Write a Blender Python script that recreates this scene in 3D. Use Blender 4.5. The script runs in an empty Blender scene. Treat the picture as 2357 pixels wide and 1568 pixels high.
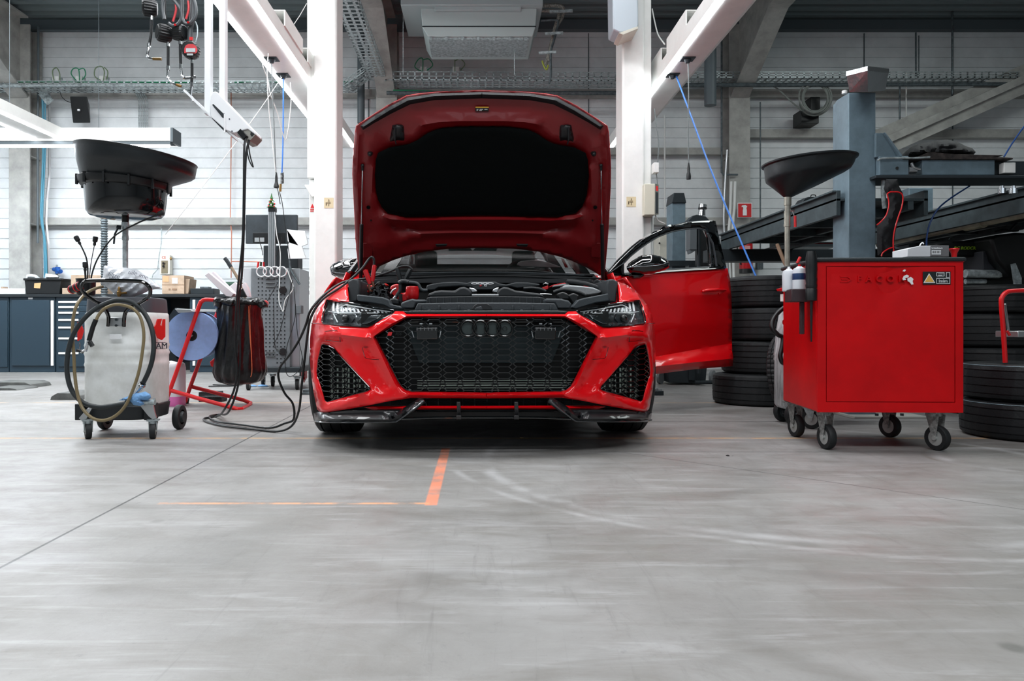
import bpy, bmesh, math, random
from mathutils import Vector, Matrix, noise
from mathutils.geometry import delaunay_2d_cdt
rnd = random.Random(7)
C = bpy.context.scene.collection
F = 1700.0; CX = 1100.0; CY = 755.0; EYE = 0.615      # focal length in pixels, principal point, eye height
PI = math.pi
def P(px, py, Y):
    s = F / Y
    return Vector(((px - CX) / s, Y, EYE + (CY - py) / s))
def G(px, py):                                          # the floor point seen at a pixel
    Y = EYE * F / (py - CY)
    return P(px, py, Y)
def S(Y): return F / Y
# ------------------------------------------------------------------ materials
def lin(c):
    return tuple(((v / 255) / 12.92 if v / 255 <= .04045 else ((v / 255 + .055) / 1.055) ** 2.4) for v in c) + (1,)
MATS = {}
def mat(name, col=(128, 128, 128), rough=.5, metal=0, coat=0, spec=None, vary=0, vscale=8, bump=0, bscale=40, emit=None, estr=0,
        trans=0, ior=1.45, alpha=1, col2=None, stretch=None, rvary=0):
    if name in MATS: return MATS[name]
    m = bpy.data.materials.new(name); m.use_nodes = True
    nt = m.node_tree; b = nt.nodes['Principled BSDF']
    b.inputs['Base Color'].default_value = lin(col)
    b.inputs['Roughness'].default_value = rough; b.inputs['Metallic'].default_value = metal
    b.inputs['Coat Weight'].default_value = coat; b.inputs['Coat Roughness'].default_value = .03
    if spec is not None: b.inputs['Specular IOR Level'].default_value = spec
    if trans: b.inputs['Transmission Weight'].default_value = trans
    b.inputs['IOR'].default_value = ior; b.inputs['Alpha'].default_value = alpha
    if emit: b.inputs['Emission Color'].default_value = lin(emit); b.inputs['Emission Strength'].default_value = estr
    if vary or bump or rvary:
        tc = nt.nodes.new('ShaderNodeTexCoord'); mp = nt.nodes.new('ShaderNodeMapping')
        nt.links.new(tc.outputs['Object'], mp.inputs[0])
        if stretch: mp.inputs['Scale'].default_value = stretch
    if vary or rvary:
        n = nt.nodes.new('ShaderNodeTexNoise'); n.inputs['Scale'].default_value = vscale; n.inputs['Detail'].default_value = 6
        n.inputs['Roughness'].default_value = .65
        nt.links.new(mp.outputs[0], n.inputs['Vector'])
        if vary:
            r = nt.nodes.new('ShaderNodeValToRGB')
            c2 = col2 or tuple(v * (1 - vary) for v in col); c1 = tuple(min(255, v * (1 + vary * .4)) for v in col)
            r.color_ramp.elements[0].position = .35; r.color_ramp.elements[1].position = .65
            r.color_ramp.elements[0].color = lin(c2); r.color_ramp.elements[1].color = lin(c1)
            nt.links.new(n.outputs['Fac'], r.inputs[0]); nt.links.new(r.outputs[0], b.inputs['Base Color'])
        if rvary:
            mr = nt.nodes.new('ShaderNodeMapRange'); mr.inputs['To Min'].default_value = max(0, rough - rvary); mr.inputs['To Max'].default_value = min(1, rough + rvary)
            mr.inputs['From Min'].default_value = .3; mr.inputs['From Max'].default_value = .7
            nt.links.new(n.outputs['Fac'], mr.inputs['Value']); nt.links.new(mr.outputs[0], b.inputs['Roughness'])
    if bump:
        n2 = nt.nodes.new('ShaderNodeTexNoise'); n2.inputs['Scale'].default_value = bscale; n2.inputs['Detail'].default_value = 4
        nt.links.new(mp.outputs[0], n2.inputs['Vector'])
        bp = nt.nodes.new('ShaderNodeBump'); bp.inputs['Strength'].default_value = bump; bp.inputs['Distance'].default_value = .01
        nt.links.new(n2.outputs['Fac'], bp.inputs['Height']); nt.links.new(bp.outputs[0], b.inputs['Normal'])
    MATS[name] = m
    return m
# ------------------------------------------------------------------ objects
def wm(o):
    m = Matrix.Identity(4)
    while o is not None:
        m = Matrix.LocRotScale(o.location, o.rotation_euler, o.scale) @ m
        o = o.parent
    return m
def tag(o, label=None, cat=None, group=None, kind=None):
    if label: o['label'] = label
    if cat: o['category'] = cat
    if group: o['group'] = group
    if kind: o['kind'] = kind
    return o
def thing(name, label, cat, loc=(0, 0, 0), rz=0, group=None):
    o = bpy.data.objects.new(name, None); C.objects.link(o); o.empty_display_size = .1
    o.location = loc; o.rotation_euler = (0, 0, rz)
    return tag(o, label, cat, group)
def dup(o, parent=None):
    c = o.copy(); C.objects.link(c)
    if parent is not None: c.parent = parent
    for ch in list(o.children): dup(ch, c)
    return c
def link_mesh(name, verts, faces, material, parent=None, smooth=35, bevel=0, solid=0, subsurf=0, mats=None, midx=None, solid_off=-1):
    me = bpy.data.meshes.new(name)
    if parent is None:
        xs = [v[0] for v in verts]; ys = [v[1] for v in verts]; zs = [v[2] for v in verts]
        org = Vector(((min(xs) + max(xs)) / 2, (min(ys) + max(ys)) / 2, min(zs)))
        vs = [Vector(v) - org for v in verts]
    else:
        inv = wm(parent).inverted(); vs = [inv @ Vector(v) for v in verts]; org = Vector((0, 0, 0))
    me.from_pydata([tuple(v) for v in vs], [], faces)
    me.validate(); me.update()
    for mm in (mats or [material]): me.materials.append(mm)
    if midx and len(midx) == len(me.polygons):
        for p, i in zip(me.polygons, midx): p.material_index = i
    bm = bmesh.new(); bm.from_mesh(me)
    if smooth:
        th = math.radians(smooth)
        for f in bm.faces: f.smooth = True
        for e in bm.edges:
            if len(e.link_faces) == 2:
                try: a = e.calc_face_angle()
                except Exception: a = 0
                e.smooth = a < th
    bm.to_mesh(me); bm.free()
    o = bpy.data.objects.new(name, me); C.objects.link(o); o.location = org
    if parent is not None: o.parent = parent
    if solid:
        s = o.modifiers.new('s', 'SOLIDIFY'); s.thickness = solid; s.offset = solid_off
    if bevel:
        b = o.modifiers.new('b', 'BEVEL'); b.width = bevel; b.segments = 2; b.limit_method = 'ANGLE'; b.angle_limit = .6
    if subsurf:
        s = o.modifiers.new('ss', 'SUBSURF'); s.levels = s.render_levels = subsurf
    return o
def catmull(pts, n=8, closed=False):
    pts = [Vector(p) for p in pts]; out = []
    N = len(pts); rng = N if closed else N - 1
    for i in range(rng):
        if closed: a, b, c, d = pts[i - 1], pts[i], pts[(i + 1) % N], pts[(i + 2) % N]
        else: a, b, c, d = pts[max(i - 1, 0)], pts[i], pts[i + 1], pts[min(i + 2, N - 1)]
        for k in range(n):
            t = k / n
            out.append(.5 * ((2 * b) + (c - a) * t + (2 * a - 5 * b + 4 * c - d) * t * t + (3 * b - a - 3 * c + d) * t ** 3))
    if not closed: out.append(pts[-1])
    return out
def frame(axis):
    z = Vector(axis).normalized()
    x = Vector((0, 0, 1)).cross(z) if abs(z.z) < .9 else Vector((1, 0, 0)).cross(z)
    x.normalize(); y = z.cross(x)
    return x, y, z
class MB:
    def __init__(s): s.v = []; s.f = []
    def add(s, vs, fs):
        k = len(s.v); s.v += [Vector(v) for v in vs]; s.f += [tuple(i + k for i in f) for f in fs]; return s
    def box(s, a, b, m=None):
        x0, y0, z0 = a; x1, y1, z1 = b
        vs = [Vector(p) for p in ((x0, y0, z0), (x1, y0, z0), (x1, y1, z0), (x0, y1, z0), (x0, y0, z1), (x1, y0, z1), (x1, y1, z1), (x0, y1, z1))]
        if m is not None: vs = [m @ v for v in vs]
        return s.add(vs, [(0, 3, 2, 1), (4, 5, 6, 7), (0, 1, 5, 4), (1, 2, 6, 5), (2, 3, 7, 6), (3, 0, 4, 7)])
    def cbox(s, c, size, rz=0, m=None):
        h = Vector(size) / 2; M = Matrix.Translation(c) @ Matrix.Rotation(rz, 4, 'Z')
        if m is not None: M = Matrix.Translation(c) @ m.to_4x4()
        return s.box(-h, h, M)
    def bar(s, p0, p1, w, h, up=(0, 0, 1)):                # rectangular bar between two points
        p0 = Vector(p0); p1 = Vector(p1); z = (p1 - p0).normalized(); up = Vector(up)
        x = z.cross(up)
        if x.length < 1e-4: x = z.cross(Vector((0, 1, 0)))
        x.normalize(); y = x.cross(z)
        q = [(-w / 2, -h / 2), (w / 2, -h / 2), (w / 2, h / 2), (-w / 2, h / 2)]
        return s.add([p + x * a + y * b for p in (p0, p1) for a, b in q], [(3, 2, 1, 0), (4, 5, 6, 7), (0, 1, 5, 4), (1, 2, 6, 5), (2, 3, 7, 6), (3, 0, 4, 7)])
    def cyl(s, p0, p1, r0, r1=None, n=16, cap=True):
        if r1 is None: r1 = r0
        p0 = Vector(p0); p1 = Vector(p1); x, y, z = frame(p1 - p0)
        vs = [p + (x * math.cos(2 * PI * i / n) + y * math.sin(2 * PI * i / n)) * r for p, r in ((p0, r0), (p1, r1)) for i in range(n)]
        fs = [(i, (i + 1) % n, n + (i + 1) % n, n + i) for i in range(n)]
        if cap: fs += [tuple(range(n - 1, -1, -1)), tuple(range(n, 2 * n))]
        return s.add(vs, fs)
    def lathe(s, prof, o, axis=(0, 0, 1), n=32, wob=None):  # prof: list of (r, h)
        o = Vector(o); x, y, z = frame(axis); vs = []; fs = []
        for r, h in prof:
            for i in range(n):
                a = 2 * PI * i / n; rr = r if wob is None else r * wob(a, h)
                vs.append(o + z * h + (x * math.cos(a) + y * math.sin(a)) * rr)
        for j in range(len(prof) - 1):
            for i in range(n):
                a = j * n + i; b = j * n + (i + 1) % n
                fs.append((a, b, b + n, a + n))
        if prof[0][0] > 1e-4: fs.append(tuple(range(n - 1, -1, -1)))
        if prof[-1][0] > 1e-4: fs.append(tuple(range((len(prof) - 1) * n, len(prof) * n)))
        return s.add(vs, fs)
    def ring(s, prof, o, axis=(0, 0, 1), n=32):             # closed profile revolved (torus-like)
        o = Vector(o); x, y, z = frame(axis); m = len(prof); vs = []; fs = []
        for i in range(n):
            a = 2 * PI * i / n; d = x * math.cos(a) + y * math.sin(a)
            vs += [o + d * r + z * h for r, h in prof]
        for i in range(n):
            for j in range(m):
                a = i * m + j; b = i * m + (j + 1) % m; c = ((i + 1) % n) * m
                fs.append((a, b, c + (j + 1) % m, c + j))
        return s.add(vs, fs)
    def torus(s, o, axis, R, r, n=32, m=8):
        return s.ring([(R + r * math.cos(2 * PI * j / m), r * math.sin(2 * PI * j / m)) for j in range(m)], o, axis, n)
    def tube(s, pts, r, n=8, closed=False, smooth=0, cap=True):
        pts = [Vector(p) for p in pts]
        if smooth: pts = catmull(pts, smooth, closed)
        N = len(pts); vs = []; fs = []
        def tan(i):
            a = pts[i - 1] if (i > 0 or closed) else pts[i]; b = pts[(i + 1) % N] if (i < N - 1 or closed) else pts[i]
            d = b - a
            return d.normalized() if d.length > 1e-7 else Vector((0, 0, 1))
        x, y, z = frame(tan(0)); rs = r if isinstance(r, (list, tuple)) else None
        for i in range(N):
            t = tan(i); x = (x - t * x.dot(t))
            if x.length < 1e-5: x = frame(t)[0]
            x.normalize(); y = t.cross(x)
            rr = rs[min(len(rs) - 1, int(i * len(rs) / N))] if rs else r
            vs += [pts[i] + (x * math.cos(2 * PI * k / n) + y * math.sin(2 * PI * k / n)) * rr for k in range(n)]
        L = N if closed else N - 1
        for i in range(L):
            for k in range(n):
                a = i * n + k; b = i * n + (k + 1) % n; c = ((i + 1) % N) * n
                fs.append((a, b, c + (k + 1) % n, c + k))
        if cap and not closed: fs += [tuple(range(n - 1, -1, -1)), tuple(range((N - 1) * n, N * n))]
        return s.add(vs, fs)
    def prism(s, front, vec):                               # polygon (3D points) extruded along vec
        n = len(front); vec = Vector(vec); fr = [Vector(p) for p in front]
        return s.add(fr + [p + vec for p in fr], [tuple(range(n)), tuple(range(2 * n - 1, n - 1, -1))] + [(i, n + i, n + (i + 1) % n, (i + 1) % n) for i in range(n)])
    def slab(s, poly, Y, depth):                            # outline facing the viewer at distance Y, with real depth
        a = sum(poly[i][0] * poly[(i + 1) % len(poly)][1] - poly[(i + 1) % len(poly)][0] * poly[i][1] for i in range(len(poly)))
        if a > 0: poly = poly[::-1]
        return s.prism([P(x, y, Y) for x, y in poly], (0, depth, 0))
    def pbox(s, x0, y0, x1, y1, Y, depth):                  # axis-aligned box from its front face in the picture
        a = P(x0, y1, Y); b = P(x1, y0, Y)
        return s.box((a.x, Y, a.z), (b.x, Y + depth, b.z))
    def sphere(s, c, r, n=16, sc=(1, 1, 1)):
        c = Vector(c); prof = []
        vs = []; fs = []; m = n // 2
        for j in range(m + 1):
            t = PI * j / m
            for i in range(n):
                a = 2 * PI * i / n
                vs.append(c + Vector((r * math.sin(t) * math.cos(a) * sc[0], r * math.sin(t) * math.sin(a) * sc[1], r * math.cos(t) * sc[2])))
        for j in range(m):
            for i in range(n):
                a = j * n + i; b = j * n + (i + 1) % n
                fs.append((a, a + n, b + n, b))
        return s.add(vs, fs)
    def build(s, name, material, parent=None, label=None, cat=None, group=None, kind=None, **k):
        o = link_mesh(name, s.v, s.f, material, parent, **k)
        return tag(o, label, cat, group, kind)
def inside(x, y, poly):
    c = False; n = len(poly); j = n - 1
    for i in range(n):
        xi, yi = poly[i][0], poly[i][1]; xj, yj = poly[j][0], poly[j][1]
        if (yi > y) != (yj > y) and x < (xj - xi) * (y - yi) / (yj - yi) + xi: c = not c
        j = i
    return c
def segd(x, y, a, b):
    dx, dy = b[0] - a[0], b[1] - a[1]; L = dx * dx + dy * dy
    t = 0 if L == 0 else max(0, min(1, ((x - a[0]) * dx + (y - a[1]) * dy) / L))
    return math.hypot(x - a[0] - t * dx, y - a[1] - t * dy)
def skin(outline, mapper, grid=7, holes=(), feats=(), edge_off=0, hole_off=0, iters=160, grid_off=None):
    """Dense triangulated panel inside an outline; feats: [(polyline, offset)], offsets relax smoothly between them."""
    vs = []; es = []; fix = {}
    def addline(pl, off, closed, step):
        n = len(pl); first = len(vs); idx = []
        for i in range(n if closed else n - 1):
            a = pl[i]; b = pl[(i + 1) % n]; L = math.hypot(b[0] - a[0], b[1] - a[1]); k = max(1, int(L / step))
            oa = off[i] if isinstance(off, (list, tuple)) else off; ob = off[(i + 1) % n] if isinstance(off, (list, tuple)) else off
            for q in range(k):
                t = q / k; idx.append(len(vs)); fix[len(vs)] = oa + (ob - oa) * t
                vs.append(Vector((a[0] + (b[0] - a[0]) * t, a[1] + (b[1] - a[1]) * t)))
        if not closed:
            idx.append(len(vs)); fix[len(vs)] = off[-1] if isinstance(off, (list, tuple)) else off; vs.append(Vector(pl[-1][:2]))
        for i in range(len(idx) - 1): es.append((idx[i], idx[i + 1]))
        if closed: es.append((idx[-1], idx[0]))
    addline(outline, edge_off, True, grid)
    for h in holes: addline(h, hole_off, True, grid)
    for pl, off in feats: addline(pl, off, False, grid)
    rings = [outline] + list(holes) + [f[0] for f in feats]
    x0 = min(p[0] for p in outline); x1 = max(p[0] for p in outline); y0 = min(p[1] for p in outline); y1 = max(p[1] for p in outline)
    segs = []
    for q, pl in enumerate(rings):
        cl = q < 1 + len(holes)
        for i in range(len(pl) if cl else len(pl) - 1): segs.append((pl[i], pl[(i + 1) % len(pl)]))
    y = y0 + grid / 2; row = 0
    while y < y1:
        x = x0 + (grid / 2 if row % 2 else grid * .25)
        while x < x1:
            if inside(x, y, outline) and not any(inside(x, y, h) for h in holes) and min(segd(x, y, a, b) for a, b in segs) > grid * .45:
                vs.append(Vector((x, y)))
            x += grid
        y += grid * .87; row += 1
    ov, oe, of, orig, _, _ = delaunay_2d_cdt(vs, es, [], 0, 1e-4)
    off = [None] * len(ov)
    for i, ol in enumerate(orig):
        for k in ol:
            if k in fix: off[i] = fix[k]; break
    faces = []
    for f in of:
        cx = sum(ov[i][0] for i in f) / 3; cy = sum(ov[i][1] for i in f) / 3
        if inside(cx, cy, outline) and not any(inside(cx, cy, h) for h in holes): faces.append(tuple(f))
    nb = [set() for _ in ov]
    for f in faces:
        for i in range(3): nb[f[i]].add(f[i - 1]); nb[f[i - 1]].add(f[i])
    free = [i for i in range(len(ov)) if off[i] is None and nb[i]]
    val = [o if o is not None else 0 for o in off]
    for _ in range(iters if feats or edge_off or hole_off else 0):
        for i in free: val[i] = sum(val[j] for j in nb[i]) / len(nb[i])
    used = sorted({i for f in faces for i in f}); rm = {i: k for k, i in enumerate(used)}
    V = [mapper(ov[i][0], ov[i][1], val[i] + (grid_off(ov[i][0], ov[i][1]) if grid_off else 0)) for i in used]
    out = []
    for f in faces:
        a, b, c = (ov[i] for i in f)
        cr = (b[0] - a[0]) * (c[1] - a[1]) - (b[1] - a[1]) * (c[0] - a[0])
        out.append(tuple(rm[i] for i in (f if cr < 0 else f[::-1])))   # y runs down: face the viewer
    return V, out
def planemap(p0, n):
    """mapper onto the plane through p0 with normal n; offset moves towards the viewer along the ray"""
    p0 = Vector(p0); n = Vector(n)
    def f(px, py, off=0):
        d = Vector(((px - CX) / F, 1, (CY - py) / F)); o = Vector((0, 0, EYE))
        t = (p0 - o).dot(n) / d.dot(n)
        return o + d * (t - off)
    return f
def flatmap(Y):
    return planemap((0, Y, 0), (0, 1, 0))
def inflate(outline, Y, depth, grid=5, noise_amp=0, nscale=3, mapper=None, wrinkle=None, sharp=.5):
    """rounded solid from an outline: front bulges to the viewer, back bulges away"""
    mp = mapper or flatmap(Y); n = len(outline)
    X0, X1 = min(p[0] for p in outline), max(p[0] for p in outline); Y0, Y1 = min(p[1] for p in outline), max(p[1] for p in outline)
    dm = max([min(segd(x, y, outline[i], outline[(i + 1) % n]) for i in range(n)) for x, y in [(X0 + (X1 - X0) * i / 24, Y0 + (Y1 - Y0) * j / 24) for i in range(25) for j in range(25)] if inside(x, y, outline)] or [1])
    def h(x, y):
        d = min(segd(x, y, outline[i], outline[(i + 1) % n]) for i in range(n)) / max(dm, 1e-3)
        d = min(1, d); return (1 - (1 - d) ** 2) ** sharp
    V1, F1 = skin(outline, lambda x, y, o: (x, y), grid)
    A = []; B = []
    for x, y in V1:
        q = h(x, y); w = 0
        if wrinkle: w = wrinkle(x, y) * q
        elif noise_amp: w = noise.noise(Vector((x / 10 * nscale / 3, y / 10 * nscale / 3, Y))) * noise_amp * q
        A.append(mp(x, y, depth / 2 * q + w)); B.append(mp(x, y, -depth / 2 * q))
    m = MB(); k = len(A)
    m.add(A + B, F1 + [tuple(i + k for i in f[::-1]) for f in F1])
    bm = bmesh.new()
    for v in m.v: bm.verts.new(v)
    bm.verts.ensure_lookup_table()
    for f in m.f:
        try: bm.faces.new([bm.verts[i] for i in f])
        except ValueError: pass
    bmesh.ops.remove_doubles(bm, verts=bm.verts, dist=1e-5)
    bm.verts.index_update(); r = MB(); r.v = [v.co.copy() for v in bm.verts]; r.f = [tuple(v.index for v in f.verts) for f in bm.faces]; bm.free()
    return r
def text_mesh(name, txt, size, m, loc, parent=None, depth=.002, rot=(PI / 2, 0, 0), shear=0, align='CENTER', bold=0, space=1):
    cu = bpy.data.curves.new(name, 'FONT'); cu.body = txt; cu.size = size; cu.extrude = depth; cu.align_x = align; cu.align_y = 'CENTER'
    cu.shear = shear; cu.offset = bold; cu.space_character = space
    t = bpy.data.objects.new(name, cu); C.objects.link(t); bpy.context.view_layer.update()
    me = bpy.data.meshes.new_from_object(t.evaluated_get(bpy.context.evaluated_depsgraph_get()))
    bpy.data.objects.remove(t)
    M = Matrix.LocRotScale(Vector(loc), __import__('mathutils').Euler(rot), Vector((1, 1, 1)))
    vs = [M @ v.co for v in me.vertices]; fs = [tuple(p.vertices) for p in me.polygons]
    bpy.data.meshes.remove(me)
    return link_mesh(name, vs, fs, m, parent, smooth=0)
# ------------------------------------------------------------------ palette
M_wall = mat('wall_panel', (222, 226, 228), .55, vary=.05, vscale=3)
M_white = mat('white_paint', (232, 233, 230), .35, vary=.03, vscale=4)
M_cream = mat('cream_paint', (205, 203, 190), .5, vary=.06)
M_galv = mat('galvanised', (178, 188, 190), .42, .5, vary=.25, vscale=30)
M_galvd = mat('galvanised_dark', (96, 106, 110), .5, .5, vary=.25, vscale=20)
M_steel = mat('grey_steel_paint', (164, 164, 160), .55, vary=.12, vscale=5)
M_black = mat('black_plastic', (16, 19, 21), .42, bump=.05)
M_blackg = mat('gloss_black', (5, 6, 7), .08, coat=1)
M_rubber = mat('rubber', (24, 27, 29), .62, bump=.1, bscale=60)
M_chrome = mat('chrome', (205, 208, 210), .12, 1)
M_alu = mat('aluminium', (185, 188, 190), .32, .9)
M_led = mat('led_tube', (255, 255, 255), .5, emit=(246, 250, 255), estr=26)
M_led2 = mat('led_tube_bright', (255, 255, 255), .5, emit=(240, 248, 255), estr=120)
M_hub = mat('hub_metal', (172, 174, 172), .4, .35)
M_red = mat('red_powder_coat', (205, 16, 22), .38, coat=.2)
M_cart = mat('red_cart_paint', (205, 2, 10), .42, spec=.3, vary=.07, vscale=3.2, bump=.02, bscale=300)
M_blue = mat('blue_hose', (52, 118, 205), .4)
M_cab = mat('dark_blue_grey_cabinet', (36, 54, 66), .42)
M_cabt = mat('worktop_dark', (26, 32, 36), .5)
M_paper = mat('paper', (236, 238, 240), .7)
M_card = mat('cardboard', (183, 160, 138), .8, vary=.1)
M_liftg = mat('blue_grey_lift_paint', (104, 124, 135), .5, vary=.12, vscale=6)
M_dark = mat('dark_grey_metal', (40, 47, 51), .45, .3)
M_brass = mat('brass', (150, 118, 70), .35, .8)
M_copper = mat('copper', (190, 130, 110), .35, .7)
M_green = mat('green_cable', (24, 122, 84), .5)
M_wcable = mat('white_cable', (215, 217, 215), .5)
M_gcable = mat('grey_cable', (110, 117, 118), .5)
M_duct = mat('grey_duct', (84, 94, 99), .5)
# ------------------------------------------------------------------ floor with joints, painted lines and scuffs
def floor_material():
    m = bpy.data.materials.new('concrete_floor'); m.use_nodes = True; nt = m.node_tree; N = nt.nodes.new; L = nt.links.new
    b = nt.nodes['Principled BSDF']; tc = N('ShaderNodeNewGeometry'); sep = N('ShaderNodeSeparateXYZ'); L(tc.outputs['Position'], sep.inputs[0])
    def M(op, a, c=None, clamp=False):
        n = N('ShaderNodeMath'); n.operation = op; n.use_clamp = clamp
        for i, v in enumerate((a, c)):
            if v is None: continue
            if isinstance(v, (int, float)): n.inputs[i].default_value = v
            else: L(v, n.inputs[i])
        return n.outputs[0]
    def NZ(scale, det=6, rough=.6, stretch=(1, 1, 1), rot=0, dist=0):
        mp = N('ShaderNodeMapping'); mp.inputs['Scale'].default_value = stretch; mp.inputs['Rotation'].default_value = (0, 0, rot)
        L(tc.outputs['Position'], mp.inputs[0]); n = N('ShaderNodeTexNoise'); L(mp.outputs[0], n.inputs['Vector'])
        n.inputs['Scale'].default_value = scale; n.inputs['Detail'].default_value = det; n.inputs['Roughness'].default_value = rough; n.inputs['Distortion'].default_value = dist
        return n.outputs['Fac']
    def ramp(v, a, c, lo=0, hi=1):
        n = N('ShaderNodeMapRange'); L(v, n.inputs['Value']); n.inputs['From Min'].default_value = a; n.inputs['From Max'].default_value = c
        n.inputs['To Min'].default_value = lo; n.inputs['To Max'].default_value = hi; n.interpolation_type = 'SMOOTHSTEP'
        return n.outputs[0]
    X, Y = sep.outputs[0], sep.outputs[1]
    def mix(fac, c1, c2):
        n = N('ShaderNodeMix'); n.data_type = 'RGBA'
        L(fac, n.inputs['Factor'])
        for k, c in ((6, c1), (7, c2)):
            if isinstance(c, tuple): n.inputs[k].default_value = lin(c)
            else: L(c, n.inputs[k])
        return n.outputs[2]
    def strip(x0, x1, y0, y1, soft=.004):
        a = ramp(X, x0 - soft, x0 + soft); c = ramp(X, x1 - soft, x1 + soft, 1, 0)
        d = ramp(Y, y0 - soft, y0 + soft); e = ramp(Y, y1 - soft, y1 + soft, 1, 0)
        return M('MULTIPLY', M('MULTIPLY', a, c), M('MULTIPLY', d, e))
    col = mix(ramp(NZ(.9, 7, .62), .3, .7), (122, 120, 117), (150, 149, 148))
    col = mix(ramp(NZ(2.2, 8, .7, (1, 2.2, 1), .2, 1.2), .42, .70, 0, .5), col, (110, 106, 100))
    col = mix(ramp(NZ(5, 5, .7, (.35, 3.2, 1), .5, .6), .5, .72, 0, .35), col, (180, 180, 182))
    col = mix(ramp(NZ(6, 5, .7, (3.0, .3, 1), -.35, 1.4), .54, .74, 0, .36), col, (104, 103, 100))
    col = mix(ramp(NZ(38, 3, .6), .6, .78, 0, .4), col, (104, 105, 104))
    # tyre arcs: rings about a few turning points
    for cx, cy, r, w, c, k in ((1.35, 3.4, 1.32, .05, (186, 186, 188), .5), (1.5, 3.6, 1.65, .03, (190, 190, 192), .4), (-.4, .6, 1.25, .07, (108, 106, 102), .5), (.55, 1.1, .8, .05, (108, 106, 102), .45),
                               (2.55, 3.42, .42, .02, (110, 104, 92), .7), (2.55, 3.42, .36, .05, (190, 190, 192), .5), (.62, 2.02, .14, .03, (128, 127, 122), .5), (-1.9, 1.2, 1.5, .06, (125, 125, 122), .3)):
        d = M('SQRT', M('ADD', M('POWER', M('ABSOLUTE', M('SUBTRACT', X, cx)), 2), M('POWER', M('ABSOLUTE', M('SUBTRACT', Y, cy)), 2)))
        msk = M('MULTIPLY', ramp(M('ABSOLUTE', M('SUBTRACT', d, r)), 0, w, 1, 0), ramp(NZ(2.5, 5), .42, .62, 0, k))
        col = mix(msk, col, c)
    # dark stains
    for cx, cy, r, k in ((1.03, 1.42, .035, .75), (-1.02, 2.35, .03, .4), (.93, 2.1, .05, .3), (-.75, 2.0, .28, .22), (1.95, 1.7, .3, .3)):
        d = M('SQRT', M('ADD', M('POWER', M('ABSOLUTE', M('SUBTRACT', X, cx)), 2), M('POWER', M('ABSOLUTE', M('SUBTRACT', Y, cy)), 2)))
        col = mix(ramp(d, r * .3, r, k, 0), col, (88, 88, 84))
    # orange lines
    wear = ramp(NZ(7, 6, .7), .36, .56)
    col = mix(M('MULTIPLY', strip(-.185, -.142, 2.56, 3.78), M('ADD', M('MULTIPLY', wear, .5), .35)), col, (226, 138, 106))
    col = mix(M('MULTIPLY', strip(-1.12, -.17, 2.575, 2.60), M('MULTIPLY', wear, .85)), col, (214, 156, 116))
    col = mix(M('MULTIPLY', strip(-7, 7, 4.10, 4.135), M('ADD', M('MULTIPLY', wear, .6), .15)), col, (206, 164, 112))
    col = mix(M('MULTIPLY', strip(-7, 7, 6.05, 6.10), M('MULTIPLY', wear, .4)), col, (212, 176, 130))
    # expansion joints
    jx = M('ABSOLUTE', M('SUBTRACT', M('ADD', X, M('MULTIPLY', Y, .025)), -1.177)); joint = ramp(jx, .0025, .007, 1, 0)
    jy = ramp(M('ABSOLUTE', M('SUBTRACT', Y, 3.66)), .003, .008, .75, 0)
    jy2 = ramp(M('ABSOLUTE', M('SUBTRACT', Y, 4.85)), .004, .011, .8, 0)
    dg = M('ABSOLUTE', M('SUBTRACT', M('ADD', M('MULTIPLY', X, 1.0089), Y), 4.366))
    dgm = M('MULTIPLY', ramp(dg, .002, .008, .8, 0), ramp(X, .6, .8))
    jj = M('MAXIMUM', M('MAXIMUM', joint, jy), M('MAXIMUM', jy2, dgm))
    col = mix(jj, col, (70, 71, 70))
    L(col, b.inputs['Base Color'])
    L(ramp(NZ(3, 6, .7, (1, 1.6, 1)), .3, .7, .34, .6), b.inputs['Roughness'])
    bp = N('ShaderNodeBump'); bp.inputs['Strength'].default_value = .12; bp.inputs['Distance'].default_value = .004
    L(M('SUBTRACT', NZ(60, 4), M('MULTIPLY', jj, 2)), bp.inputs['Height']); L(bp.outputs[0], b.inputs['Normal'])
    return m
o = MB().box((-8.5, -6, -.12), (12, 11.15, 0)).build('floor', floor_material(), smooth=0); tag(o, kind='structure')
# back wall: sandwich panels with horizontal grooves
def grooved_wall(name, x0, x1, Y, z1, pitch=.15, th=.12):
    m = MB(); prof = []; z = 0
    while z < z1:
        prof += [(Y, z), (Y, min(z1, z + pitch - .016)), (Y + .016, min(z1, z + pitch - .012)), (Y + .016, min(z1, z + pitch - .003))]
        z += pitch
    prof += [(Y, z1)]
    n = len(prof); vs = [(x, y, zz) for x in (x0, x1) for y, zz in prof]
    fs = [(i, n + i, n + i + 1, i + 1) for i in range(n - 1)]
    m.add(vs, fs); m.box((x0, Y + .02, 0), (x1, Y + th, z1))
    o = m.build(name, M_wall, smooth=0); tag(o, kind='structure')
grooved_wall('wall_back', -8.5, 12, 11.0, 5.1)
M_side = mat('side_wall', (186, 190, 192), .6)
tag(MB().box((-8.62, -6, 0), (-8.5, 11.12, 5.6)).build('wall_left', M_side, smooth=0), kind='structure')
tag(MB().box((12, -6, 0), (12.12, 11.12, 5.6)).build('wall_right', M_side, smooth=0), kind='structure')
# front wall behind the camera, with a band of window openings and a roller door opening
m = MB(); xs_ = [-8.5, -6.6, -4.4, -3.4, -1.2, -.2, 2.0, 3.0, 5.2, 6.2, 8.4, 12]
for i in range(0, 11):
    if i % 2 == 0: m.box((xs_[i], -6.12, 0), (xs_[i + 1], -6, 5.4))
    else: m.box((xs_[i], -6.12, 0), (xs_[i + 1], -6, 2.3)).box((xs_[i], -6.12, 3.7), (xs_[i + 1], -6, 5.4))
tag(m.build('wall_front', M_side, smooth=0), kind='structure')
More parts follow.
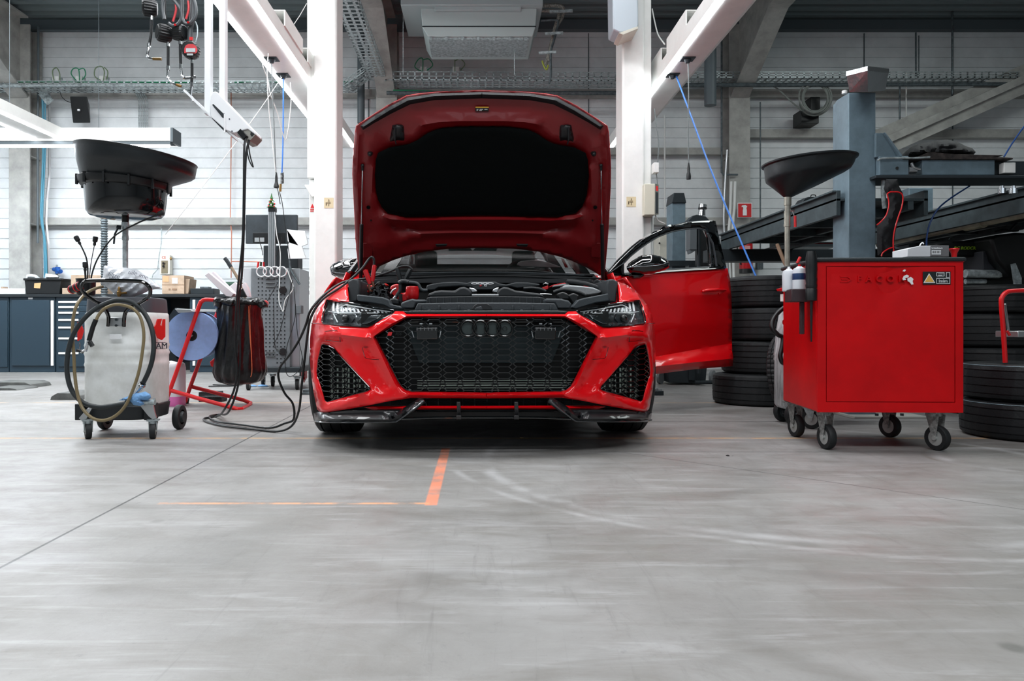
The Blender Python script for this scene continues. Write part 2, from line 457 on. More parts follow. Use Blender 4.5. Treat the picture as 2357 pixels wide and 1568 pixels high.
# corrugated ceiling deck, ribs running across
M_ceil = mat('ceiling_deck', (118, 130, 133), .5, .3)
m = MB(); prof = []; y = -6.0
while y < 11.1:
    prof += [(y, 5.16), (y + .09, 5.16), (y + .12, 5.27), (y + .19, 5.27)]; y += .22
n = len(prof); vs = [(x, yy, zz) for x in (-8.5, 12) for yy, zz in prof]
m.add(vs, [(i, i + 1, n + i + 1, n + i) for i in range(n - 1)]); m.box((-8.5, -6, 5.3), (12, 11.15, 5.38))
tag(m.build('ceiling', M_ceil, smooth=0), kind='structure')
tag(MB().box((-8.5, 10.88, 5.02), (12, 11.0, 5.16)).build('trim_1', M_duct, smooth=0), kind='structure')     # eaves beam
# steel frame: columns, haunched rafters, girts
def ibeam_col(m, x, Y, z1, w=.3, d=.32, t=.025):
    m.box((x - w / 2, Y - d, 0), (x + w / 2, Y - d + t, z1)).box((x - w / 2, Y - t, 0), (x + w / 2, Y, z1)).box((x - t / 2, Y - d + t, 0), (x + t / 2, Y - t, z1))
for k, x in enumerate((-6.62, -1.32, 3.78, 8.95)):
    m = MB(); ibeam_col(m, x, 10.98, 5.0)
    for z in (1.35, 2.12, 3.1): m.box((x - .14, 10.68, z), (x + .14, 10.94, z + .015))
    tag(m.build('trim_%d' % (2 + k), M_steel, smooth=0, bevel=.002), kind='structure')
    m = MB()
    prof = [(10.66, 3.95), (10.66, 5.12), (-5.5, 5.12), (-5.5, 4.74), (9.3, 4.66)]
    for a, c in ((-.012, .012),):
        m.prism([(x + a, yy, zz) for yy, zz in prof], (c - a, 0, 0))
    m.bar((x, 10.66, 3.95), (x, 9.3, 4.66), .26, .025, (0, 0, 1)).bar((x, 9.3, 4.66), (x, -5.5, 4.74), .26, .025)
    m.bar((x, 10.66, 5.1), (x, -5.5, 5.1), .26, .025)
    tag(m.build('trim_%d' % (6 + k), M_steel, smooth=0), kind='structure')
m = MB()
for z in (2.14,): m.box((-6.45, 10.86, z), (12, 10.99, z + .1)).box((-6.45, 10.84, z - .008), (12, 10.99, z))
tag(m.build('trim_10', M_steel, smooth=0), kind='structure')
tag(MB().box((3.95, 10.87, 3.42), (12, 10.99, 3.54)).box((-1.2, 10.87, 3.17), (3.65, 10.99, 3.27)).build('trim_11', M_steel, smooth=0), kind='structure')
tag(MB().box((-8.5, 10.9, 4.02), (12, 10.99, 4.14)).build('trim_12', M_steel, smooth=0), kind='structure')
m = MB(); m.bar(P(1975, 352, 10.5), P(2560, 92, 10.5), .1, .27, (0, -1, 0)); m.bar(P(1975, 330, 10.45), P(2560, 70, 10.45), .14, .02, (0, -1, 0)); m.bar(P(1975, 374, 10.45), P(2560, 114, 10.45), .14, .02, (0, -1, 0))
tag(m.build('trim_13', M_steel, smooth=0), kind='structure')
# narrow vertical joints of the panels with their cover strips
m = MB()
for px in (90, 848, 2194, 1355, 1990): m.box((P(px, 0, 10.98).x - .006, 10.985, 2.26), (P(px, 0, 10.98).x + .006, 10.999, 5.0))
tag(m.build('trim_14', M_duct, smooth=0), kind='structure')
# ------------------------------------------------------------------ camera and light
cam = bpy.data.cameras.new('camera'); co = bpy.data.objects.new('camera', cam); C.objects.link(co)
co.location = (0, 0, EYE); co.rotation_euler = (PI / 2, 0, 0); cam.sensor_width = 36; cam.lens = 36 * F / 2357
cam.shift_x = (1178.5 - CX) / 2357; cam.shift_y = -(784 - CY) / 2357; cam.clip_end = 60
bpy.context.scene.camera = co
sc = bpy.context.scene
sc.view_settings.view_transform = 'Standard'; sc.view_settings.look = 'None'; sc.view_settings.exposure = 0.2; sc.view_settings.gamma = 1
w = bpy.data.worlds.new('daylight'); sc.world = w; w.use_nodes = True
bg = w.node_tree.nodes['Background']; bg.inputs[0].default_value = (.80, .90, 1.0, 1); bg.inputs[1].default_value = 1.6
def area(name, loc, size, power, rot=(0, 0, 0), col=(1, 1, 1)):
    l = bpy.data.lights.new(name, 'AREA'); l.shape = 'RECTANGLE'; l.size, l.size_y = size; l.energy = power; l.color = col
    o = bpy.data.objects.new(name, l); C.objects.link(o); o.location = loc; o.rotation_euler = rot
    return o
# ------------------------------------------------------------------ the red car
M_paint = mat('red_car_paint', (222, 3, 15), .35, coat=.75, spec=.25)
M_paint_shade = mat('red_paint_shaded', (112, 3, 10), .45, coat=.2)  # same red as the body, darkened for the shade under the raised bonnet
M_carbon = mat('carbon_fibre', (26, 27, 30), .4, coat=.5, vary=.5, vscale=260)
M_grille = mat('grille_black', (9, 12, 13), .22, coat=.8)
M_felt = mat('insulation_felt', (6, 9, 9), .95, spec=.1, bump=.3, bscale=30)
M_plas = mat('engine_plastic', (52, 58, 62), .55, bump=.15, bscale=120)
M_plasd = mat('engine_plastic_dark', (28, 32, 35), .5)
M_glass = mat('clear_glass', (10, 14, 14), 0.03, alpha=.08)
M_screen_glass = mat('tinted_windscreen', (6, 12, 11), .18, alpha=.5, spec=.08)
M_lens = mat('headlight_lens', (16, 18, 20), 0.02, alpha=.1)
M_silver = mat('cast_silver', (150, 153, 155), .45, .35, bump=.2, bscale=60)
M_screen = mat('bright_seen_paper', (228, 234, 236), .6)
CAR = thing('car', 'red sports estate car parked nose on with its bonnet raised and one front door open', 'car', (.021, 4.4, 0), .0235)
CW = Matrix.LocRotScale(Vector((.021, 4.4, 0)), __import__('mathutils').Euler((0, 0, .0235)), Vector((1, 1, 1))); CI = CW.inverted()
EYEL = CI @ Vector((0, 0, EYE)); RI = CI.to_3x3()
def cl(x, y, z): return CW @ Vector((x, y, z))                # car coordinates (x right, y backwards from front axle, z up)
def plan(x):
    q = min(1, abs(x) / .985)
    return -.05 - .80 * (1 - q ** 2.6) ** (1 / 2.6)
def surf(x, z):
    return plan(x) + 6.1 * max(0, z - .62) ** 2 + 1.2 * max(0, .35 - z) ** 2
def bodymap(px, py, off=0, back=0):
    d = RI @ Vector(((px - CX) / F, 1, (CY - py) / F))
    a, b = 2.6, 6.5
    for _ in range(40):
        t = (a + b) / 2; p = EYEL + d * t
        if p.y - surf(p.x, p.z) - back > 0: b = t
        else: a = t
    return CW @ (EYEL + d * (t - off))
def both(V, Fc, merge=True):
    """mirror a left-hand panel about the car's own centre plane"""
    m = MB(); m.add(V, Fc)
    W = [CI @ Vector(v) for v in V]; W = [CW @ Vector((-p.x, p.y, p.z)) for p in W]
    m.add(W, [f[::-1] for f in Fc])
    if merge:
        bm = bmesh.new(); vs = [bm.verts.new(v) for v in m.v]
        for f in m.f: bm.faces.new([vs[i] for i in f])
        bmesh.ops.remove_doubles(bm, verts=bm.verts, dist=.0015)
        bm.verts.index_update(); m.v = [v.co.copy() for v in bm.verts]; m.f = [tuple(v.index for v in f.verts) for f in bm.faces]; bm.free()
    return m
def mirror(m):
    W = [CI @ Vector(v) for v in m.v]; r = MB()
    return r.add([CW @ Vector((-p.x, p.y, p.z)) for p in W], [f[::-1] for f in m.f])
CL = 1119.5
grille_edge = [(CL, 903), (948, 901.8), (934, 898), (923, 889), (915, 876), (864, 776), (865, 773), (934, 732.5), (940, 731), (CL, 731)]
outl = [(CL, 723.2), (936, 723.2), (928.4, 717), (910, 716.5), (904, 722), (856, 748.5), (846, 752.5), (833, 753), (800, 750.5), (775.7, 749), (745, 745.5), (741, 741),
        (742, 728), (747, 706), (752, 690.5), (803, 696.5), (801, 672), (798, 647.5), (780, 653), (757, 668), (742, 688), (731, 706), (722, 728), (716.8, 750), (713.5, 780), (712.8, 814),
        (714, 840), (716.8, 867.8), (722, 905), (730, 943), (737, 949), (751.6, 949.5), (800, 942), (850.7, 933), (895, 924), (930, 918.7), (945, 916.5), (CL, 917.3)] + grille_edge
eo = [0, 0, 0, 0] + [-.004] * 12 + [0] * 2 + [-.01] * 10 + [-.01, .0] + [.02, .03, .03, .03, .022, .012, .0, .0] + [-.014] * len(grille_edge)
eo = eo[:len(outl)] + [0] * (len(outl) - len(eo))
intake = [(743, 792), (757, 795.5), (770, 803), (780, 815), (850.7, 890.6), (852.5, 897), (845, 901), (753, 926), (747, 921.5), (730, 868), (728.5, 857), (731, 830), (739, 795)]
feats = [([(CL - 1, 727), (936, 727.5), (900, 746), (860.5, 774), (859, 778), (909, 884), (922, 901), (940, 909), (CL - 1, 909.5)], .010),
         ([(906, 723), (896, 731), (852, 772)], .014),
         ([(850, 776), (838, 777), (790, 771), (752, 770), (735, 776)], .030),
         ([(848, 781), (838, 784), (790, 779), (752, 780)], .012),
         ([(842, 800), (870, 850), (893, 890)], -.016),
         ([(805, 800), (850, 870), (872, 895)], -.014),
         ([(838, 906), (815, 918), (772, 939), (745, 944)], .034),
         ([(726, 790), (722, 830), (722, 868), (733, 920)], .012),
         ([(858, 903), (880, 909), (905, 914), (925, 915)], .018)]
V, Fc = skin(outl, bodymap, 6.5, holes=[intake], feats=feats, edge_off=eo, hole_off=-.006)
bumper = both(V, Fc).build('front_bumper', M_paint, CAR, smooth=60, solid=.006)
# panel gaps: thin dark grooves on the bumper (tow cover, washer cover, bumper to wing joint)
m = MB()
for pl in ([(833, 800), (836, 799), (857, 799.5), (867, 804)], [(834, 800), (839, 820), (846, 826), (872, 828)], [(748, 763), (776, 762), (783, 785), (779, 787), (748, 783)], [(716, 744), (742, 746)]):
    m.tube([bodymap(x, y, .006) for x, y in catmull([(a, b, 0) for a, b in pl], 4) for _ in (0,)] if False else [bodymap(p.x, p.y, {833: -.008}.get(pl[0][0], .006) if pl[0][0] in (833, 834) else .018) for p in catmull([(a, b, 0) for a, b in pl], 4)], .0016, 5)
seam_m = MB().add(m.v, m.f); q = mirror(m); seam_m.add(q.v, q.f)
seam_m.build('panel_gap', M_blackg, bumper)
# dark radiator box behind the openings
M_cav = mat('radiator_core', (12, 16, 17), .6, vary=.6, vscale=90, stretch=(1, 1, 8))
M_fin = mat('cooler_fins', (226, 240, 226), .5)
m = MB(); A = cl(-.60, -.66, .22); 
loc = [(-.62, .22), (.62, .22), (.62, .70), (-.62, .70)]
m.prism([cl(x, -.70, z) for x, z in loc], cl(0, .12, 0) - cl(0, 0, 0))
m.build('radiator', M_cav, CAR)
m = MB()
for z in [.24 + .0125 * k for k in range(10)]: m.bar(cl(-.34, -.705, z), cl(.56, -.705, z), .004, .003)
m.build('radiator_fins', M_fin, CAR)
# smooth panel covering the upper radiator (the sensor blanking plate seen through the honeycomb)
m = MB(); m.prism([cl(x, -.735, z) for x, z in ((-.33, .44), (.33, .44), (.40, .62), (-.40, .62))], cl(0, .02, 0) - cl(0, 0, 0))
m.build('radiator_shutter', mat('shutter', (42, 56, 60), .5), CAR, bevel=.003)
# honeycomb
def honey(poly, cells, Yoff, r, mapper, clipf=None):
    m = MB()
    for a, b in cells:
        k = 3; ok = []
        for i in range(k + 1):
            x = a[0] + (b[0] - a[0]) * i / k; y = a[1] + (b[1] - a[1]) * i / k
            ok.append(inside(x, y, poly))
        if not any(ok): continue
        lo = min(i for i, o in enumerate(ok) if o) / k; hi = max(i for i, o in enumerate(ok) if o) / k
        if hi <= lo: continue
        p = mapper(a[0] + (b[0] - a[0]) * lo, a[1] + (b[1] - a[1]) * lo, Yoff); q = mapper(a[0] + (b[0] - a[0]) * hi, a[1] + (b[1] - a[1]) * hi, Yoff)
        m.bar(p, q, .016, r, (0, 1, 0) if False else (q - p).cross(Vector((0, 1, 0))))
    return m
cells = []
pw, ph = 40.2, 13.55; xg0 = CL - 20.1
for j in range(-1, 13):
    y = 736 + j * ph
    for i in range(-7, 8):
        x = CL + i * pw + (pw / 2) * 0
        xa, xb = x - pw / 2 + 9.2, x + pw / 2 - 9.2; ym = y + ph / 2
        cells += [((xa, y), (xb, y)), ((xa, y), (x - pw / 2 + 1, ym)), ((xb, y), (x + pw / 2 - 1, ym)), ((x - pw / 2 + 1, ym), (xa, y + ph)), ((x + pw / 2 - 1, ym), (xb, y + ph))]
gpoly = grille_edge[:-1] + [(CL, 731)] + [(2 * CL - x, y) for x, y in grille_edge[::-1]]
honey(gpoly, cells, -.03, .0042, bodymap).build('grille_mesh', M_grille, bumper, smooth=0)
# black surround just inside the red frame
ring = MB()
gin = [((x - CL) * .985 + CL, (y - 820) * .955 + 820) for x, y in gpoly]; n = len(gpoly)
vs = [bodymap(x, y, -.012) for x, y in gpoly] + [bodymap(x, y, -.034) for x, y in gin] + [bodymap(x, y, -.075) for x, y in gin]
ring.add(vs, [(i, (i + 1) % n, n + (i + 1) % n, n + i) for i in range(n)] + [(n + i, n + (i + 1) % n, 2 * n + (i + 1) % n, 2 * n + i) for i in range(n)])
ring.build('grille_surround', M_blackg, bumper, smooth=0, solid=.004)
m = MB(); m.tube([bodymap(x, y, -.016) for x, y in ((940, 741), (1000, 740.5), (1060, 741), (CL, 741.5), (1180, 741), (1240, 740.5), (1300, 741))], .0035, 6)
m.build('grille_bar', M_blackg, bumper)
# side intakes: honeycomb, louvre and cooler fins behind
cells = []
for j in range(-2, 14):
    for i in range(-2, 6):
        x = 752 + i * 27 ; y = 790 + j * 12.2 + i * 3.0; xa, xb = x - 6, x + 7; yb = y + 12.2
        cells += [((xa, y), (xb, y + 1)), ((xb, y + 1), (x + 13.5, y + 6.6)), ((xa, y), (x - 13.5, y + 5.0)), ((x + 13.5, y + 7.6), (xb, yb + 1)), ((x - 13.5, y + 5.0), (xa, yb))]
im = honey([(746, 795)] + intake[2:], cells, -.028, .0034, bodymap)
fin = MB(); 
for j in range(6):
    for i in range(15):
        x = 756 + i * 6.4; y = 848 + j * 12.4
        if inside(x, y, intake) and inside(x + 4, y + 8, intake) and (i % 4):
            a = bodymap(x, y, -.048); b = bodymap(x + 3.2, y + 7.5, -.048); fin.box((a.x, a.y, b.z), (b.x, a.y + .01, a.z))
back = MB(); V, Fc = skin(intake, lambda x, y, o: bodymap(x, y, -.095), 14); back.add(V, Fc)
wallr = MB(); n = len(intake); wallr.add([bodymap(x, y, -.004) for x, y in intake] + [bodymap(x, y, -.1) for x, y in intake], [(i, (i + 1) % n, n + (i + 1) % n, n + i) for i in range(n)])
for sgn in (0, 1):
    f = (lambda q: q) if sgn == 0 else mirror
    f(im).build('intake_mesh', M_grille, bumper, smooth=0)
    f(wallr).build('intake_surround', M_blackg, bumper, smooth=0, solid=.003)
    f(back).build('intake_back', M_cav, bumper, smooth=0, solid=.004)
    f(fin).build('intake_cooler_fins', M_fin, bumper, smooth=0)
# four ring badge and model badge, sensor boxes
M_ringb = mat('badge_black_chrome', (12, 15, 16), .15, .6, coat=1)
m = MB(); ax = CW.to_3x3() @ Vector((0, 1, 0))
for k in range(4):
    c = bodymap(1077.5 + k * 28.2, 756, .004); m.torus(c, ax, .0375, .0048, 40, 8)
m.build('four_ring_badge', M_ringb, bumper)
m = MB()
for k in range(4):
    c = bodymap(1077.5 + k * 28.2, 756, -.008); m.cyl(c, c + ax * .006, .030, n=28)
m.build('badge_backing', mat('badge_backing', (44, 54, 54), .4), bumper)
c = bodymap(1162, 757, .0); MB().torus(c, ax, .0105, .0015, 24, 6).build('badge_camera', M_blackg, bumper)
m = MB(); m.prism([bodymap(x, y, -.008) for x, y in ((891.5, 773), (894, 764.5), (903, 764.5), (900.5, 773))], ax * .006)
m.build('red_badge_slash', mat('badge_red', (190, 40, 44), .4), bumper)
c = bodymap(917, 769, -.006); text_mesh('badge_lettering', 'RS6', .020, M_ringb, c, bumper, .0015, (PI / 2, 0, -.12), .2)
for s in (0, 1):
    q = MB(); f = (lambda q: q) if s == 0 else mirror
    x0, x1 = 958, 1008
    q.prism([bodymap(x, y, .004) for x, y in ((x0, 755), (x1, 754), (x1 - 1, 781), (x0 + 2, 782))], ax * .06)
    sb = f(q).build('sensor_box', M_blackg, bumper, bevel=.004)
    q = MB()
    for k in range(6): a = bodymap(960 + k * 8.6, 754, .006); b = bodymap(960 + k * 8.6, 761, .006); q.bar(a, b, .002, .003)
    q.bar(bodymap(948, 762, .0), bodymap(953, 777, .0), .004, .004).bar(bodymap(1015, 762, .0), bodymap(1012, 777, .0), .004, .004)
    f(q).build('sensor_trim', M_chrome, sb)
    q = MB().pbox(966, 744, 973, 747, 3.63, .008).pbox(988, 744, 995, 747, 3.63, .008)
    f(q).build('sensor_lens', M_chrome, sb)
# lower grille, red strip and carbon splitter
m = MB()
for y in [919.5 + 2.6 * k for k in range(6)]: m.tube([bodymap(x, y, -.03) for x in (900, 960, 1040, CL, 1200, 1280, 1338)], .0018, 4)
for x in range(925, 1320, 28): m.tube([bodymap(x, 917, -.03), bodymap(x, 935, -.03)], .0016, 4)
m.build('lower_grille_mesh', M_grille, bumper, smooth=0)
lg = [(CL, 916), (930, 918), (860, 930), (810, 940), (CL, 941)]
V, Fc = skin(lg, lambda x, y, o: bodymap(x, y, -.06), 12); both(V, Fc).build('lower_grille_back', M_cav, bumper, smooth=0, solid=.004)
st = [(CL, 934.5), (1000, 934.5), (930, 934.8), (880, 935), (838, 938), (858, 943.5), (1000, 943), (CL, 942.8)]
V, Fc = skin(st, bodymap, 8, edge_off=-.014, feats=[([(CL - 1, 939), (1000, 939), (870, 940.5)], -.004)]); both(V, Fc).build('lower_red_strip', M_paint, bumper, smooth=50, solid=.012)
spl = thing('splitter', None, None, (0, 0, 0)); bpy.data.objects.remove(spl)
bl = [(724, 969), (722, 951), (733, 948), (752, 950), (800, 944.5), (850, 945.5), (921, 943.5), (937, 934), (965, 917), (974, 918), (976, 923), (912, 971), (740, 972.5)]
V, Fc = skin(bl, bodymap, 7, edge_off=[.02, .02, .02, .02, .02, .02, .01, .01, .02, .03, .05, .07, .05], feats=[([(735, 964), (800, 965), (903, 966), (930, 948)], .075), ([(745, 953), (850, 949), (915, 949)], .02), ([(880, 951), (893, 955), (905, 963)], .03)])
lip = MB().add(V, Fc); sp = lip.build('carbon_splitter', M_carbon, CAR, smooth=40, solid=.014)
mirror(lip).build('carbon_splitter', M_carbon, CAR, smooth=40, solid=.014)
m = MB(); m.tube([bodymap(x, y, .07) for x, y in ((724, 969.5), (740, 972), (800, 972.5), (912, 971), (920, 966), (960, 936), (976, 922.5))], .0045, 6); e = MB().add(m.v, m.f); q = mirror(m); e.add(q.v, q.f)
e.build('splitter_edge', mat('gloss_edge', (70, 74, 78), .12, .5, coat=1), CAR)
m = MB(); m.tube([bodymap(x, 946.5, .03) for x in (958, 1000, 1060, CL, 1180, 1240, 1281)], .005, 8)
m.tube([bodymap(x, y, .07) for x, y in ((925, 964.5), (1000, 961.5), (1060, 961), (CL, 961), (1180, 961), (1240, 961.5), (1314, 964.5))], .0065, 8)
m.build('splitter_blade', M_blackg, CAR)
m = MB(); V, Fc = skin([(CL, 962), (925, 966), (940, 948), (CL, 946)], lambda x, y, o: bodymap(x, y, -.005), 12)
both(V, Fc).build('under_tray_front', mat('matt_under', (12, 14, 15), .7), CAR, smooth=0, solid=.01)
for x in (1056, 2 * CL - 1056 + 6):
    m = MB(); m.prism([bodymap(a, b, .045) for a, b in ((x - 5, 926), (x + 4, 926), (x + 5, 960), (x - 4, 960))], ax * .03); m.prism([bodymap(a, b, .085) for a, b in ((x - 6, 957), (x + 6, 957), (x + 6, 966), (x - 6, 966))], ax * .03)
    m.build('splitter_strut', M_carbon, CAR, bevel=.002)
# headlights: black housing, light strips, clear lens
hl = [(752, 690.5), (803, 696.5), (823, 699.5), (860, 706), (906, 714), (908, 717), (904, 722), (856, 748.5), (846, 752.5), (833, 753), (800, 750.5), (775.7, 749), (745, 745.5), (741, 741), (742, 728), (747, 706)]
M_hous = mat('lamp_housing', (150, 158, 162), .25, .7, vary=.7, vscale=14)
M_bar = mat('lamp_bar', (240, 245, 248), .35)
V, Fc = skin(hl, lambda x, y, o: bodymap(x, y, -.075 + .02 * noise.noise(Vector((x / 17, y / 9, 3)))), 6)
hous = MB().add(V, Fc); n = len(hl)
hous.add([bodymap(x, y, -.004) for x, y in hl] + [bodymap(x, y, -.08) for x, y in hl], [(i, (i + 1) % n, n + (i + 1) % n, n + i) for i in range(n)])
bars = MB()
top = [(764, 713), (800, 716), (850, 718), (900, 719)]
for k in range(14):
    x = 766 + k * 9.2; yt = 705 + k * .95 if k > 1 else 694 + k * 3; yb = 716.5 + k * .35 if k > 1 else 716; dx = -1 if k < 3 else 2.4
    bars.prism([bodymap(a, b, -.042) for a, b in ((x, yt), (x + 4.2, yt + .4), (x + 4.2 + dx, yb), (x + dx, yb))], ax * .012)
bars.tube([bodymap(x, y, -.035) for x, y in ((756, 717), (772, 719.5), (800, 720), (840, 720.5), (870, 721))], .0022, 6)
bars.tube([bodymap(x, y, -.03) for x, y in ((774, 714), (785, 707), (796, 702), (810, 704), (822, 706), (850, 711), (898, 717.5))], .003, 6, smooth=3)
bars.tube([bodymap(x, y, -.03) for x, y in ((777, 742), (771, 730), (768, 723))], .003, 6, smooth=3)
low = MB(); low.prism([bodymap(x, y, -.05) for x, y in ((820, 742), (835, 727), (880, 724), (868, 734), (846, 745), (822, 747))], ax * .02)
low2 = MB(); low2.prism([bodymap(x, y, -.045) for x, y in ((775, 722), (790, 721), (812, 724), (816, 733), (808, 743), (785, 744), (777, 735))], ax * .03)
lens = MB(); V, Fc = skin(hl, bodymap, 7, edge_off=-.003, feats=[([(765, 722), (800, 724), (860, 724)], .012)])
lens.add(V, Fc)
rim = MB(); rim.tube([bodymap(x, y, .0) for x, y in hl], .0035, 6, closed=True)
proj = MB(); c = bodymap(795, 733, -.035); proj.sphere(c, .02, 20)
for s in (0, 1):
    f = (lambda q: q) if s == 0 else mirror
    h = f(lens).build('headlight', M_lens, CAR, smooth=50, solid=.003)
    f(hous).build('lamp_housing', M_hous, h, smooth=20)
    f(bars).build('light_strip', M_bar, h, smooth=0)
    f(low).build('reflector', M_chrome, h, smooth=0, bevel=.003)
    f(low2).build('projector_frame', M_dark, h, smooth=0, bevel=.003)
    f(proj).build('projector_lens', M_blackg, h)
    f(rim).build('lamp_seal', M_blackg, h)
# ------------------------------------------------------------------ bonnet
HA = math.radians(55); HN = Vector((0, math.sin(HA), math.cos(HA)))            # normal of the raised bonnet, car frame
HP = cl(0, .5, .985); HNW = CW.to_3x3() @ HN
_hm = planemap(HP, HNW)
def hoodmap(px, py, off=0):
    x = (px - 1109) / 400
    return _hm(px, py, off + .045 * (x / .72) ** 2)
HC = 1109
hL = [(HC, 208.5), (1050, 210), (999, 212.5), (960, 217), (935, 221), (890.5, 244), (850, 270), (820, 290), (817.5, 305), (815.5, 330), (813, 360), (812, 387), (812.5, 430), (815.5, 483), (817.5, 525), (820, 563), (823, 600), (826, 630), (838, 634), (852, 625), (872, 614), (903, 600), (935, 589), (967, 581), (1031, 573), (HC, 571)]
hfull = hL + [(2 * HC - x, y) for x, y in hL[-2:0:-1]]
def hx(pl): return pl + [(2 * HC - x, y) for x, y in pl[::-1]]
ins = [(HC, 291.5), (1048, 292), (1004, 298), (982, 307.6), (959.4, 323.5), (940, 332), (896, 339.5), (870, 352), (865, 368), (863, 403), (867, 448), (878, 476.6), (892.5, 491), (934, 499.5), (1017, 498), (HC, 496)]
insf = ins + [(2 * HC - x, y) for x, y in ins[-2:0:-1]]
V, Fc = skin(hfull, lambda x, y, o: hoodmap(x, y, -.03 + o), 12, edge_off=.018, feats=[(hx([(840, 300), (835, 450), (850, 600)]), -.015)] if False else [([(838, 300), (836, 450), (850, 598)], -.012), ([(2 * HC - 838, 300), (2 * HC - 836, 450), (2 * HC - 850, 598)], -.012), ([(950, 590), (935, 400), (960, 235)], -.025), ([(2 * HC - 950, 590), (2 * HC - 935, 400), (2 * HC - 960, 235)], -.025)])
hood = MB().add(V, Fc).build('bonnet', M_paint, CAR, smooth=50, solid=.004)
fe = []
def two(pl, o): fe.append((pl, o)); fe.append(([(2 * HC - x, y) for x, y in pl], o))
two([(826, 305), (822, 400), (827, 520), (834, 615)], .012)
two([(836, 300), (831, 400), (836, 520), (843, 612)], -.004)
fe.append((hx([(975, 287), (1010, 281), (1060, 278.5)]), .026)); fe.append((hx([(960, 262), (1000, 255), (1060, 251)]), -.006))
two([(962, 300), (950, 313), (930, 320), (905, 326)], .012)
two([(858, 385), (856, 440), (862, 470)], .016)
fe.append((hx([(882, 499), (900, 505), (950, 508), (1050, 506)]), .030)); fe.append((hx([(905, 522), (960, 529), (1050, 527)]), -.02))
fe.append((hx([(925, 548), (970, 538), (1050, 536)]), .012)); fe.append((hx([(930, 566), (980, 552), (1050, 549)]), -.006))
two([(845, 560), (860, 570), (895, 560)], .02)
two([(846, 330), (852, 352), (846, 372)], .014)
fe.append(([(HC + (x - HC) * .975, 400 + (y - 400) * .95) for x, y in insf + insf[:1]], -.03))
def hbump(x, y):
    return .002 * noise.noise(Vector((x / 30, y / 30, 1)))
V, Fc = skin(hfull, hoodmap, 9, feats=fe, edge_off=-.004, grid_off=hbump)
MB().add(V, Fc).build('bonnet_inner_frame', M_paint_shade, hood, smooth=60, solid=.003)
V, Fc = skin(insf, hoodmap, 12, edge_off=.006, feats=[([(HC + (x - HC) * .96, 400 + (y - 400) * .92) for x, y in insf + insf[:1]], .016), ([(900, 400), (2 * HC - 900, 400)], .02)], grid_off=lambda x, y: .003 * noise.noise(Vector((x / 25, y / 25, 5))))
MB().add(V, Fc).build('insulation_pad', M_felt, hood, smooth=60, solid=.006)
seal = [(HC, 212), (1000, 215.5), (936, 225), (893, 247.5), (852, 273), (829, 290), (836, 299), (862, 283), (900, 262), (945, 240), (1000, 230.5), (HC, 226.5)]
sealf = seal[:6] + seal[6:]
V, Fc = skin(seal, hoodmap, 7, edge_off=.004, feats=[([(HC - 1, 217), (1000, 221), (940, 231), (895, 255), (838, 291)], .022)])
m = MB().add(V, Fc); W = [(v.x, v.y, v.z) for v in m.v]
V2, F2 = skin([(2 * HC - x, y) for x, y in seal], hoodmap, 7, edge_off=.004, feats=[([(2 * HC - a, b) for a, b in [(HC - 1, 217), (1000, 221), (940, 231), (895, 255), (838, 291)]], .022)])
m.add(V2, F2); m.build('bonnet_seal', M_rubber, hood, smooth=60, solid=.004)
for s in (0, 1):
    X = (lambda x: x) if s == 0 else (lambda x: 2 * HC - x)
    pl = [(X(a), b) for a, b in ((903, 288), (912, 286), (926, 286.5), (930, 290), (933, 318), (930, 325), (898, 326), (897, 318))]
    r = inflate(pl, 0, .07, 5, mapper=hoodmap, sharp=.35); lt = r.build('latch_catch', M_black, hood)
    m = MB(); m.tube([hoodmap(X(909), 295, .04), hoodmap(X(909), 322, .04)], .006, 6); m.tube([hoodmap(X(909), 322, .04), hoodmap(X(912), 332, .03)], .004, 6)
    m.build('latch_hook', M_plasd, lt)
    c = hoodmap(X(852), 352, .0); MB().cyl(c, c - HNW * .02, .017, .014, 20).sphere(c - HNW * .02, .013, 14).build('rubber_buffer', M_black, hood)
    c = hoodmap(X(848), 477, .004); MB().cyl(c, c - HNW * .004, .012, n=18).build('drain_hole', M_blackg, hood)
    c = hoodmap(X(854), 507, .004); MB().cyl(c, c - HNW * .004, .005, n=12).build('small_hole', M_blackg, hood)
    m = MB(); m.prism([hoodmap(X(a), b, .004) for a, b in ((836, 558), (857, 558), (858, 590), (836, 592))], HNW * -.012); m.build('hinge_plate', M_paint_shade, hood, bevel=.004)
    m = MB(); m.prism([hoodmap(X(a), b, .012) for a, b in ((1002, 561), (1030, 560.5), (1027, 566), (1005, 567))], HNW * -.01); m.build('washer_jet', M_black, hood, bevel=.003)
m = MB(); m.prism([hoodmap(a, b, .006) for a, b in ((1094, 245.5), (1125.5, 245.5), (1124.5, 256), (1094, 256))], HNW * -.003)
lb = m.build('warning_label', mat('label_black', (14, 16, 16), .4), hood, smooth=0)
MB().prism([hoodmap(a, b, .009) for a, b in ((1094.5, 245.8), (1125, 245.8), (1125, 248), (1094.5, 248))], HNW * -.001).build('yellow_stripe', mat('label_yellow', (220, 170, 60), .5), lb, smooth=0)
m = MB()
for y, xs in ((251, ((1097, 1101), (1104, 1112), (1115, 1122))), (254, ((1097, 1100), (1103, 1109)))):
    for a, b in xs: m.prism([hoodmap(a, y, .009), hoodmap(b, y, .009), hoodmap(b, y + 1, .009), hoodmap(a, y + 1, .009)], HNW * -.001)
m.build('label_text', M_paper, lb, smooth=0)
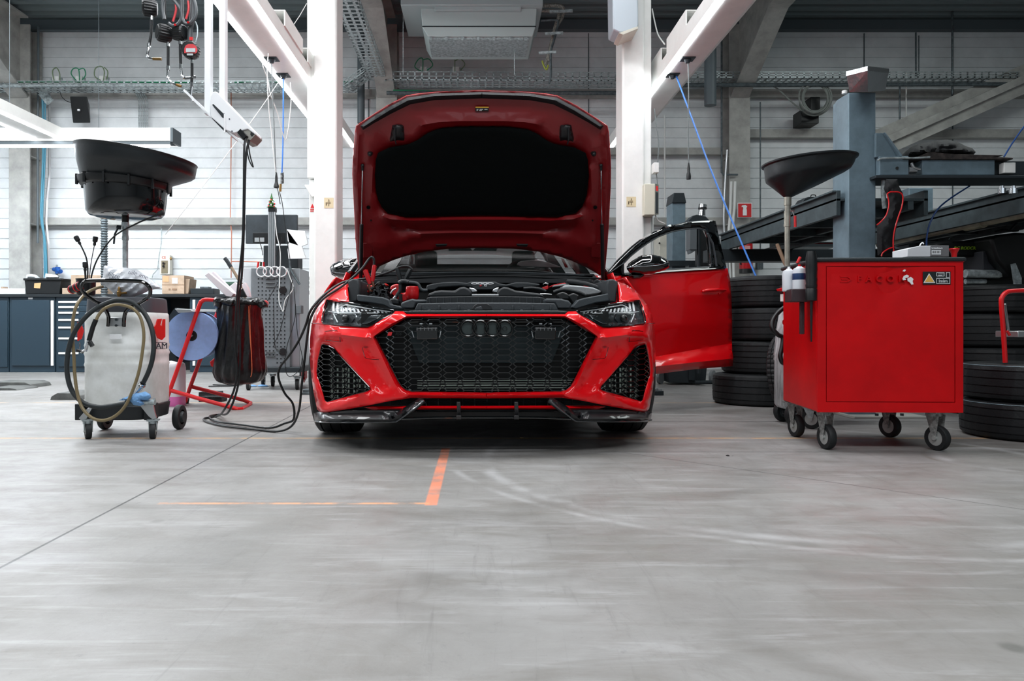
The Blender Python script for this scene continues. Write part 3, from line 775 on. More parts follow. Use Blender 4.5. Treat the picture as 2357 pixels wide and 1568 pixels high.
# gas struts
for s in (0, 1):
    X = (lambda x: x) if s == 0 else (lambda x: 2 * HC - x)
    a = hoodmap(X(834.5), 381, .01); b = cl(-.765 if s == 0 else .765, .42, .86); b = P(X(830), 662, b.y)
    mid = a + (b - a) * .46
    m = MB(); m.cyl(mid, b, .0115, n=14); o = m.build('gas_strut', M_black, CAR)
    MB().cyl(a, mid, .0042, n=10).build('strut_rod', M_chrome, o)
    MB().sphere(a, .011, 12).cyl(a, a + (mid - a).normalized() * .03, .008, n=10).build('strut_socket', M_black, o)
# ------------------------------------------------------------------ engine bay, cabin, sides, wheels, open door
M_bay = mat('bay_dark', (12, 15, 16), .7)
M_redp = mat('red_engine_parts', (190, 14, 22), .32, coat=.3)
M_body_in = mat('cabin_dark', (10, 13, 13), .85)
def slabs(name, pts, Y, d, m, parent=CAR, bevel=.004, mir=False, **k):
    q = MB()
    for pl in (pts if isinstance(pts[0][0], tuple) else [pts]): q.slab(pl, Y, d)
    o = q.build(name, m, parent, bevel=bevel, smooth=30, **k)
    if mir: mirror(q).build(name, m, parent, bevel=bevel, smooth=30, **k)
    return o
m = MB(); m.prism([cl(x, -.62, z) for x, z in ((-.78, .30), (.78, .30), (.78, .60), (-.78, .60))], cl(0, 1.2, 0) - cl(0, 0, 0))
m.prism([cl(x, .30, z) for x, z in ((-.76, .5), (.76, .5), (.76, .9), (-.76, .9))], cl(0, .1, 0) - cl(0, 0, 0))
m.build('engine_bay_tub', M_bay, CAR, smooth=0)
slabs('bonnet_gap_strip', [(936, 723.5), (926, 716.5), (955, 715), (1283, 715), (1312, 716.5), (1303, 723.5)], 3.645, .06, M_blackg)
sp = slabs('radiator_cover', [(953, 715.5), (961, 698), (1050, 696.5), (1190, 696.5), (1277, 698), (1286, 715.5)], 3.70, .14, M_plas, bevel=.006)
q = MB()
for x in (967, 1010.5, 1056, 1180, 1226, 1268): q.pbox(x - 1.8, 704, x + 2.2, 714, 3.685, .02)
for x in (988, 1034, 1079, 1156, 1201, 1250): q.slab([(x - 4, 715), (x - 2.5, 712), (x + 2.5, 712), (x + 4, 715)], 3.685, .02)
q.build('cover_rib', M_plas, sp, bevel=.002)
slabs('latch_recess', [(1084, 714), (1092, 703), (1099, 698.5), (1120, 698.5), (1129, 703), (1134, 714)], 3.69, .02, M_plasd, sp, .003)
slabs('latch_plate', [(1092, 714), (1097, 707), (1108, 705), (1112, 714)], 3.68, .02, M_plas, sp, .003)
ab = slabs('air_duct', [(981, 697.5), (982, 686), (990, 683.5), (1120, 681.5), (1240, 683.5), (1254, 686), (1256, 697.5)], 3.86, .14, M_plasd, bevel=.004)
q = MB()
for x in list(range(988, 1252, 16)): q.pbox(x, 685, x + 1.4, 697, 3.852, .015)
q.build('duct_rib', M_plas, ab)
slabs('headlight_bracket', [(922, 698), (930, 694), (941.5, 690), (949, 688), (956, 689.5), (981, 689.5), (981, 697), (958, 698), (954, 709), (948, 711), (924, 710)], 3.72, .12, M_plas, bevel=.008)
slabs('headlight_bracket', [(1254.8, 697), (1254.8, 687), (1291.5, 687.6), (1309, 692.4), (1317, 701), (1312, 711), (1283, 711), (1277, 698)], 3.72, .12, M_plas, bevel=.008)
slabs('side_cover', [(822, 678), (880, 684), (896, 690), (899, 700), (921, 705), (930, 712), (900, 712), (884, 703), (850, 697), (822, 692)], 3.80, .1, M_plas, bevel=.006)
slabs('side_cover', [(1316, 708), (1331, 690), (1345, 686), (1400, 675.4), (1403, 692), (1372, 697), (1345, 706), (1325, 712)], 3.80, .1, M_plas, bevel=.006)
slabs('air_box', [(982, 684), (987.5, 675.7), (1000, 670), (1015, 667.8), (1046.7, 669), (1057, 662), (1067.7, 660), (1079, 664), (1086, 672), (1087, 684)], 3.98, .2, M_plasd, bevel=.012)
slabs('air_box', [(1144, 684), (1145, 672), (1150, 664), (1160, 660.5), (1170.6, 662), (1187, 668.6), (1215, 672), (1241, 675.4), (1256, 684)], 3.98, .2, M_plasd, bevel=.012)
slabs('intake_funnel', [[(1079, 662), (1090, 663), (1098, 668), (1098, 673), (1086, 674)]], 4.06, .08, M_alu, bevel=.006)
slabs('intake_funnel', [[(1134, 673), (1134, 667), (1140, 663), (1149, 661), (1146, 675)]], 4.06, .08, M_alu, bevel=.006)
slabs('cross_brace', [(1086, 677), (1148, 677), (1148, 681), (1086, 681)], 3.90, .03, M_alu, bevel=.002)
ec = slabs('engine_cover', [(980, 669), (982, 657), (995, 653), (1020, 649.5), (1050, 648.5), (1075, 651), (1085, 648), (1140, 648), (1148, 652), (1165, 655), (1187, 649.6), (1215, 650), (1242.6, 653.7), (1242, 659), (1215, 661), (1190, 664), (1175, 660), (1142, 662), (1134, 668), (1092, 668), (1086, 661), (1060, 659), (1010, 662), (1000, 668)], 4.2, .4, mat('engine_cover', (40, 45, 48), .5, bump=.1, bscale=150), bevel=.014)
q = MB()
for k in range(4):
    c = P(1093 + k * 11.6, 652.6, 4.195); q.tube([c + Vector((.020 * math.cos(a), 0, .0042 * math.sin(a))) for a in [2 * PI * i / 20 for i in range(20)]], .0017, 5, closed=True)
q.build('cover_ring_emblem', mat('emblem_white', (240, 242, 244), .3), ec)
text_mesh('cover_lettering', 'RS', .016, mat('emblem_white'), P(1117, 657.3, 4.193), ec, .001, (PI / 2, 0, 0), .3)
slabs('cover_red_mark', [(1103, 659), (1106, 656), (1110, 656), (1107, 659)], 4.193, .003, mat('badge_red'), ec, 0)
# red castings and reservoirs on the left side
q = MB(); a = P(949, 690, 4.12); b = P(949, 659.5, 4.12); r = 15.5 / S(4.12)
q.lathe([(r * .8, 0), (r * .95, .01), (r, .03), (r * .98, (b - a).z - .012), (r * .9, (b - a).z)], a, (0, 0, 1), 24)
q.build('turbo_heat_cover', M_redp, CAR, bevel=.003)
slabs('red_casting', [[(896, 672), (899, 658), (912, 652.5), (920, 655), (921, 690), (903, 688), (897, 684)], [(921, 676), (936, 672), (944, 684), (940, 693), (926, 696)], [(890, 676), (904, 671), (914, 684), (902, 690)]], 4.16, .1, M_redp, bevel=.01)
slabs('suspension_brace', [[(822, 667), (822, 662), (845, 656.5), (862, 656), (876, 653.5), (889, 652.5), (894, 657), (880, 660), (850, 664)], [(820.5, 677), (824, 670), (833, 667.5), (849, 668.5), (845, 674), (833, 676.5)]], 4.3, .08, mat('orange_red_part', (214, 40, 30), .45), bevel=.006)
q = MB(); r2 = random.Random(3)
for i in range(26):
    x = r2.uniform(855, 886); y = r2.uniform(658, 676) + (x - 870) * .25; L = r2.uniform(8, 22)
    pts = [P(x, y, 4.1 + r2.uniform(-.05, .05)), P(x + L * .5, y - r2.uniform(0, 10), 4.05 + r2.uniform(-.05, .05)), P(x + L, y + r2.uniform(-6, 12), 4.1)]
    q.tube(pts, r2.uniform(.003, .007), 6, smooth=3)
q.build('wiring_loom', M_black, CAR)
q = MB()
for i in range(14):
    c = P(r2.uniform(857, 892), r2.uniform(662, 690), 4.02); q.cbox(c, (r2.uniform(.015, .035), .03, r2.uniform(.01, .025)), 0, Matrix.Rotation(r2.uniform(-.8, .8), 3, 'Y'))
q.build('connector_block', M_plasd, CAR, bevel=.002)
def hose(name, pts, rpx, Y, mt, parent=CAR, n=10, **k):
    r = rpx / S(Y)
    return MB().tube([P(p[0], p[1], p[2] if len(p) > 2 else Y) for p in pts], r, n, smooth=6).build(name, mt, parent, **k)
hose('coolant_hose', [(941, 649.5), (955, 651), (963, 655), (968, 664), (974, 668), (984, 668)], 3.6, 3.98, M_plas)
hose('coolant_hose', [(921, 655), (921, 668), (914, 680), (908, 688)], 4.2, 4.0, M_plasd)
hose('coolant_hose', [(918, 652), (928, 647.5), (940, 650)], 5.5, 4.0, M_plasd)
hose('coolant_hose', [(1274, 672.7), (1288, 668), (1303.7, 667), (1331, 672.7), (1348.5, 680)], 4, 4.0, M_plasd)
hose('coolant_hose', [(1304, 647), (1330, 650), (1358, 656), (1386.5, 668), (1392, 676)], 5, 4.25, M_plasd)
hose('coolant_hose', [(1205, 664), (1225, 663), (1245, 666), (1256, 671)], 3.4, 4.05, M_plasd)
hose('filler_neck', [(922, 677), (922, 694)], 4.6, 3.9, M_black)
hose('metal_fitting', [(899, 676), (905, 668), (912, 664)], 2, 3.95, M_alu); hose('metal_fitting', [(905, 690), (911, 682)], 3, 3.93, M_alu)
hose('metal_fitting', [(1250, 655), (1256, 652), (1262, 655)], 1.8, 4.1, M_chrome); hose('metal_fitting', [(1233, 662), (1242, 664)], 1.8, 4.05, M_chrome)
hose('metal_pipe', [(1243, 677), (1258, 677), (1270, 678)], 1.2, 3.9, M_alu)
slabs('pump_block', [[(895, 700), (897, 688), (908, 686), (920, 690), (921, 702)], [(1320, 704), (1312, 690), (1305, 680), (1320, 674), (1333, 680), (1330, 700)], [(1285, 690), (1282, 676), (1296, 671), (1310, 678), (1312, 690)]], 3.9, .1, M_black, bevel=.008)
slabs('valve_cover', [(1291.5, 661), (1300, 657), (1312, 656.4), (1340, 658.5), (1366, 662), (1385, 670), (1382.5, 675.4), (1368, 678), (1355, 679.5), (1345, 679), (1318, 672), (1295.5, 667)], 4.15, .12, M_silver, bevel=.008)
slabs('ribbed_housing', [(1272.5, 661), (1274, 657.5), (1295, 653.5), (1309, 653), (1312, 655.5)], 4.25, .08, M_silver, bevel=.003)
slabs('red_casting', [[(1262, 661), (1275, 655), (1300, 650.5), (1304, 653), (1272, 659.5), (1265, 662)], [(1342, 658), (1362, 657), (1368, 663), (1360, 664)], [(1382, 661), (1394, 661), (1400, 671), (1392, 673)], [(1247, 662), (1262, 657), (1262, 666), (1252, 668)]], 4.3, .06, M_redp, bevel=.004)
# cowl, seals, wipers
cw = MB()
for Y, ya, yb, dd, x0, x1 in ((4.62, 641, 652, .1, 826, 1402), (4.72, 634.5, 642, .12, 838, 1385), (4.85, 627, 635, .1, 852, 1368)):
    pl = [(x0, yb), (x0, ya + 5), (x0 + 60, ya + 1.5), (1109, ya - 1), (x1 - 60, ya + 1.5), (x1, ya + 5), (x1, yb)]
    cw.slab(pl, Y, dd)
cw.build('scuttle_panel', M_plasd, CAR, bevel=.006)
hose('bonnet_rear_seal', [(850, 645), (930, 640.5), (1000, 637), (1109, 635), (1220, 637), (1300, 642), (1352, 646), (1358, 642)], 2.6, 4.68, M_rubber)
hose('scuttle_edge', [(862, 630), (950, 629), (1109, 627), (1250, 629.5), (1345, 634)], 1.6, 4.8, M_plas)
hose('wiper', [(1110, 621), (1180, 622), (1260, 627), (1320, 637)], 1.8, 4.86, M_black); hose('wiper', [(1120, 619), (1160, 618), (1230, 616)], 1.3, 4.9, M_black)
hose('wiper', [(880, 627), (950, 626), (1030, 622)], 1.8, 4.86, M_black)
for s in (0, 1):
    q = MB(); q.slab([(800, 647.5), (812, 641), (824, 643), (827, 655), (826, 680), (821, 694), (804, 696.5), (803, 670)], 4.0, .45)
    (q if s == 0 else mirror(q)).build('wing_edge_trim', mat('wing_trim', (58, 62, 65), .6), CAR, bevel=.008)
    q = MB(); q.slab([(822, 652), (836, 640), (848, 645), (846, 672), (836, 680), (822, 684)], 4.5, .2)
    (q if s == 0 else mirror(q)).build('strut_tower', M_black, CAR, bevel=.01)
# windscreen, cabin
gw = MB()
ws = [[(-.80, .52, .985), (-.4, .44, .985), (0, .41, .985), (.4, .44, .985), (.80, .52, .985)], [(-.60, 1.28, 1.41), (-.3, 1.22, 1.43), (0, 1.2, 1.435), (.3, 1.22, 1.43), (.60, 1.28, 1.41)]]
gw.add([cl(*p) for r in ws for p in r], [(i, i + 1, 6 + i, 5 + i) for i in range(4)]); gw.build('windscreen', M_screen_glass, CAR, solid=.005)
roof = MB(); R = []
ys = [1.22, 1.6, 2.2, 2.8, 3.3, 3.55]; zs = [1.435, 1.46, 1.47, 1.47, 1.46, 1.445]
for y, z in zip(ys, zs):
    for x in (-.64, -.5, -.25, 0, .25, .5, .64): R.append(cl(x, y, z - .05 * (abs(x) / .64) ** 3))
roof.add(R, [(j * 7 + i, j * 7 + i + 1, (j + 1) * 7 + i + 1, (j + 1) * 7 + i) for j in range(5) for i in range(6)])
roof.build('roof', M_paint, CAR, smooth=60, solid=.04)
hl2 = MB(); hl2.add([v - Vector((0, 0, .03)) for v in R], [(j * 7 + i, j * 7 + i + 1, (j + 1) * 7 + i + 1, (j + 1) * 7 + i) for j in range(5) for i in range(6)]); hl2.build('headlining', M_body_in, CAR, smooth=60, solid=.01)
for sx in (-1, 1):
    q = MB(); q.tube([cl(sx * .84, .45, .96), cl(sx * .74, .85, 1.2), cl(sx * .63, 1.28, 1.40), cl(sx * .63, 1.9, 1.42), cl(sx * .63, 2.8, 1.42), cl(sx * .64, 3.4, 1.37), cl(sx * .72, 3.8, 1.1), cl(sx * .8, 3.9, .98)], .032, 8, smooth=4)
    q.bar(cl(sx * .93, 1.62, .98), cl(sx * .66, 1.7, 1.40), .09, .05, (0, 1, 0)); q.bar(cl(sx * .92, 2.6, .98), cl(sx * .66, 2.7, 1.40), .09, .05, (0, 1, 0))
    q.build('window_frame', M_blackg, CAR, smooth=60)
    # flank with wheel arches
    q = MB(); rows = [(.24, .945), (.33, .965), (.45, .97), (.62, .97), (.76, .96), (.83, .935), (.88, .90), (.92, .87), (.97, .85)]
    ycol = [.02 + .07 * k for k in range(57)]; vv = []
    for z, x in rows:
        for y in ycol:
            xx = x - (.16 * ((y - 3.0) / 1.0) ** 2 if y > 3.0 else 0); vv.append(cl(sx * xx, y, z))
    ff = []; nc = len(ycol)
    for j in range(len(rows) - 1):
        for i in range(nc - 1):
            yc = (ycol[i] + ycol[i + 1]) / 2; zc = (rows[j][0] + rows[j + 1][0]) / 2
            if math.hypot(yc, zc - .36) < .41 or math.hypot(yc - 2.93, zc - .36) < .41: continue
            if sx > 0 and .56 < yc < 1.66 and zc > .33: continue
            if yc < .3 and zc > .9: continue
            f = (j * nc + i, j * nc + i + 1, (j + 1) * nc + i + 1, (j + 1) * nc + i); ff.append(f if sx > 0 else f[::-1])
    q.add(vv, ff); q.build('body_side', M_paint, CAR, smooth=60, solid=.012)
    # wing top behind the headlamp
    q = MB(); vv = []; cols = [(.76, 0), (.79, .004), (.82, .0), (.85, -.02), (.88, -.05)]
    ysr = [.28, .36, .44, .52, .60]; zr = [.875, .905, .935, .96, .975]
    for y, z in zip(ysr, zr):
        for x, dz in cols: vv.append(cl(sx * x, y, z + dz))
    q.add(vv, [(j * 5 + i, j * 5 + i + 1, (j + 1) * 5 + i + 1, (j + 1) * 5 + i) for j in range(4) for i in range(4)]); q.build('wing_top', M_paint, CAR, smooth=60, solid=.01)
q = MB(); q.prism([cl(x, 3.9, z) for x, z in ((-.82, .32), (.82, .32), (.82, .98), (-.82, .98))], cl(0, .08, 0) - cl(0, 0, 0)); q.build('tailgate', M_paint, CAR, bevel=.03)
q = MB(); q.prism([cl(x, y, z) for x, y, z in ((-.8, 3.9, .97), (.8, 3.9, .97), (.62, 3.55, 1.42), (-.62, 3.55, 1.42))], (0, .006, .004)); q.build('rear_window', M_glass, CAR, smooth=0)
q = MB(); q.prism([cl(-.88, y, z) for y, z in ((.45, .28), (3.88, .28), (3.88, .5), (1.5, .5), (.45, .6))], cl(1.76, 0, 0) - cl(0, 0, 0)); q.build('cabin_floor', M_body_in, CAR, smooth=0)
q = MB(); q.prism([cl(-.80, y, z) for y, z in ((.47, .60), (.47, .95), (.62, .985), (1.02, .985), (1.12, .92), (1.1, .7))], cl(1.6, 0, 0) - cl(0, 0, 0)); q.build('dashboard', M_body_in, CAR, bevel=.02)
q = MB()
for sx in (-1, 1): q.prism([cl(sx * .86, y, z) for y, z in ((.5, .5), (3.85, .5), (3.85, .96), (.5, .97))], cl(-.03 * sx, 0, 0) - cl(0, 0, 0))
q.prism([cl(x, 3.86, z) for x, z in ((-.8, .4), (.8, .4), (.78, .97), (-.78, .97))], cl(0, .02, 0) - cl(0, 0, 0)); q.build('cabin_trim', M_body_in, CAR, smooth=0)
for sx in (-.43, .43):
    q = MB(); q.prism([cl(sx - .24, y, z) for y, z in ((1.35, .5), (1.9, .5), (2.1, 1.12), (2.0, 1.14), (1.82, .72), (1.35, .7))], cl(.48, 0, 0) - cl(0, 0, 0))
    q.prism([cl(sx - .10, y, z) for y, z in ((2.06, 1.14), (2.16, 1.14), (2.18, 1.29), (2.1, 1.3))], cl(.20, 0, 0) - cl(0, 0, 0)); q.build('front_seat', M_body_in, CAR, bevel=.03)
q = MB(); q.prism([cl(-.75, y, z) for y, z in ((2.5, .5), (3.0, .5), (3.2, 1.24), (3.1, 1.27), (2.95, .75), (2.5, .75))], cl(1.5, 0, 0) - cl(0, 0, 0)); q.build('rear_seat', M_body_in, CAR, bevel=.02)
c = cl(.38, 1.12, .98); MB().torus(c, (0, .9, -.35), .17, .014, 32, 8).build('steering_wheel', M_black, CAR)
q = MB().slab([(1190, 609), (1193, 604), (1200, 601), (1238, 597.5), (1250, 600), (1291, 614), (1290, 616), (1200, 613.5)], 5.02, .05); q.build('paper_behind_windscreen', M_screen, CAR, bevel=.002)
MB().slab([(1291, 594), (1298, 596), (1308, 616), (1301, 616)], 5.5, .01).build('seat_belt', M_redp, CAR)
MB().slab([(1305, 600), (1309, 600), (1319, 617), (1315, 617)], 5.5, .01).build('belt_guide', M_paper, CAR)
# underside and wheels
q = MB(); q.prism([cl(-.80, y, z) for y, z in ((-.62, .17), (-.6, .2), (3.8, .2), (3.8, .16), (-.4, .13))], cl(1.6, 0, 0) - cl(0, 0, 0)); q.build('underbody', M_bay, CAR, smooth=0)
M_tyre = mat('tyre_rubber', (27, 30, 32), .6, bump=.2, bscale=90, vary=.25)
M_rim = mat('dark_alloy', (40, 42, 44), .3, .8)
def tyre_profile(ro, ri, w, ng=4, gd=.008):
    """closed profile (radius, axial) with shoulders, sidewall and tread grooves"""
    h = w / 2; pr = [(ri, -h * .72), (ri + .012, -h * .86), (ri + (ro - ri) * .45, -h * 1.0), (ro - .022, -h * .94), (ro - .006, -h * .84)]
    xs = [(-.84 + 1.68 * (k + .5) / ng) for k in range(ng)]; g = .035
    for x in xs:
        c = .005 * (abs(x) ** 2); pr += [(ro - c, h * (x - g)), (ro - gd - c, h * (x - g * .7)), (ro - gd - c, h * (x + g * .7)), (ro - c, h * (x + g))]
    pr += [(ro - .006, h * .84), (ro - .022, h * .94), (ri + (ro - ri) * .45, h * 1.0), (ri + .012, h * .86), (ri, h * .72)]
    return pr
for (x, y) in ((-.83, 0), (.83, 0), (-.83, 2.93), (.83, 2.93)):
    o = cl(x, y, .362); a = cl(1, 0, 0) - cl(0, 0, 0)
    w_ = MB().ring(tyre_profile(.362, .285, .26), o, a, 56).build('wheel', M_tyre, CAR, smooth=30)
    q = MB(); q.ring([(.285, -.11), (.285, .11), (.27, .11), (.27, -.11)], o, a, 40).cyl(o - a * .03, o + a * .09 * (1 if x > 0 else -1), .05, n=20)
    for k in range(10):
        t = 2 * PI * k / 10; z = Vector((0, 0, 1)); yv = (CW.to_3x3() @ Vector((0, 1, 0))); dv = z * math.cos(t) + yv * math.sin(t); s_ = 1 if x > 0 else -1
        q.bar(o + a * .06 * s_ + dv * .04, o + a * .10 * s_ + dv * .275, .03, .02, a)
    q.build('rim', M_rim, w_, smooth=30)
    MB().cyl(o - a * .015, o + a * .015, .2, n=32).build('brake_disc', M_galv, w_)
# mirrors
def mirror_unit(pl, Y, parent, foot, line):
    r = inflate(pl, Y, .17, 4, sharp=.5); o = r.build('door_mirror', M_blackg, parent, smooth=60)
    MB().tube([P(x, y, Y - .082) for x, y in line], .0028, 6, smooth=4).build('chrome_line', mat('satin_trim', (120, 126, 130), .25, .8), o)
    q = inflate(foot, Y + .04, .10, 4, sharp=.4); q.build('mirror_foot', M_blackg, o, smooth=60)
mirror_unit([(759, 617), (765, 608), (785, 599), (807.6, 594.6), (822, 594.6), (827, 604), (826, 626), (820, 636), (801, 641.5), (776, 639), (763.5, 633)], 5.2, CAR, [(800, 636), (838, 634), (842, 645), (812, 646)], [(761, 626), (780, 628.5), (800, 629), (824, 627)])
# open front door
DOORP = Vector((.99, 5.2, 0)); DD = Vector((.842, .54, 0)).normalized(); DN = Vector((DD.y, -DD.x, 0))
dmap = planemap(DOORP, DN)
dl = [(1392, 638), (1430, 633), (1500, 627), (1600, 621.5), (1667, 617.5), (1675, 618), (1680, 640), (1683.5, 680), (1685.5, 740), (1685, 786), (1685, 806), (1688, 823), (1686.5, 843), (1600, 850), (1510, 861.5), (1478, 863), (1440, 820), (1415, 740)]
V, Fc = skin(dl, dmap, 9, edge_off=[0] * 5 + [-.02, -.015, 0, .004, -.03, .03, .045, .0, .0, .0, -.01, 0, 0], feats=[([(1440, 828), (1511, 821), (1600, 805), (1684, 790)], -.05), ([(1450, 836), (1511, 831), (1600, 819), (1684, 807)], .02), ([(1455, 850), (1511, 844), (1600, 834), (1686, 825.5)], .065),
    ([(1420, 690), (1500, 683), (1600, 677), (1680, 672)], .022), ([(1425, 645), (1500, 638), (1600, 632), (1676, 628)], .004), ([(1430, 760), (1560, 752), (1680, 740)], .0)])
door = MB().add(V, Fc).build('front_door', M_paint, CAR, smooth=55, solid=.01)
q = MB(); q.prism([dmap(x, y, -.09) for x, y in ((1405, 645), (1670, 626), (1680, 700), (1680, 800), (1480, 840), (1440, 800), (1415, 720))], DN * -.05); q.build('door_inner_panel', M_body_in, door, bevel=.02)
fo = [(1391, 637.5), (1400, 628), (1420, 607), (1460, 568), (1480, 552), (1500, 541), (1540, 523), (1580, 512.5), (1615, 508.5), (1640, 507.5), (1647, 509), (1655, 545), (1663, 580), (1672, 617), (1640, 620), (1430, 634)]
fi = [(1435.5, 630), (1435, 607), (1450, 591), (1470, 574.5), (1490, 560), (1515, 545), (1545, 533.5), (1580, 527), (1610, 525.5), (1624, 530), (1631, 545), (1635, 580), (1636.5, 614), (1540, 621)]
V, Fc = skin(fo, lambda x, y, o: dmap(x, y, .004 + o), 7, holes=[fi], edge_off=.0, hole_off=-.01)
fr = MB().add(V, Fc).build('door_window_frame', M_blackg, door, smooth=50, solid=.03)
q = MB(); q.tube([dmap(x, y, -.012) for x, y in fi], .006, 6, closed=True); q.build('window_seal', mat('seal_grey', (70, 76, 80), .5), door)
q = MB(); q.tube([dmap(x, y, .0) for x, y in ((1628, 538), (1640, 560), (1646, 590), (1649, 613))], .009, 8); q.tube([dmap(x, y, .012) for x, y in ((1398, 632), (1425, 613), (1437, 605))], .003, 6); q.build('frame_trim', mat('seal_grey'), door)
q = MB(); q.prism([dmap(x, y, -.02) for x, y in fi], DN * -.004); q.build('door_glass', M_glass, door, smooth=0)
q = MB(); q.tube([dmap(x, y, .012) for x, y in ((1430, 636), (1540, 625.5), (1668, 617.5))], .005, 6); q.build('waist_trim', M_blackg, door)
q = MB(); q.tube([dmap(x, y, o) for x, y, o in ((1617, 672, .0), (1620, 670, .035), (1640, 668, .045), (1660, 667.5, .04), (1673, 668, .0))], [.006, .010, .012, .012, .009, .007], 10, smooth=5)
hd = q.build('door_handle', M_paint, door)
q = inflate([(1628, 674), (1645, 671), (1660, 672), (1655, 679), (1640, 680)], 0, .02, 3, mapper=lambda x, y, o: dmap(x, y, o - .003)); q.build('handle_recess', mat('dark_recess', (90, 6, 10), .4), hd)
c = dmap(1656, 676, .03); MB().sphere(c, .007, 12).build('lock_cap', M_paint, hd)
mirror_unit([(1442, 614), (1447, 606), (1460, 597), (1475, 588), (1500, 586), (1522, 590), (1536, 598), (1542, 608), (1540, 616), (1530, 622), (1505, 629), (1480, 632), (1450, 629), (1443, 621)], 5.16, door, [(1450, 626), (1484, 629), (1483, 636), (1474, 643), (1458, 644), (1447, 638)], [(1443, 616), (1465, 614), (1495, 612.5), (1520, 610), (1538, 604)])
# ================================================================== structures of the hall: lift posts, gantries, trays
def T(name, label, cat, x, y, group=None, rz=0): return thing(name, label, cat, (x, y, 0), rz, group)
def tubeP(pts, rpx, Y, n=8, smooth=5, m=None, **k):
    m = m or MB(); r = rpx / S(Y)
    return m.tube([P(p[0], p[1], p[2] if len(p) > 2 else Y) for p in pts], r, n, smooth=smooth, **k)
LIFTS = []
for s, (x0, x1) in enumerate(((722, 775), (1432, 1484))):
    a = P(x0, 909, 6.8).x; b = P(x1, 909, 6.8).x
    side = 'left of' if s == 0 else 'right of'
    t = T('lift_post', ('white two-post lift column on the left of the car, beside the raised bonnet' if s == 0 else 'white two-post lift column behind the open car door, with a cream control box'), 'vehicle lift', (a + b) / 2, 6.95, 'pair of white lift columns'); LIFTS.append(t)
    m = MB(); m.box((a, 6.8, 0), (b, 7.12, 4.35)); m.build('column', M_white, t, bevel=.02)
    sx = -1 if s == 0 else 1; e = a if s == 0 else b
    m = MB(); c0, c1 = sorted((e, e + sx * .075)); m.box((c0, 6.86, 2.01 if s == 0 else 0), (c1, 7.10, 4.3)); 
    if s == 0:
        m.box((e - .065, 6.9, 0), (e, 7.05, 2.0))
        m.prism([P(700, 425, 6.85), P(724, 425, 6.85), P(724, 452, 6.85), P(717, 455, 6.85)], (0, .1, 0))
    m.build('cover', M_white, t, bevel=.008)
    m = MB(); m.box((min(a, a + sx * .1) - .02, 6.78, 0), (max(b, b + sx * .12) + .02, 7.3, .02)).box((e + sx * .04, 6.79, .02), (e + sx * .10, 6.85, .05)); m.build('base_plate', M_galvd, t, bevel=.003)
    m = MB(); 
    q = (746, 455, 767.5, 479) if s == 0 else (1442, 453, 1464, 476)
    m.pbox(*q, 6.797, .004); st = m.build('sticker', mat('cream_sticker', (214, 200, 165), .5), t, smooth=0)
    m = MB(); cx = (q[0] + q[2]) / 2; cy = (q[1] + q[3]) / 2
    for bx in ((cx - .7, cy - 8, cx + .7, cy - 3), (cx - .7, cy + 2, cx + .7, cy + 8), (cx - 4, cy - 2, cx + 4, cy - 1), (cx - 4, cy + 1, cx + 4, cy + 2), (cx - 7, cy - 1, cx - 5, cy + 6)): m.pbox(*bx, 6.795, .003)
    m.build('pictogram', mat('sticker_ink', (90, 74, 50), .6), st, smooth=0)
    m = MB(); m.box((a + .03, 7.0, .1), (b - .03, 7.16, .35)); m.build('carriage', M_dark, t, bevel=.005)
m = MB(); m.pbox(716, 468, 722, 478, 6.855, .003); tri = MB().slab([(714.5, 479), (719, 469), (723.5, 479)], 6.895, .003); 
tri.build('warning_triangle', mat('sign_red', (205, 36, 40), .4), LIFTS[0], smooth=0)
MB().pbox(714, 481, 723, 483, 6.895, .003).pbox(714, 485, 722, 487, 6.895, .003).build('warning_text', mat('sign_red'), LIFTS[0], smooth=0)
# control box, junction box and motor on the right column
m = MB(); m.pbox(1483, 423, 1508, 495, 6.72, .16); cb = m.build('control_box', mat('control_cream', (206, 203, 186), .5), LIFTS[1], bevel=.006)
m = MB(); m.add([P(1508, 423, 6.72), P(1516, 425, 6.9), P(1516, 494, 6.9), P(1508, 495, 6.72)], [(0, 1, 2, 3)]); m.build('box_side', mat('control_side', (150, 150, 138), .5), cb, smooth=0)
MB().slab([(1510, 428), (1515, 429), (1515, 440), (1510, 439)], 6.71, .004).build('red_label', mat('sign_red'), cb, smooth=0)
MB().slab([(1509.5, 442), (1515, 443), (1515, 492), (1509.5, 491)], 6.71, .004).build('dark_label', M_dark, cb, smooth=0)
m = MB(); m.pbox(1505, 374, 1517, 397, 6.75, .1); m.build('junction_box', M_white, LIFTS[1], bevel=.004)
m = MB(); tubeP([(1510, 397), (1512, 410), (1513, 424)], 1.2, 6.8, m=m); tubeP([(1506, 250), (1511, 290), (1516, 330), (1514, 374)], 1.3, 6.85, m=m); m.build('control_cable', M_gcable, LIFTS[1])
m = MB(); tubeP([(1500, 495), (1501, 540), (1502, 620)], 2, 6.9, m=m); tubeP([(1508, 495), (1515, 508), (1530, 515)], 1.5, 6.9, m=m); m.build('control_cable', M_wcable, LIFTS[1])
m = MB(); m.slab([(1409, -60), (1468, -60), (1470, 60), (1462, 68), (1428, 76), (1411, 68)], 6.55, .25); mo = m.build('motor_housing', mat('motor_housing', (176, 186, 194), .4, .2), LIFTS[1], bevel=.012)
m = MB(); m.slab([(1424, 76), (1468, 60), (1469, 66), (1434, 80)], 6.54, .26); m.build('housing_lip', M_cream, mo, bevel=.003)
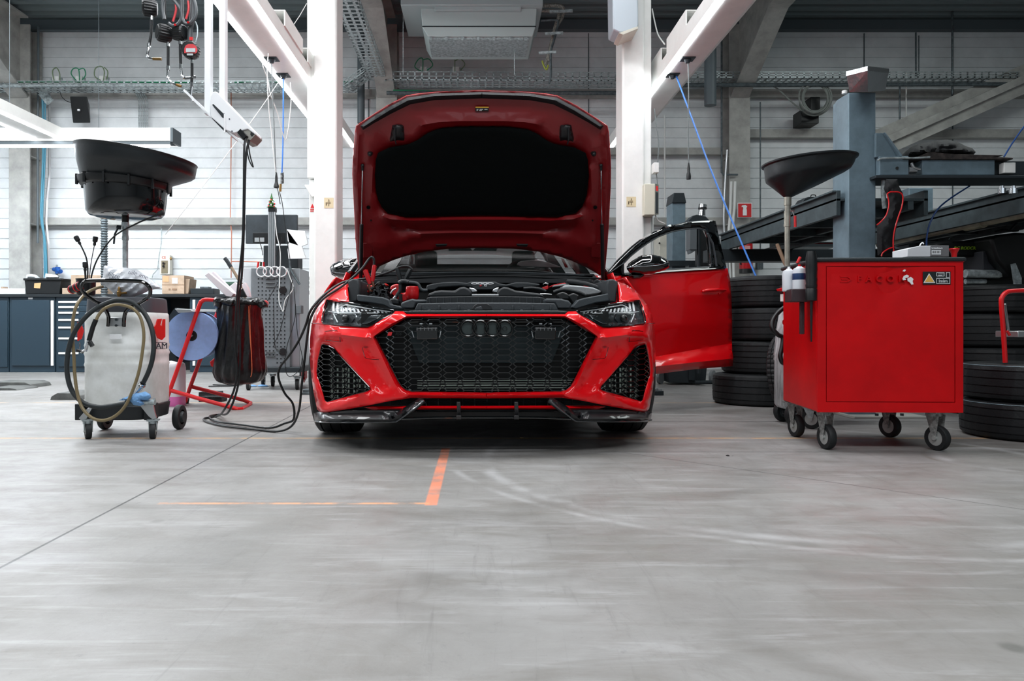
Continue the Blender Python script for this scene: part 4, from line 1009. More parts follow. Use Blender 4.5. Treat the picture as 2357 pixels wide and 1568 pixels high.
# ------------------------------------------------------------------ light gantries
def gantry(name, label, x0, x1, y0, y1, z0, z1, tubes, group='light beams over the bays'):
    t = T(name, label, 'ceiling light', (x0 + x1) / 2, (y0 + y1) / 2, group)
    t.location.z = z0
    m = MB(); m.prism([(x0, y0, z0 + .012), (x0 + .03, y0, z0), (x1 - .03, y0, z0), (x1, y0, z0 + .012), (x1, y0, z1), (x0, y0, z1)], (0, y1 - y0, 0)); m.build('beam', M_white, t, smooth=0)
    for a in tubes: MB().box((a - .02, y0 + .1, z0 - .005), (a + .02, y1 - .02, z0 + .004)).build('led_tube', M_led, t, smooth=0)
    m = MB()
    for yy in (2.0, 5.5, 8.2):
        if y0 < yy < y1: m.cyl(((x0 + x1) / 2, yy, z1), ((x0 + x1) / 2, yy, 5.16), .003, n=6)
    m.build('hanger_rod', M_duct, t); return t
g1 = gantry('light_gantry', 'white overhead light beam with two glowing tubes, running back on the left of the bonnet', -1.87, -1.55, 2.0, 9.35, 2.90, 3.03, (-1.835, -1.575))
g2 = gantry('light_gantry', 'white overhead light beam with one glowing tube, running back behind the right lift column', 1.66, 1.95, 2.0, 9.35, 2.90, 3.03, (1.69,))
g3 = gantry('light_gantry', 'white overhead light beam entering at the left edge of the photo above the cross beam', -5.38, -5.02, 2.0, 8.95, 2.90, 3.03, (-5.34, -5.06))
MB_lip = MB().box((-8.4, 8.9, 2.83), (P(392, 335, 8.9).x, 8.915, 2.87))
t = T('cross_light_beam', 'white horizontal box beam with a dark end cap above the big black funnel', 'ceiling light', -4.6, 8.98); t.location.z = 2.87
a = P(392, 335, 8.9); m = MB(); m.box((-8.4, 8.9, 2.86), (a.x, 9.15, 3.03)); m.build('beam', M_white, t, bevel=.004); MB_lip.build('front_lip', M_duct, t, smooth=0)
m = MB(); m.box((a.x, 8.9, 2.86), (a.x + .03, 9.15, 3.03)).prism([P(392, 300, 8.9), P(405, 305, 9.1), P(405, 335, 9.1), P(392, 335, 8.9)], (0, .03, 0)); m.build('end_cap', M_duct, t, smooth=0)
m = MB(); m.box((-8.3, 9.06, 2.842), (a.x - .1, 9.12, 2.858)); m.build('led_tube', M_led2, t, smooth=0)
m = MB(); m.cyl((-4.62, 9, 3.03), (-4.62, 9, 5.16), .003, n=6).cyl((-7.6, 9, 3.03), (-7.6, 9, 5.16), .003, n=6); m.build('hanger_rod', M_duct, t)
# sockets under the beams and the open channels on top of them
for g, pts in ((g1, ((6.27, -1.75), (6.67, -1.757))), (g2, ((6.27, 1.78), (6.67, 1.757)))):
    for y, x in pts:
        m = MB(); m.box((x - .055, y - .055, 2.893), (x + .055, y + .055, 2.90)).cyl((x, y, 2.893), (x, y, 2.865), .03, .018, 16); m.build('outlet_plate', M_dark, g, bevel=.001)
for g, x in ((g1, -1.60), (g2, 1.72)):
    for y in (5.9, 6.7):
        m = MB(); z0, z1 = 3.03, 3.15
        m.box((x - .06, y, z0), (x - .05, y + .6, z1)).box((x + .05, y, z0), (x + .06, y + .6, z1)).box((x - .06, y, z1), (x + .06, y + .6, z1 + .008)); m.build('open_channel', M_white, g, smooth=0)
        MB().box((x - .045, y + .3, z0), (x + .045, y + .32, z1 - .01)).build('channel_block', M_card, g, smooth=0)
# cables hanging from the beams
def cable(label, pts, rpx, mt, name='hanging_cable', cat='cable', n=8, smooth=6, group=None):
    m = MB(); r = rpx / S(pts[0][2])
    m.tube([P(*p) for p in pts], r, n, smooth=smooth); o = m.build(name, mt); return tag(o, label, cat, group)
o = cable('grey power cable hanging from the left light beam with a black plug at its end', [(625, 147, 6.27), (627, 200, 6.27), (631, 300, 6.27), (635, 398, 6.27)], 1.4, M_gcable)
m = MB(); a = P(636, 396, 6.27); s_ = S(6.27); m.lathe([(4.5 / s_, 0), (6.5 / s_, .005), (6 / s_, .02), (4.5 / s_, .035), (3.5 / s_, .05), (3 / s_, .09), (1.5 / s_, .13)], a - Vector((0, 0, .135)), (0, 0, 1), 16); m.build('plug', M_black, o)
m = MB(); tubeP([(638, 433), (641, 445), (645, 470)], .9, 6.27, m=m); m.build('plug_lead', M_black, o)
o = cable('blue air hose hanging from the left light beam beside the black plug', [(652, 178, 6.67), (652, 260, 6.67), (651, 340, 6.67), (649, 398, 6.67)], 1.6, M_blue, 'air_hose', 'hose')
m = MB(); c0 = P(649.5, 398, 6.67); 
m.tube([c0 + Vector((.012 * math.cos(a * .9), .012 * math.sin(a * .9), -a * .0016)) for a in range(0, 62)], .004, 6); m.build('spring_guard', M_black, o)
m = MB(); m.cyl(P(646, 424, 6.67), P(645, 441, 6.67), .011, n=12); m.build('hose_coupling', M_brass, o)
cable('white cord crossing under the left light beam and looping up beside the blue hose', [(603, 130, 6.2), (606, 155, 6.2), (617, 185, 6.3), (622, 215, 6.3), (638, 260, 6.4), (655, 320, 6.5), (663, 300, 6.5), (670, 232, 6.5), (668, 190, 6.5)], 1.2, M_wcable, 'white_cord')
cable('white cord hanging straight down to the black plug beside the grey cable', [(618, 122, 6.1), (615, 160, 6.15), (618, 240, 6.2), (626, 320, 6.25), (634, 396, 6.26)], 1.2, M_wcable, 'white_cord')
o = cable('grey cable hanging from the right light beam ending in a black connector', [(1584, 143, 6.27), (1585, 220, 6.27), (1584, 300, 6.27), (1585, 375, 6.27)], 1.4, M_gcable)
m = MB(); m.lathe([(5 / s_, 0), (5.5 / s_, .02), (4.5 / s_, .05), (3.5 / s_, .06), (3 / s_, .10), (1.5 / s_, .14)], P(1585, 413, 6.27), (0, 0, 1), 16); m.build('plug', M_black, o)
o = cable('bright blue air hose hanging slanted from the right light beam to the tyre stack', [(1557, 176, 6.67), (1590, 265, 6.5), (1640, 400, 6.3), (1690, 520, 6.15), (1740, 636, 6.0)], 1.9, M_blue, 'air_hose', 'hose')
cable('thin white cord slanting from the left beam to the tilted white box', [(648, 178, 6.3), (610, 235, 6.0), (560, 305, 5.6), (470, 425, 5.2), (380, 540, 5.0)], .7, M_wcable, 'white_cord')
cable('white cord curving up beside the top of the right lift column', [(1501, 20, 6.9), (1507, 50, 6.9), (1515, 80, 6.8), (1530, 102, 6.5)], 1.5, M_wcable, 'white_cord')
cable('thin white stay slanting from the left light beam to the ceiling deck', [(672, 63, 6.6), (690, 36, 6.6), (706, 8, 6.6)], .9, M_wcable, 'white_cord', smooth=0)
# ------------------------------------------------------------------ cable trays
def tray(label, a, b, w, h, group='cable trays'):
    a = Vector(a); b = Vector(b); d = (b - a); L = d.length; d.normalize(); x, y, z = d, Vector((0, 0, 1)).cross(d).normalized(), Vector((0, 0, 1))
    m = MB(); n = max(2, int(L / .05)); t = .003
    for e in (-1, 1):
        o = a + y * e * w / 2
        m.bar(o + z * .008, o + d * L + z * .008, .004, .016); m.bar(o + z * h, o + d * L + z * h, .004, .012); m.bar(o + z * h * .5, o + d * L + z * h * .5, .004, .01)
        for i in range(n):
            if i % 2 == 0: q = o + d * (L * i / n); m.bar(q + d * .012, q + d * .012 + z * h, .022, .004, y)
    for i in range(n):
        if i % 2 == 0: q = a + d * (L * i / n); m.bar(q - y * w / 2, q + y * w / 2, .03, .004)
    for e in (-.33, 0, .33): m.bar(a + y * e * w, b + y * e * w, .03, .003)
    o = m.build('cable_tray', M_galv, smooth=0); return tag(o, label, 'cable tray', group)
t1 = tray('galvanised cable tray along the wall left of the lift column', P(-60, 206, 10.55), P(820, 206, 10.55), .3, .07)
t2 = tray('perforated cable tray along the wall above the raised bonnet', P(890, 193, 10.5), P(1500, 195, 10.5), .3, .12)
t3 = tray('cable tray along the wall on the right behind the metal bucket', P(1500, 187, 10.55), P(2330, 187, 10.55), .3, .08)
t4 = tray('perforated cable tray coming forward from the wall, left of the heater', (-1.42, 10.45, 4.12), (-1.42, 6.5, 4.12), .26, .09)
t5 = tray('short slanted cable tray joining the wall tray to the one coming forward', P(800, 206, 10.45), P(866, 160, 10.2), .22, .08)
tag(MB().tube([P(-60, 197, 10.4), P(420, 195, 10.4), P(820, 193, 10.4)], .022, 8).build('wall_pipe', M_galv), 'grey pipe running in front of the left wall tray', 'pipe')
tag(MB().tube([P(890, 214, 10.4), P(1450, 214, 10.4)], .03, 8).build('wall_pipe', M_galvd), 'grey pipe running under the wall tray above the bonnet', 'pipe')
tag(MB().tube([P(1500, 196, 10.4), P(2340, 194, 10.4)], .03, 8).build('wall_pipe', M_galvd), 'grey pipe running under the wall tray on the right', 'pipe')
for y0, pts, lb in ((10.5, [(0, 189), (120, 188), (300, 189), (440, 190)], 'green cable lying in the left end of the wall tray'), (10.5, [(540, 190), (600, 187), (660, 190)], 'green cable bundle in the wall tray left of the light beam'), (10.4, [(905, 208), (960, 209), (1010, 211)], 'green cable hanging under the tray above the bonnet'), (10.4, [(776, 190), (800, 189), (818, 186)], 'green cable bundle right beside the left lift column')):
    cable(lb, [(a, b, y0) for a, b in pts], 1.8, M_green, 'green_cable')
for k, (x, y, g_) in enumerate(((128, 188, 1), (181, 188, 1), (236, 187, 1), (975, 166, 1), (1050, 166, 0))):
    t = T('junction_box', ['white junction box on the wall tray, first from the left, with two thin cable loops', 'white junction box with a green loop each side, above the black loudspeaker', 'white junction box on the wall tray with one wide loop on its left', 'white junction box above the bonnet with green cable loops on both sides', 'white junction box above the bonnet with a pale loop on its right'][k], 'junction box', P(x, y, 10.5).x, 10.5, 'junction boxes on the wall tray'); t.location.z = P(x, y, 10.5).z
    m = MB(); m.pbox(x - 8, y - 13, x + 7, y, 10.5, .06); m.build('box', M_wcable, t, bevel=.003); m = MB(); m.pbox(x + 8, y - 10, x + 13, y - 2, 10.5, .04).pbox(x - 14, y - 8, x - 9, y - 2, 10.5, .04); m.build('gland', M_galv, t)
    lp = {0: [[(-3, 0), (-7, -24), (2, -32), (9, -20), (10, -4)]], 1: [[(-5, -2), (-17, -18), (-12, -30), (0, -28), (2, 0)], [(0, -28), (12, -30), (16, -16), (8, -4)]], 2: [[(-4, -2), (-18, -12), (-16, -30), (-2, -34), (4, -22), (2, 0)], [(4, -32), (12, -22), (10, -4)]], 3: [[(-5, -2), (-20, -12), (-12, -29), (-2, -30), (-2, 0)], [(-2, -28), (12, -30), (21, -16), (8, -4)]], 4: [[(-3, 0), (-3, -28)], [(-3, -26), (10, -30), (20, -18), (10, -4)]]}[k]
    m = MB()
    for l in lp: tubeP([(x + a, y + b) for a, b in l], 1.2, 10.45, 6, m=m)
    m.build('cable_loop', M_green if k in (1, 3) else mat('olive_cable', (100, 120, 90), .5), t)
# ------------------------------------------------------------------ ceiling heater and pipes
t = T('ceiling_heater', 'grey sheet metal heater unit hanging under the ceiling above the bonnet', 'heater', P(1100, 0, 9.3).x, 9.5); t.location.z = 4.2
m = MB(); m.slab([(968, 16), (1236, 16), (1233, 62), (1226, 84), (985, 84), (972, 62)], 9.3, .8); m.build('casing', mat('heater_casing', (190, 204, 204), .45, .1), t, bevel=.008)
m = MB(); m.pbox(922, -60, 1250, 12, 9.2, 1.0); m.pbox(1000, 12, 1200, 24, 9.25, .5); m.build('top_box', mat('heater_top', (185, 200, 202), .4, .2), t, bevel=.01)
m = MB(); m.pbox(972, 59.5, 1234, 61.5, 9.293, .02); m.build('casing_seam', M_dark, t, smooth=0)
m = MB(); m.pbox(987, 86, 1218, 91, 9.33, .6); m.build('outlet_rail', M_galv, t)
for x in (992, 1028, 1065, 1101, 1137, 1174, 1210): MB().pbox(x - 3, 85, x + 3, 93, 9.29, .05).build('rail_clip', M_galv, t)
for x in (928, 1184): MB().cyl(P(x, 0, 9.6), P(x, 172, 9.6), .006, n=6).build('hanger_wire', M_galv, t)
t = T('heating_pipes', 'foil wrapped heating pipes dropping beside the ceiling heater to the wall tray', 'pipe', P(1280, 100, 9.5).x, 9.5); t.location.z = 3.9
m = MB(); tubeP([(1245, 13), (1285, 13), (1297, 22), (1293, 40), (1282, 60), (1272, 90), (1262, 130), (1256, 152)], 4.5, 9.6, 10, m=m, smooth=4); m.build('insulated_pipe', mat('foil_wrap', (160, 158, 150), .5, .3, vary=.4, vscale=60), t)
m = MB(); tubeP([(1240, 25), (1280, 26), (1286, 36), (1278, 60), (1270, 95), (1264, 140)], 3.6, 9.5, 10, m=m, smooth=4); m.build('insulated_pipe', mat('foil_wrap'), t)
m = MB(); tubeP([(1245, 48), (1275, 46), (1285, 52), (1276, 90), (1268, 120), (1268, 170), (1264, 192)], 2.6, 9.4, 8, m=m, smooth=4); m.build('grey_conduit', M_galvd, t)
for x0, x1, y in ((1265, 1318, 27), (1254, 1296, 78), (1240, 1280, 122)): MB().bar(P(x0, y, 9.4), P(x1, y - 2, 9.4), .03, .03).build('pipe_bracket', M_galv, t)
m = MB(); tubeP([(1248, 140), (1252, 152), (1258, 160), (1262, 150)], 2, 9.4, 8, m=m); m.build('yellow_green_lead', mat('yellow_green', (150, 160, 60), .6), t)
cable('grey round duct behind the left lift column', [(831, 60, 10.7), (831, 150, 10.7), (831, 284, 10.7)], 8.5, M_duct, 'round_duct', 'duct', 16, 0)
o = cable('grey round duct hanging down at the right of the right light beam', [(1635, 20, 9.6), (1635, 120, 9.6), (1635, 243, 9.6)], 13.5, M_duct, 'round_duct', 'duct', 20, 0)
# ================================================================== left side wall fittings
cable('copper pipe dropping down the left wall', [(532, 205, 10.9), (532, 330, 10.9), (531, 440, 10.9), (530, 500, 10.9), (533, 535, 10.9), (532, 640, 10.9)], 1.3, M_copper, 'copper_pipe', 'pipe', smooth=0)
cable('copper pipe branch running right towards the monitor', [(532, 602, 10.9), (560, 602, 10.9), (600, 603, 10.9)], 1.1, M_copper, 'copper_pipe', 'pipe', smooth=0)
cable('dark conduit down the wall beside the left steel column', [(88, 62, 10.8), (88, 205, 10.8), (87, 300, 10.8), (87, 560, 10.8)], 2.6, M_duct, 'conduit', 'pipe', smooth=0)
cable('dark conduit running along the top of the wall from the left corner', [(88, 70, 10.8), (250, 70, 10.8), (480, 70, 10.8), (700, 70, 10.8)], 2.6, M_duct, 'conduit', 'pipe', smooth=0)
for k in range(5):
    x = 320 + k * 4.8
    cable(['first', 'second', 'third', 'fourth', 'fifth'][k] + ' from the left of the five grey conduits right of the loudspeaker', [(x - 12, 206, 10.85), (x - 2, 226, 10.85), (x, 234, 10.88), (x, 380, 10.88), (x, 500, 10.88)], 1.5, M_galv, 'conduit', 'pipe', 6, 0, 'five conduits on the left wall')
t = T('cable_riser', 'vertical open cable channel with blue hoses beside the left steel column', 'cable tray', P(105, 400, 10.8).x, 10.8)
m = MB(); 
for pts, w in (([(98, 215), (100, 330), (97, 430), (95, 500), (104, 560), (108, 660)], 2.6), ([(104, 230), (105, 330), (101, 430), (98, 500), (101, 540), (103, 660)], 1.6)): tubeP(pts, w, 10.72, m=m)
m.build('blue_hose_bundle', mat('teal_hose', (66, 128, 150), .5), t)
m = MB(); tubeP([(113, 210), (114, 400), (108, 460), (106, 510), (111, 560), (113, 650)], 3.0, 10.75, 4, m=m, smooth=0); m.build('riser_rail', M_alu, t, smooth=0)
m = MB(); m.bar(P(96, 212, 10.7), P(116, 236, 10.7), .12, .02, (0, 1, 0)); m.build('riser_elbow', M_galv, t)
sp_ = T('wall_loudspeaker', 'black loudspeaker on the left wall under the cable tray', 'loudspeaker', P(180, 250, 10.7).x, 10.8, 'wall loudspeakers'); sp_.location.z = P(180, 284, 10.7).z
m = MB(); m.add([P(161, 222, 10.5), P(200, 222, 10.5), P(208, 283, 10.55), P(168, 283, 10.55), P(163, 222, 10.75), P(206, 240, 10.75), P(208, 275, 10.75), P(172, 280, 10.75)], [(3, 2, 1, 0), (4, 5, 6, 7), (0, 1, 5, 4), (1, 2, 6, 5), (2, 3, 7, 6), (3, 0, 4, 7)]); m.build('cabinet', M_black, sp_, bevel=.008)
MB().pbox(178, 251, 183, 255, 10.49, .02).build('white_badge', M_paper, sp_, smooth=0)
MB().tube([P(185, 250, 10.75), P(185, 250, 11.0)], .02, 8).build('wall_bracket', M_dark, sp_)
cable('thin black lead arching from the tray to the left loudspeaker', [(137, 208, 10.6), (142, 222, 10.7), (152, 232, 10.7), (163, 236, 10.6)], .8, M_black, 'speaker_lead')
t = T('control_panel', 'small cream wall switch box with a red symbol above the cardboard boxes', 'switch box', P(380, 600, 10.9).x, 10.9); t.location.z = P(380, 632, 10.9).z
m = MB(); m.pbox(367.5, 587, 391, 632, 10.88, .1); m.build('case', mat('case_white', (225, 222, 210), .5), t, bevel=.006)
MB().pbox(371, 600, 386, 629, 10.872, .01).build('switch_plate', mat('plate_olive', (128, 118, 96), .4), t, bevel=.002)
for y in (606, 613): MB().cyl(P(376, y, 10.872), P(376, y, 10.85), .016, n=16).build('push_button', M_black, t)
text_mesh('red_symbol', 'CE', .05, mat('sign_red'), P(377, 593, 10.875), t, .001)
MB().cyl(P(391, 595, 10.9), P(395, 596, 10.9), .02, n=12).build('side_key', M_brass, t)
cable('pair of bent grey conduits left of the small cream switch box', [(372, 500, 10.95), (371, 560, 10.95), (366, 590, 10.95), (363, 620, 10.95), (352, 632, 10.95), (350, 640, 10.95)], 1.1, M_galv, 'conduit', 'pipe', smooth=0)
t = T('valve', 'small blue pipe valve on the wall above the black crate', 'valve', P(130, 622, 10.9).x, 10.9); t.location.z = P(130, 630, 10.9).z
m = MB(); m.cyl(P(124, 620, 10.9), P(140, 625, 10.8), .03, n=14).cyl(P(133, 615, 10.85), P(133, 630, 10.85), .035, n=14); m.build('body', mat('valve_blue', (26, 84, 160), .4), t)
MB().cyl(P(131, 610, 10.9), P(131, 640, 10.95), .015, n=8).build('valve_pipe', M_galv, t)
# ------------------------------------------------------------------ workshop cabinets along the back wall
def pX(px, Y): return (px - CX) / S(Y)
YB = 10.2
def pbx(x0, y0, x1, y1, Y, d): return MB().pbox(x0, y0, x1, y1, Y, d)
def cabinet(label, x0, x1, kind, cat='cabinet', g='dark workshop cabinets'):
    t = T('workshop_cabinet', label, cat, pX((x0 + x1) / 2, YB), YB + .3, g)
    m = pbx(x0, 684, x1, 857, YB + .02, .6); m.build('body', M_cab, t, bevel=.004)
    return t
c1 = cabinet('dark blue grey cabinet end panel at the left edge of the photo', -90, 20, 0)
pbx(-60, 692, 17, 845, YB + .005, .02).build('door', M_cab, c1, bevel=.003)
c2 = cabinet('dark blue grey cabinet with one door and a long pale vertical handle', 22, 127, 0)
d = pbx(27, 691, 114, 842, YB, .02).build('door', M_cab, c2, bevel=.003); pbx(116.5, 692, 122.5, 842, YB - .01, .02).build('handle', M_white, d, bevel=.003)
pbx(65, 685, 75, 689, YB + .015, .004).build('name_plate', M_paper, c2, smooth=0)
c3 = cabinet('dark blue grey drawer cabinet with seven pale drawer handles', 129, 242, 0)
ys = [693, 705, 718, 734.5, 752, 777, 811, 845]
for k in range(7):
    d = pbx(134, ys[k], 236, ys[k + 1] - 1, YB + .002, .02).build('drawer', M_cab, c3, bevel=.002); pbx(134, ys[k], 180, ys[k] + 4.5, YB - .012, .02).build('handle', M_white, d, bevel=.002)
c4 = cabinet('dark cabinet with a pale handle behind the blue paper roll', 437, 520, 0)
d = pbx(441, 691, 512, 842, YB, .02).build('door', M_cab, c4, bevel=.003); pbx(443, 690, 449, 842, YB - .01, .02).build('handle', M_white, d, bevel=.003)
c5 = cabinet('dark cabinet behind the white oil drum', 250, 355, 0)
m = pbx(-90, 677, 522, 684, YB - .02, .7); tag(m.build('worktop', M_cabt, bevel=.004), 'long dark worktop over the row of cabinets on the left', 'worktop')
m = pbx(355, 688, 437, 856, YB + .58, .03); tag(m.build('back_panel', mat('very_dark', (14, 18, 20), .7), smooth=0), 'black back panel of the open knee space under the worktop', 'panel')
WZ = 677
def on_top(name, label, cat, boxes, mt, Y=YB + .1, d=.3, bevel=.004, group=None):
    m = MB()
    for b_ in boxes: m.pbox(*b_, Y, d)
    return tag(m.build(name, mt, bevel=bevel), label, cat, group)
t = T('storage_crate', 'black plastic crate with an orange tag on the worktop at the left', 'crate', pX(96, YB), YB + .25); t.location.z = P(0, WZ, YB).z
m = MB(); m.slab([(56, 645), (140, 645), (137, 677), (60, 677)], YB + .1, .35).pbox(53, 640.5, 142, 645.5, YB + .08, .4); m.build('bin', M_black, t, bevel=.006)
MB().slab([(79, 652), (94, 651), (92, 664), (78, 663)], YB + .09, .005).build('tag', mat('tag_orange', (214, 170, 120), .6), t, smooth=0)
for k, (x0, x1, lb) in enumerate(((58, 92, 'crumpled clear bag in the left half of the black crate'), (102, 139, 'white folded bag in the right half of the black crate'))):
    o = inflate([(x0, 642), (x0 + 3, 632 - 3 * k), (x0 + 14, 631), (x1 - 8, 633), (x1, 640), (x1 - 2, 643)], YB + .25, .2, 4, noise_amp=.03, sharp=.6).build('plastic_bag', mat('white_plastic', (226, 230, 232), .35), smooth=50); tag(o, lb, 'plastic bag')
on_top('flat_box', 'low white flat box at the left end of the worktop', 'box', [(-20, 664, 57, 677)], M_paper)
on_top('wood_offcut', 'small wooden offcut on the white flat box', 'wood', [(2, 660, 8, 664)], M_card, d=.1)
cb_ = on_top('cardboard_box', 'cardboard box on the worktop behind the flexible inspection lamps', 'cardboard box', [(163, 633, 236, 677)], M_card, Y=YB + .2, group='cardboard boxes')
t = T('cardboard_box', 'cardboard box with an orange sticker and a white label under the switch box', 'cardboard box', pX(405, YB), YB + .2, 'cardboard boxes'); t.location.z = P(0, 677, YB).z
m = MB(); m.pbox(373, 634, 424, 676.5, YB + .05, .35); m.build('carton', M_card, t, bevel=.003)
MB().slab([(424, 642), (437, 642), (433, 676), (424, 676)], YB + .1, .25).build('side_flap', M_card, t, smooth=0)
MB().pbox(375, 636, 388, 649, YB + .045, .004).build('orange_sticker', mat('sticker_orange', (232, 160, 120), .6), t, smooth=0)
MB().pbox(396, 640, 409, 653, YB + .045, .004).build('white_label', M_paper, t, smooth=0)
MB().pbox(373, 655, 424, 656, YB + .046, .004).pbox(388, 664, 392, 668, YB + .045, .004).pbox(396, 664, 407, 668, YB + .045, .004).build('printing', mat('card_print', (140, 112, 90), .7), t, smooth=0)
on_top('small_carton', 'small low carton beside the red and black torch', 'cardboard box', [(143, 663, 168, 677)], M_card, d=.15)
on_top('battery_charger', 'low dark box with slots on the worktop right of the cartons', 'tool', [(438, 664, 492, 677)], M_dark, d=.25)
on_top('small_case', 'small grey tool case on the dark slotted box', 'tool case', [(460, 660, 480, 664)], M_galvd, d=.12)
t = T('document_pile', 'low pile of green and dark binders behind the rubbish trolley', 'binder pile', pX(535, YB), YB); t.location.z = P(0, 677, YB).z
for k, (y, c_) in enumerate(((672, (30, 36, 40)), (666, (190, 192, 190)), (660, (28, 34, 36)), (654, (28, 60, 50)), (649, (60, 90, 74)))):
    MB().pbox(514 + k, y, 556 - k * 2, y + 5.2, YB + .1, .3).build('binder', mat('binder_%d' % c_[0] + str(c_[1]), c_, .6), t, bevel=.002)
cable('ribbed grey exhaust hose hanging behind the black funnel', [(240, 495, 9.6), (240, 560, 9.6), (240, 690, 9.6)], 6.5, M_duct, 'exhaust_hose', 'hose', 12, 0)
o = [o for o in C.objects if o.name.startswith('exhaust_hose')][0]
m = MB()
for k in range(34): m.torus(P(240, 497 + k * 5.8, 9.6), (0, 0, 1), .041, .006, 14, 6)
m.build('hose_rib', M_galvd, o)
# ================================================================== waste oil drainer, left
M_drum = mat('translucent_drum', (236, 239, 238), .35, vary=.05, vscale=6, col2=(216, 218, 214), bump=.05, bscale=20)
M_collar = mat('dark_collar', (68, 70, 76), .5)
M_samoa = mat('drum_print_red', (214, 34, 30), .45); M_print = mat('drum_print_grey', (60, 62, 70), .5)
def superloop(cx, cy, a, b, n=48, e=4.0):
    out = []
    for i in range(n):
        t = 2 * PI * i / n; c, s = math.cos(t), math.sin(t)
        out.append((cx + a * abs(c) ** (2 / e) * (1 if c > 0 else -1), cy + b * abs(s) ** (2 / e) * (1 if s > 0 else -1)))
    return out
def loft(rows, cx, cy, a, b, e=4.0, n=48):
    m = MB(); vs = []; fs = []
    for z, k in rows: vs += [(x, y, z) for x, y in superloop(cx, cy, a * k, b * k, n, e)]
    for j in range(len(rows) - 1):
        for i in range(n): fs.append((j * n + i, j * n + (i + 1) % n, (j + 1) * n + (i + 1) % n, (j + 1) * n + i))
    fs.append(tuple(range(n - 1, -1, -1))); fs.append(tuple(range((len(rows) - 1) * n, len(rows) * n)))
    return m.add(vs, fs)
def castor(parent, x, y, r, w=.028, ang=.5, fork=M_galv, wheel=None, top=None, name='castor'):
    """swivel castor: tyre on the floor, hub, fork and plate; (x, y) is the wheel centre"""
    a = Vector((math.cos(ang), math.sin(ang), 0)); c = Vector((x, y, r)); f = Vector((-a.y, a.x, 0))
    m = MB(); m.ring([(r * .62, -w / 2), (r * .94, -w / 2), (r, -w * .3), (r, w * .3), (r * .94, w / 2), (r * .62, w / 2)], c, a, 28); o = m.build(name, wheel or M_rubber, parent)
    m = MB(); m.cyl(c - a * w * .42, c + a * w * .42, r * .62, n=24).cyl(c - a * w * .75, c + a * w * .75, r * .18, n=10); m.build('hub', M_hub, o)
    top = top or r * 2.45; m = MB()
    for s in (-1, 1):
        p = c + a * s * (w * .62); q = Vector((x, y, 0)) + f * r * .35 + a * s * (w * .62)
        m.add([p - f * r * .16, p + f * r * .16, Vector((q.x, q.y, top - .012)) + f * r * .4, Vector((q.x, q.y, top - .012)) - f * r * .75,
               p - f * r * .16 + a * s * .003, p + f * r * .16 + a * s * .003, Vector((q.x, q.y, top - .012)) + f * r * .4 + a * s * .003, Vector((q.x, q.y, top - .012)) - f * r * .75 + a * s * .003],
              [(0, 1, 2, 3), (7, 6, 5, 4), (0, 4, 5, 1), (1, 5, 6, 2), (2, 6, 7, 3), (3, 7, 4, 0)])
    q = Vector((x, y, top - .008)) + f * r * .3; m.cyl(q - Vector((0, 0, .014)), q + Vector((0, 0, .002)), r * .6, n=18).cbox(q + Vector((0, 0, .005)), (r * 1.5, r * 1.5, .006), ang)
    m.build('fork', fork, o); return o
DX, DY = -2.035, 4.31
t = T('waste_oil_drainer', 'white oil drainer drum on castors with a big black funnel and bucket on its pole', 'oil drainer', DX, DY)
rows = [(.17, .97), (.19, 1), (.395, 1.0), (.405, 1.02), (.42, 1.0), (.455, 1.0), (.47, 1.025), (.485, 1.0), (.50, 1.0), (.515, 1.02), (.53, 1.0), (.66, 1.0), (.695, .99), (.705, .95)]
dr = loft(rows, DX - .006, DY, .198, .185).build('drum', M_drum, t, smooth=50)
loft([(.70, .93), (.705, .965), (.765, .95), (.785, .93), (.79, .85)], DX - .006, DY, .198, .185).build('collar', M_collar, t, smooth=50)
m = loft([(.095, .8), (.10, .98), (.175, 1.03), (.18, 1.0)], DX - .006, DY, .198, .185); m.box((DX - .215, DY - .19, .10), (DX - .17, DY - .1, .19)).box((DX + .17, DY - .19, .10), (DX + .215, DY - .1, .19)); m.build('base_tray', M_plasd, t, smooth=50, bevel=.004)
for cx in (203, 352): castor(t, pX(cx, 4.1), 4.10, .043, .03, .6 if cx < 300 else .3)
for sx, nm in ((1, .225), (-1, -.225)):
    c = Vector((DX + nm, DY + .17, .075)); m = MB().ring([(.045, -.018), (.07, -.018), (.075, -.01), (.075, .01), (.07, .018), (.045, .018)], c, (1, 0, 0), 28); w_ = m.build('rear_wheel', M_rubber, t); MB().cyl(c - Vector((.016, 0, 0)), c + Vector((.03, 0, 0)), .046, .03, 20).build('hub', M_plasd, w_)
# castor brackets in front of the tray
for pl in ([(181, 963), (201, 940), (213, 937), (197, 966), (188, 970)], [(322, 934), (352, 930), (356, 950), (360, 962), (352, 967), (341, 958)]):
    MB().slab(pl, 4.095, .012).build('castor_bracket', M_alu, t, bevel=.002)
YF = 4.045
hm = MB().tube([P(x, y, Y) for x, y, Y in ((249, 751, 4.08), (250, 735, 4.07), (248, 724, 4.06), (236, 704, 4.03), (213, 690, 4.0), (194, 675, 3.98), (188, 662, 3.97), (195, 649, 3.97), (213, 646, 3.97), (266, 646, 3.97), (320, 648, 3.97), (338, 655, 3.97), (346, 668, 3.98), (342, 683, 3.99), (322, 697, 4.02), (303, 706, 4.05), (290, 718, 4.06), (286, 733, 4.07), (285, 752, 4.08))], .0105, 10, smooth=5)
hm.build('push_handle', M_blackg, t)
pl = MB().pbox(249, 731, 284, 752, 4.075, .02).build('handle_plate', M_alu, t, bevel=.003)
for y in (736, 749.5): MB().cyl(P(267, y, 4.075), P(267, y, 4.065), .007, n=12).build('bolt', M_dark, pl)
MB().pbox(252, 770, 279, 781, 4.098, .006).build('white_sticker', M_paper, t, bevel=.001)
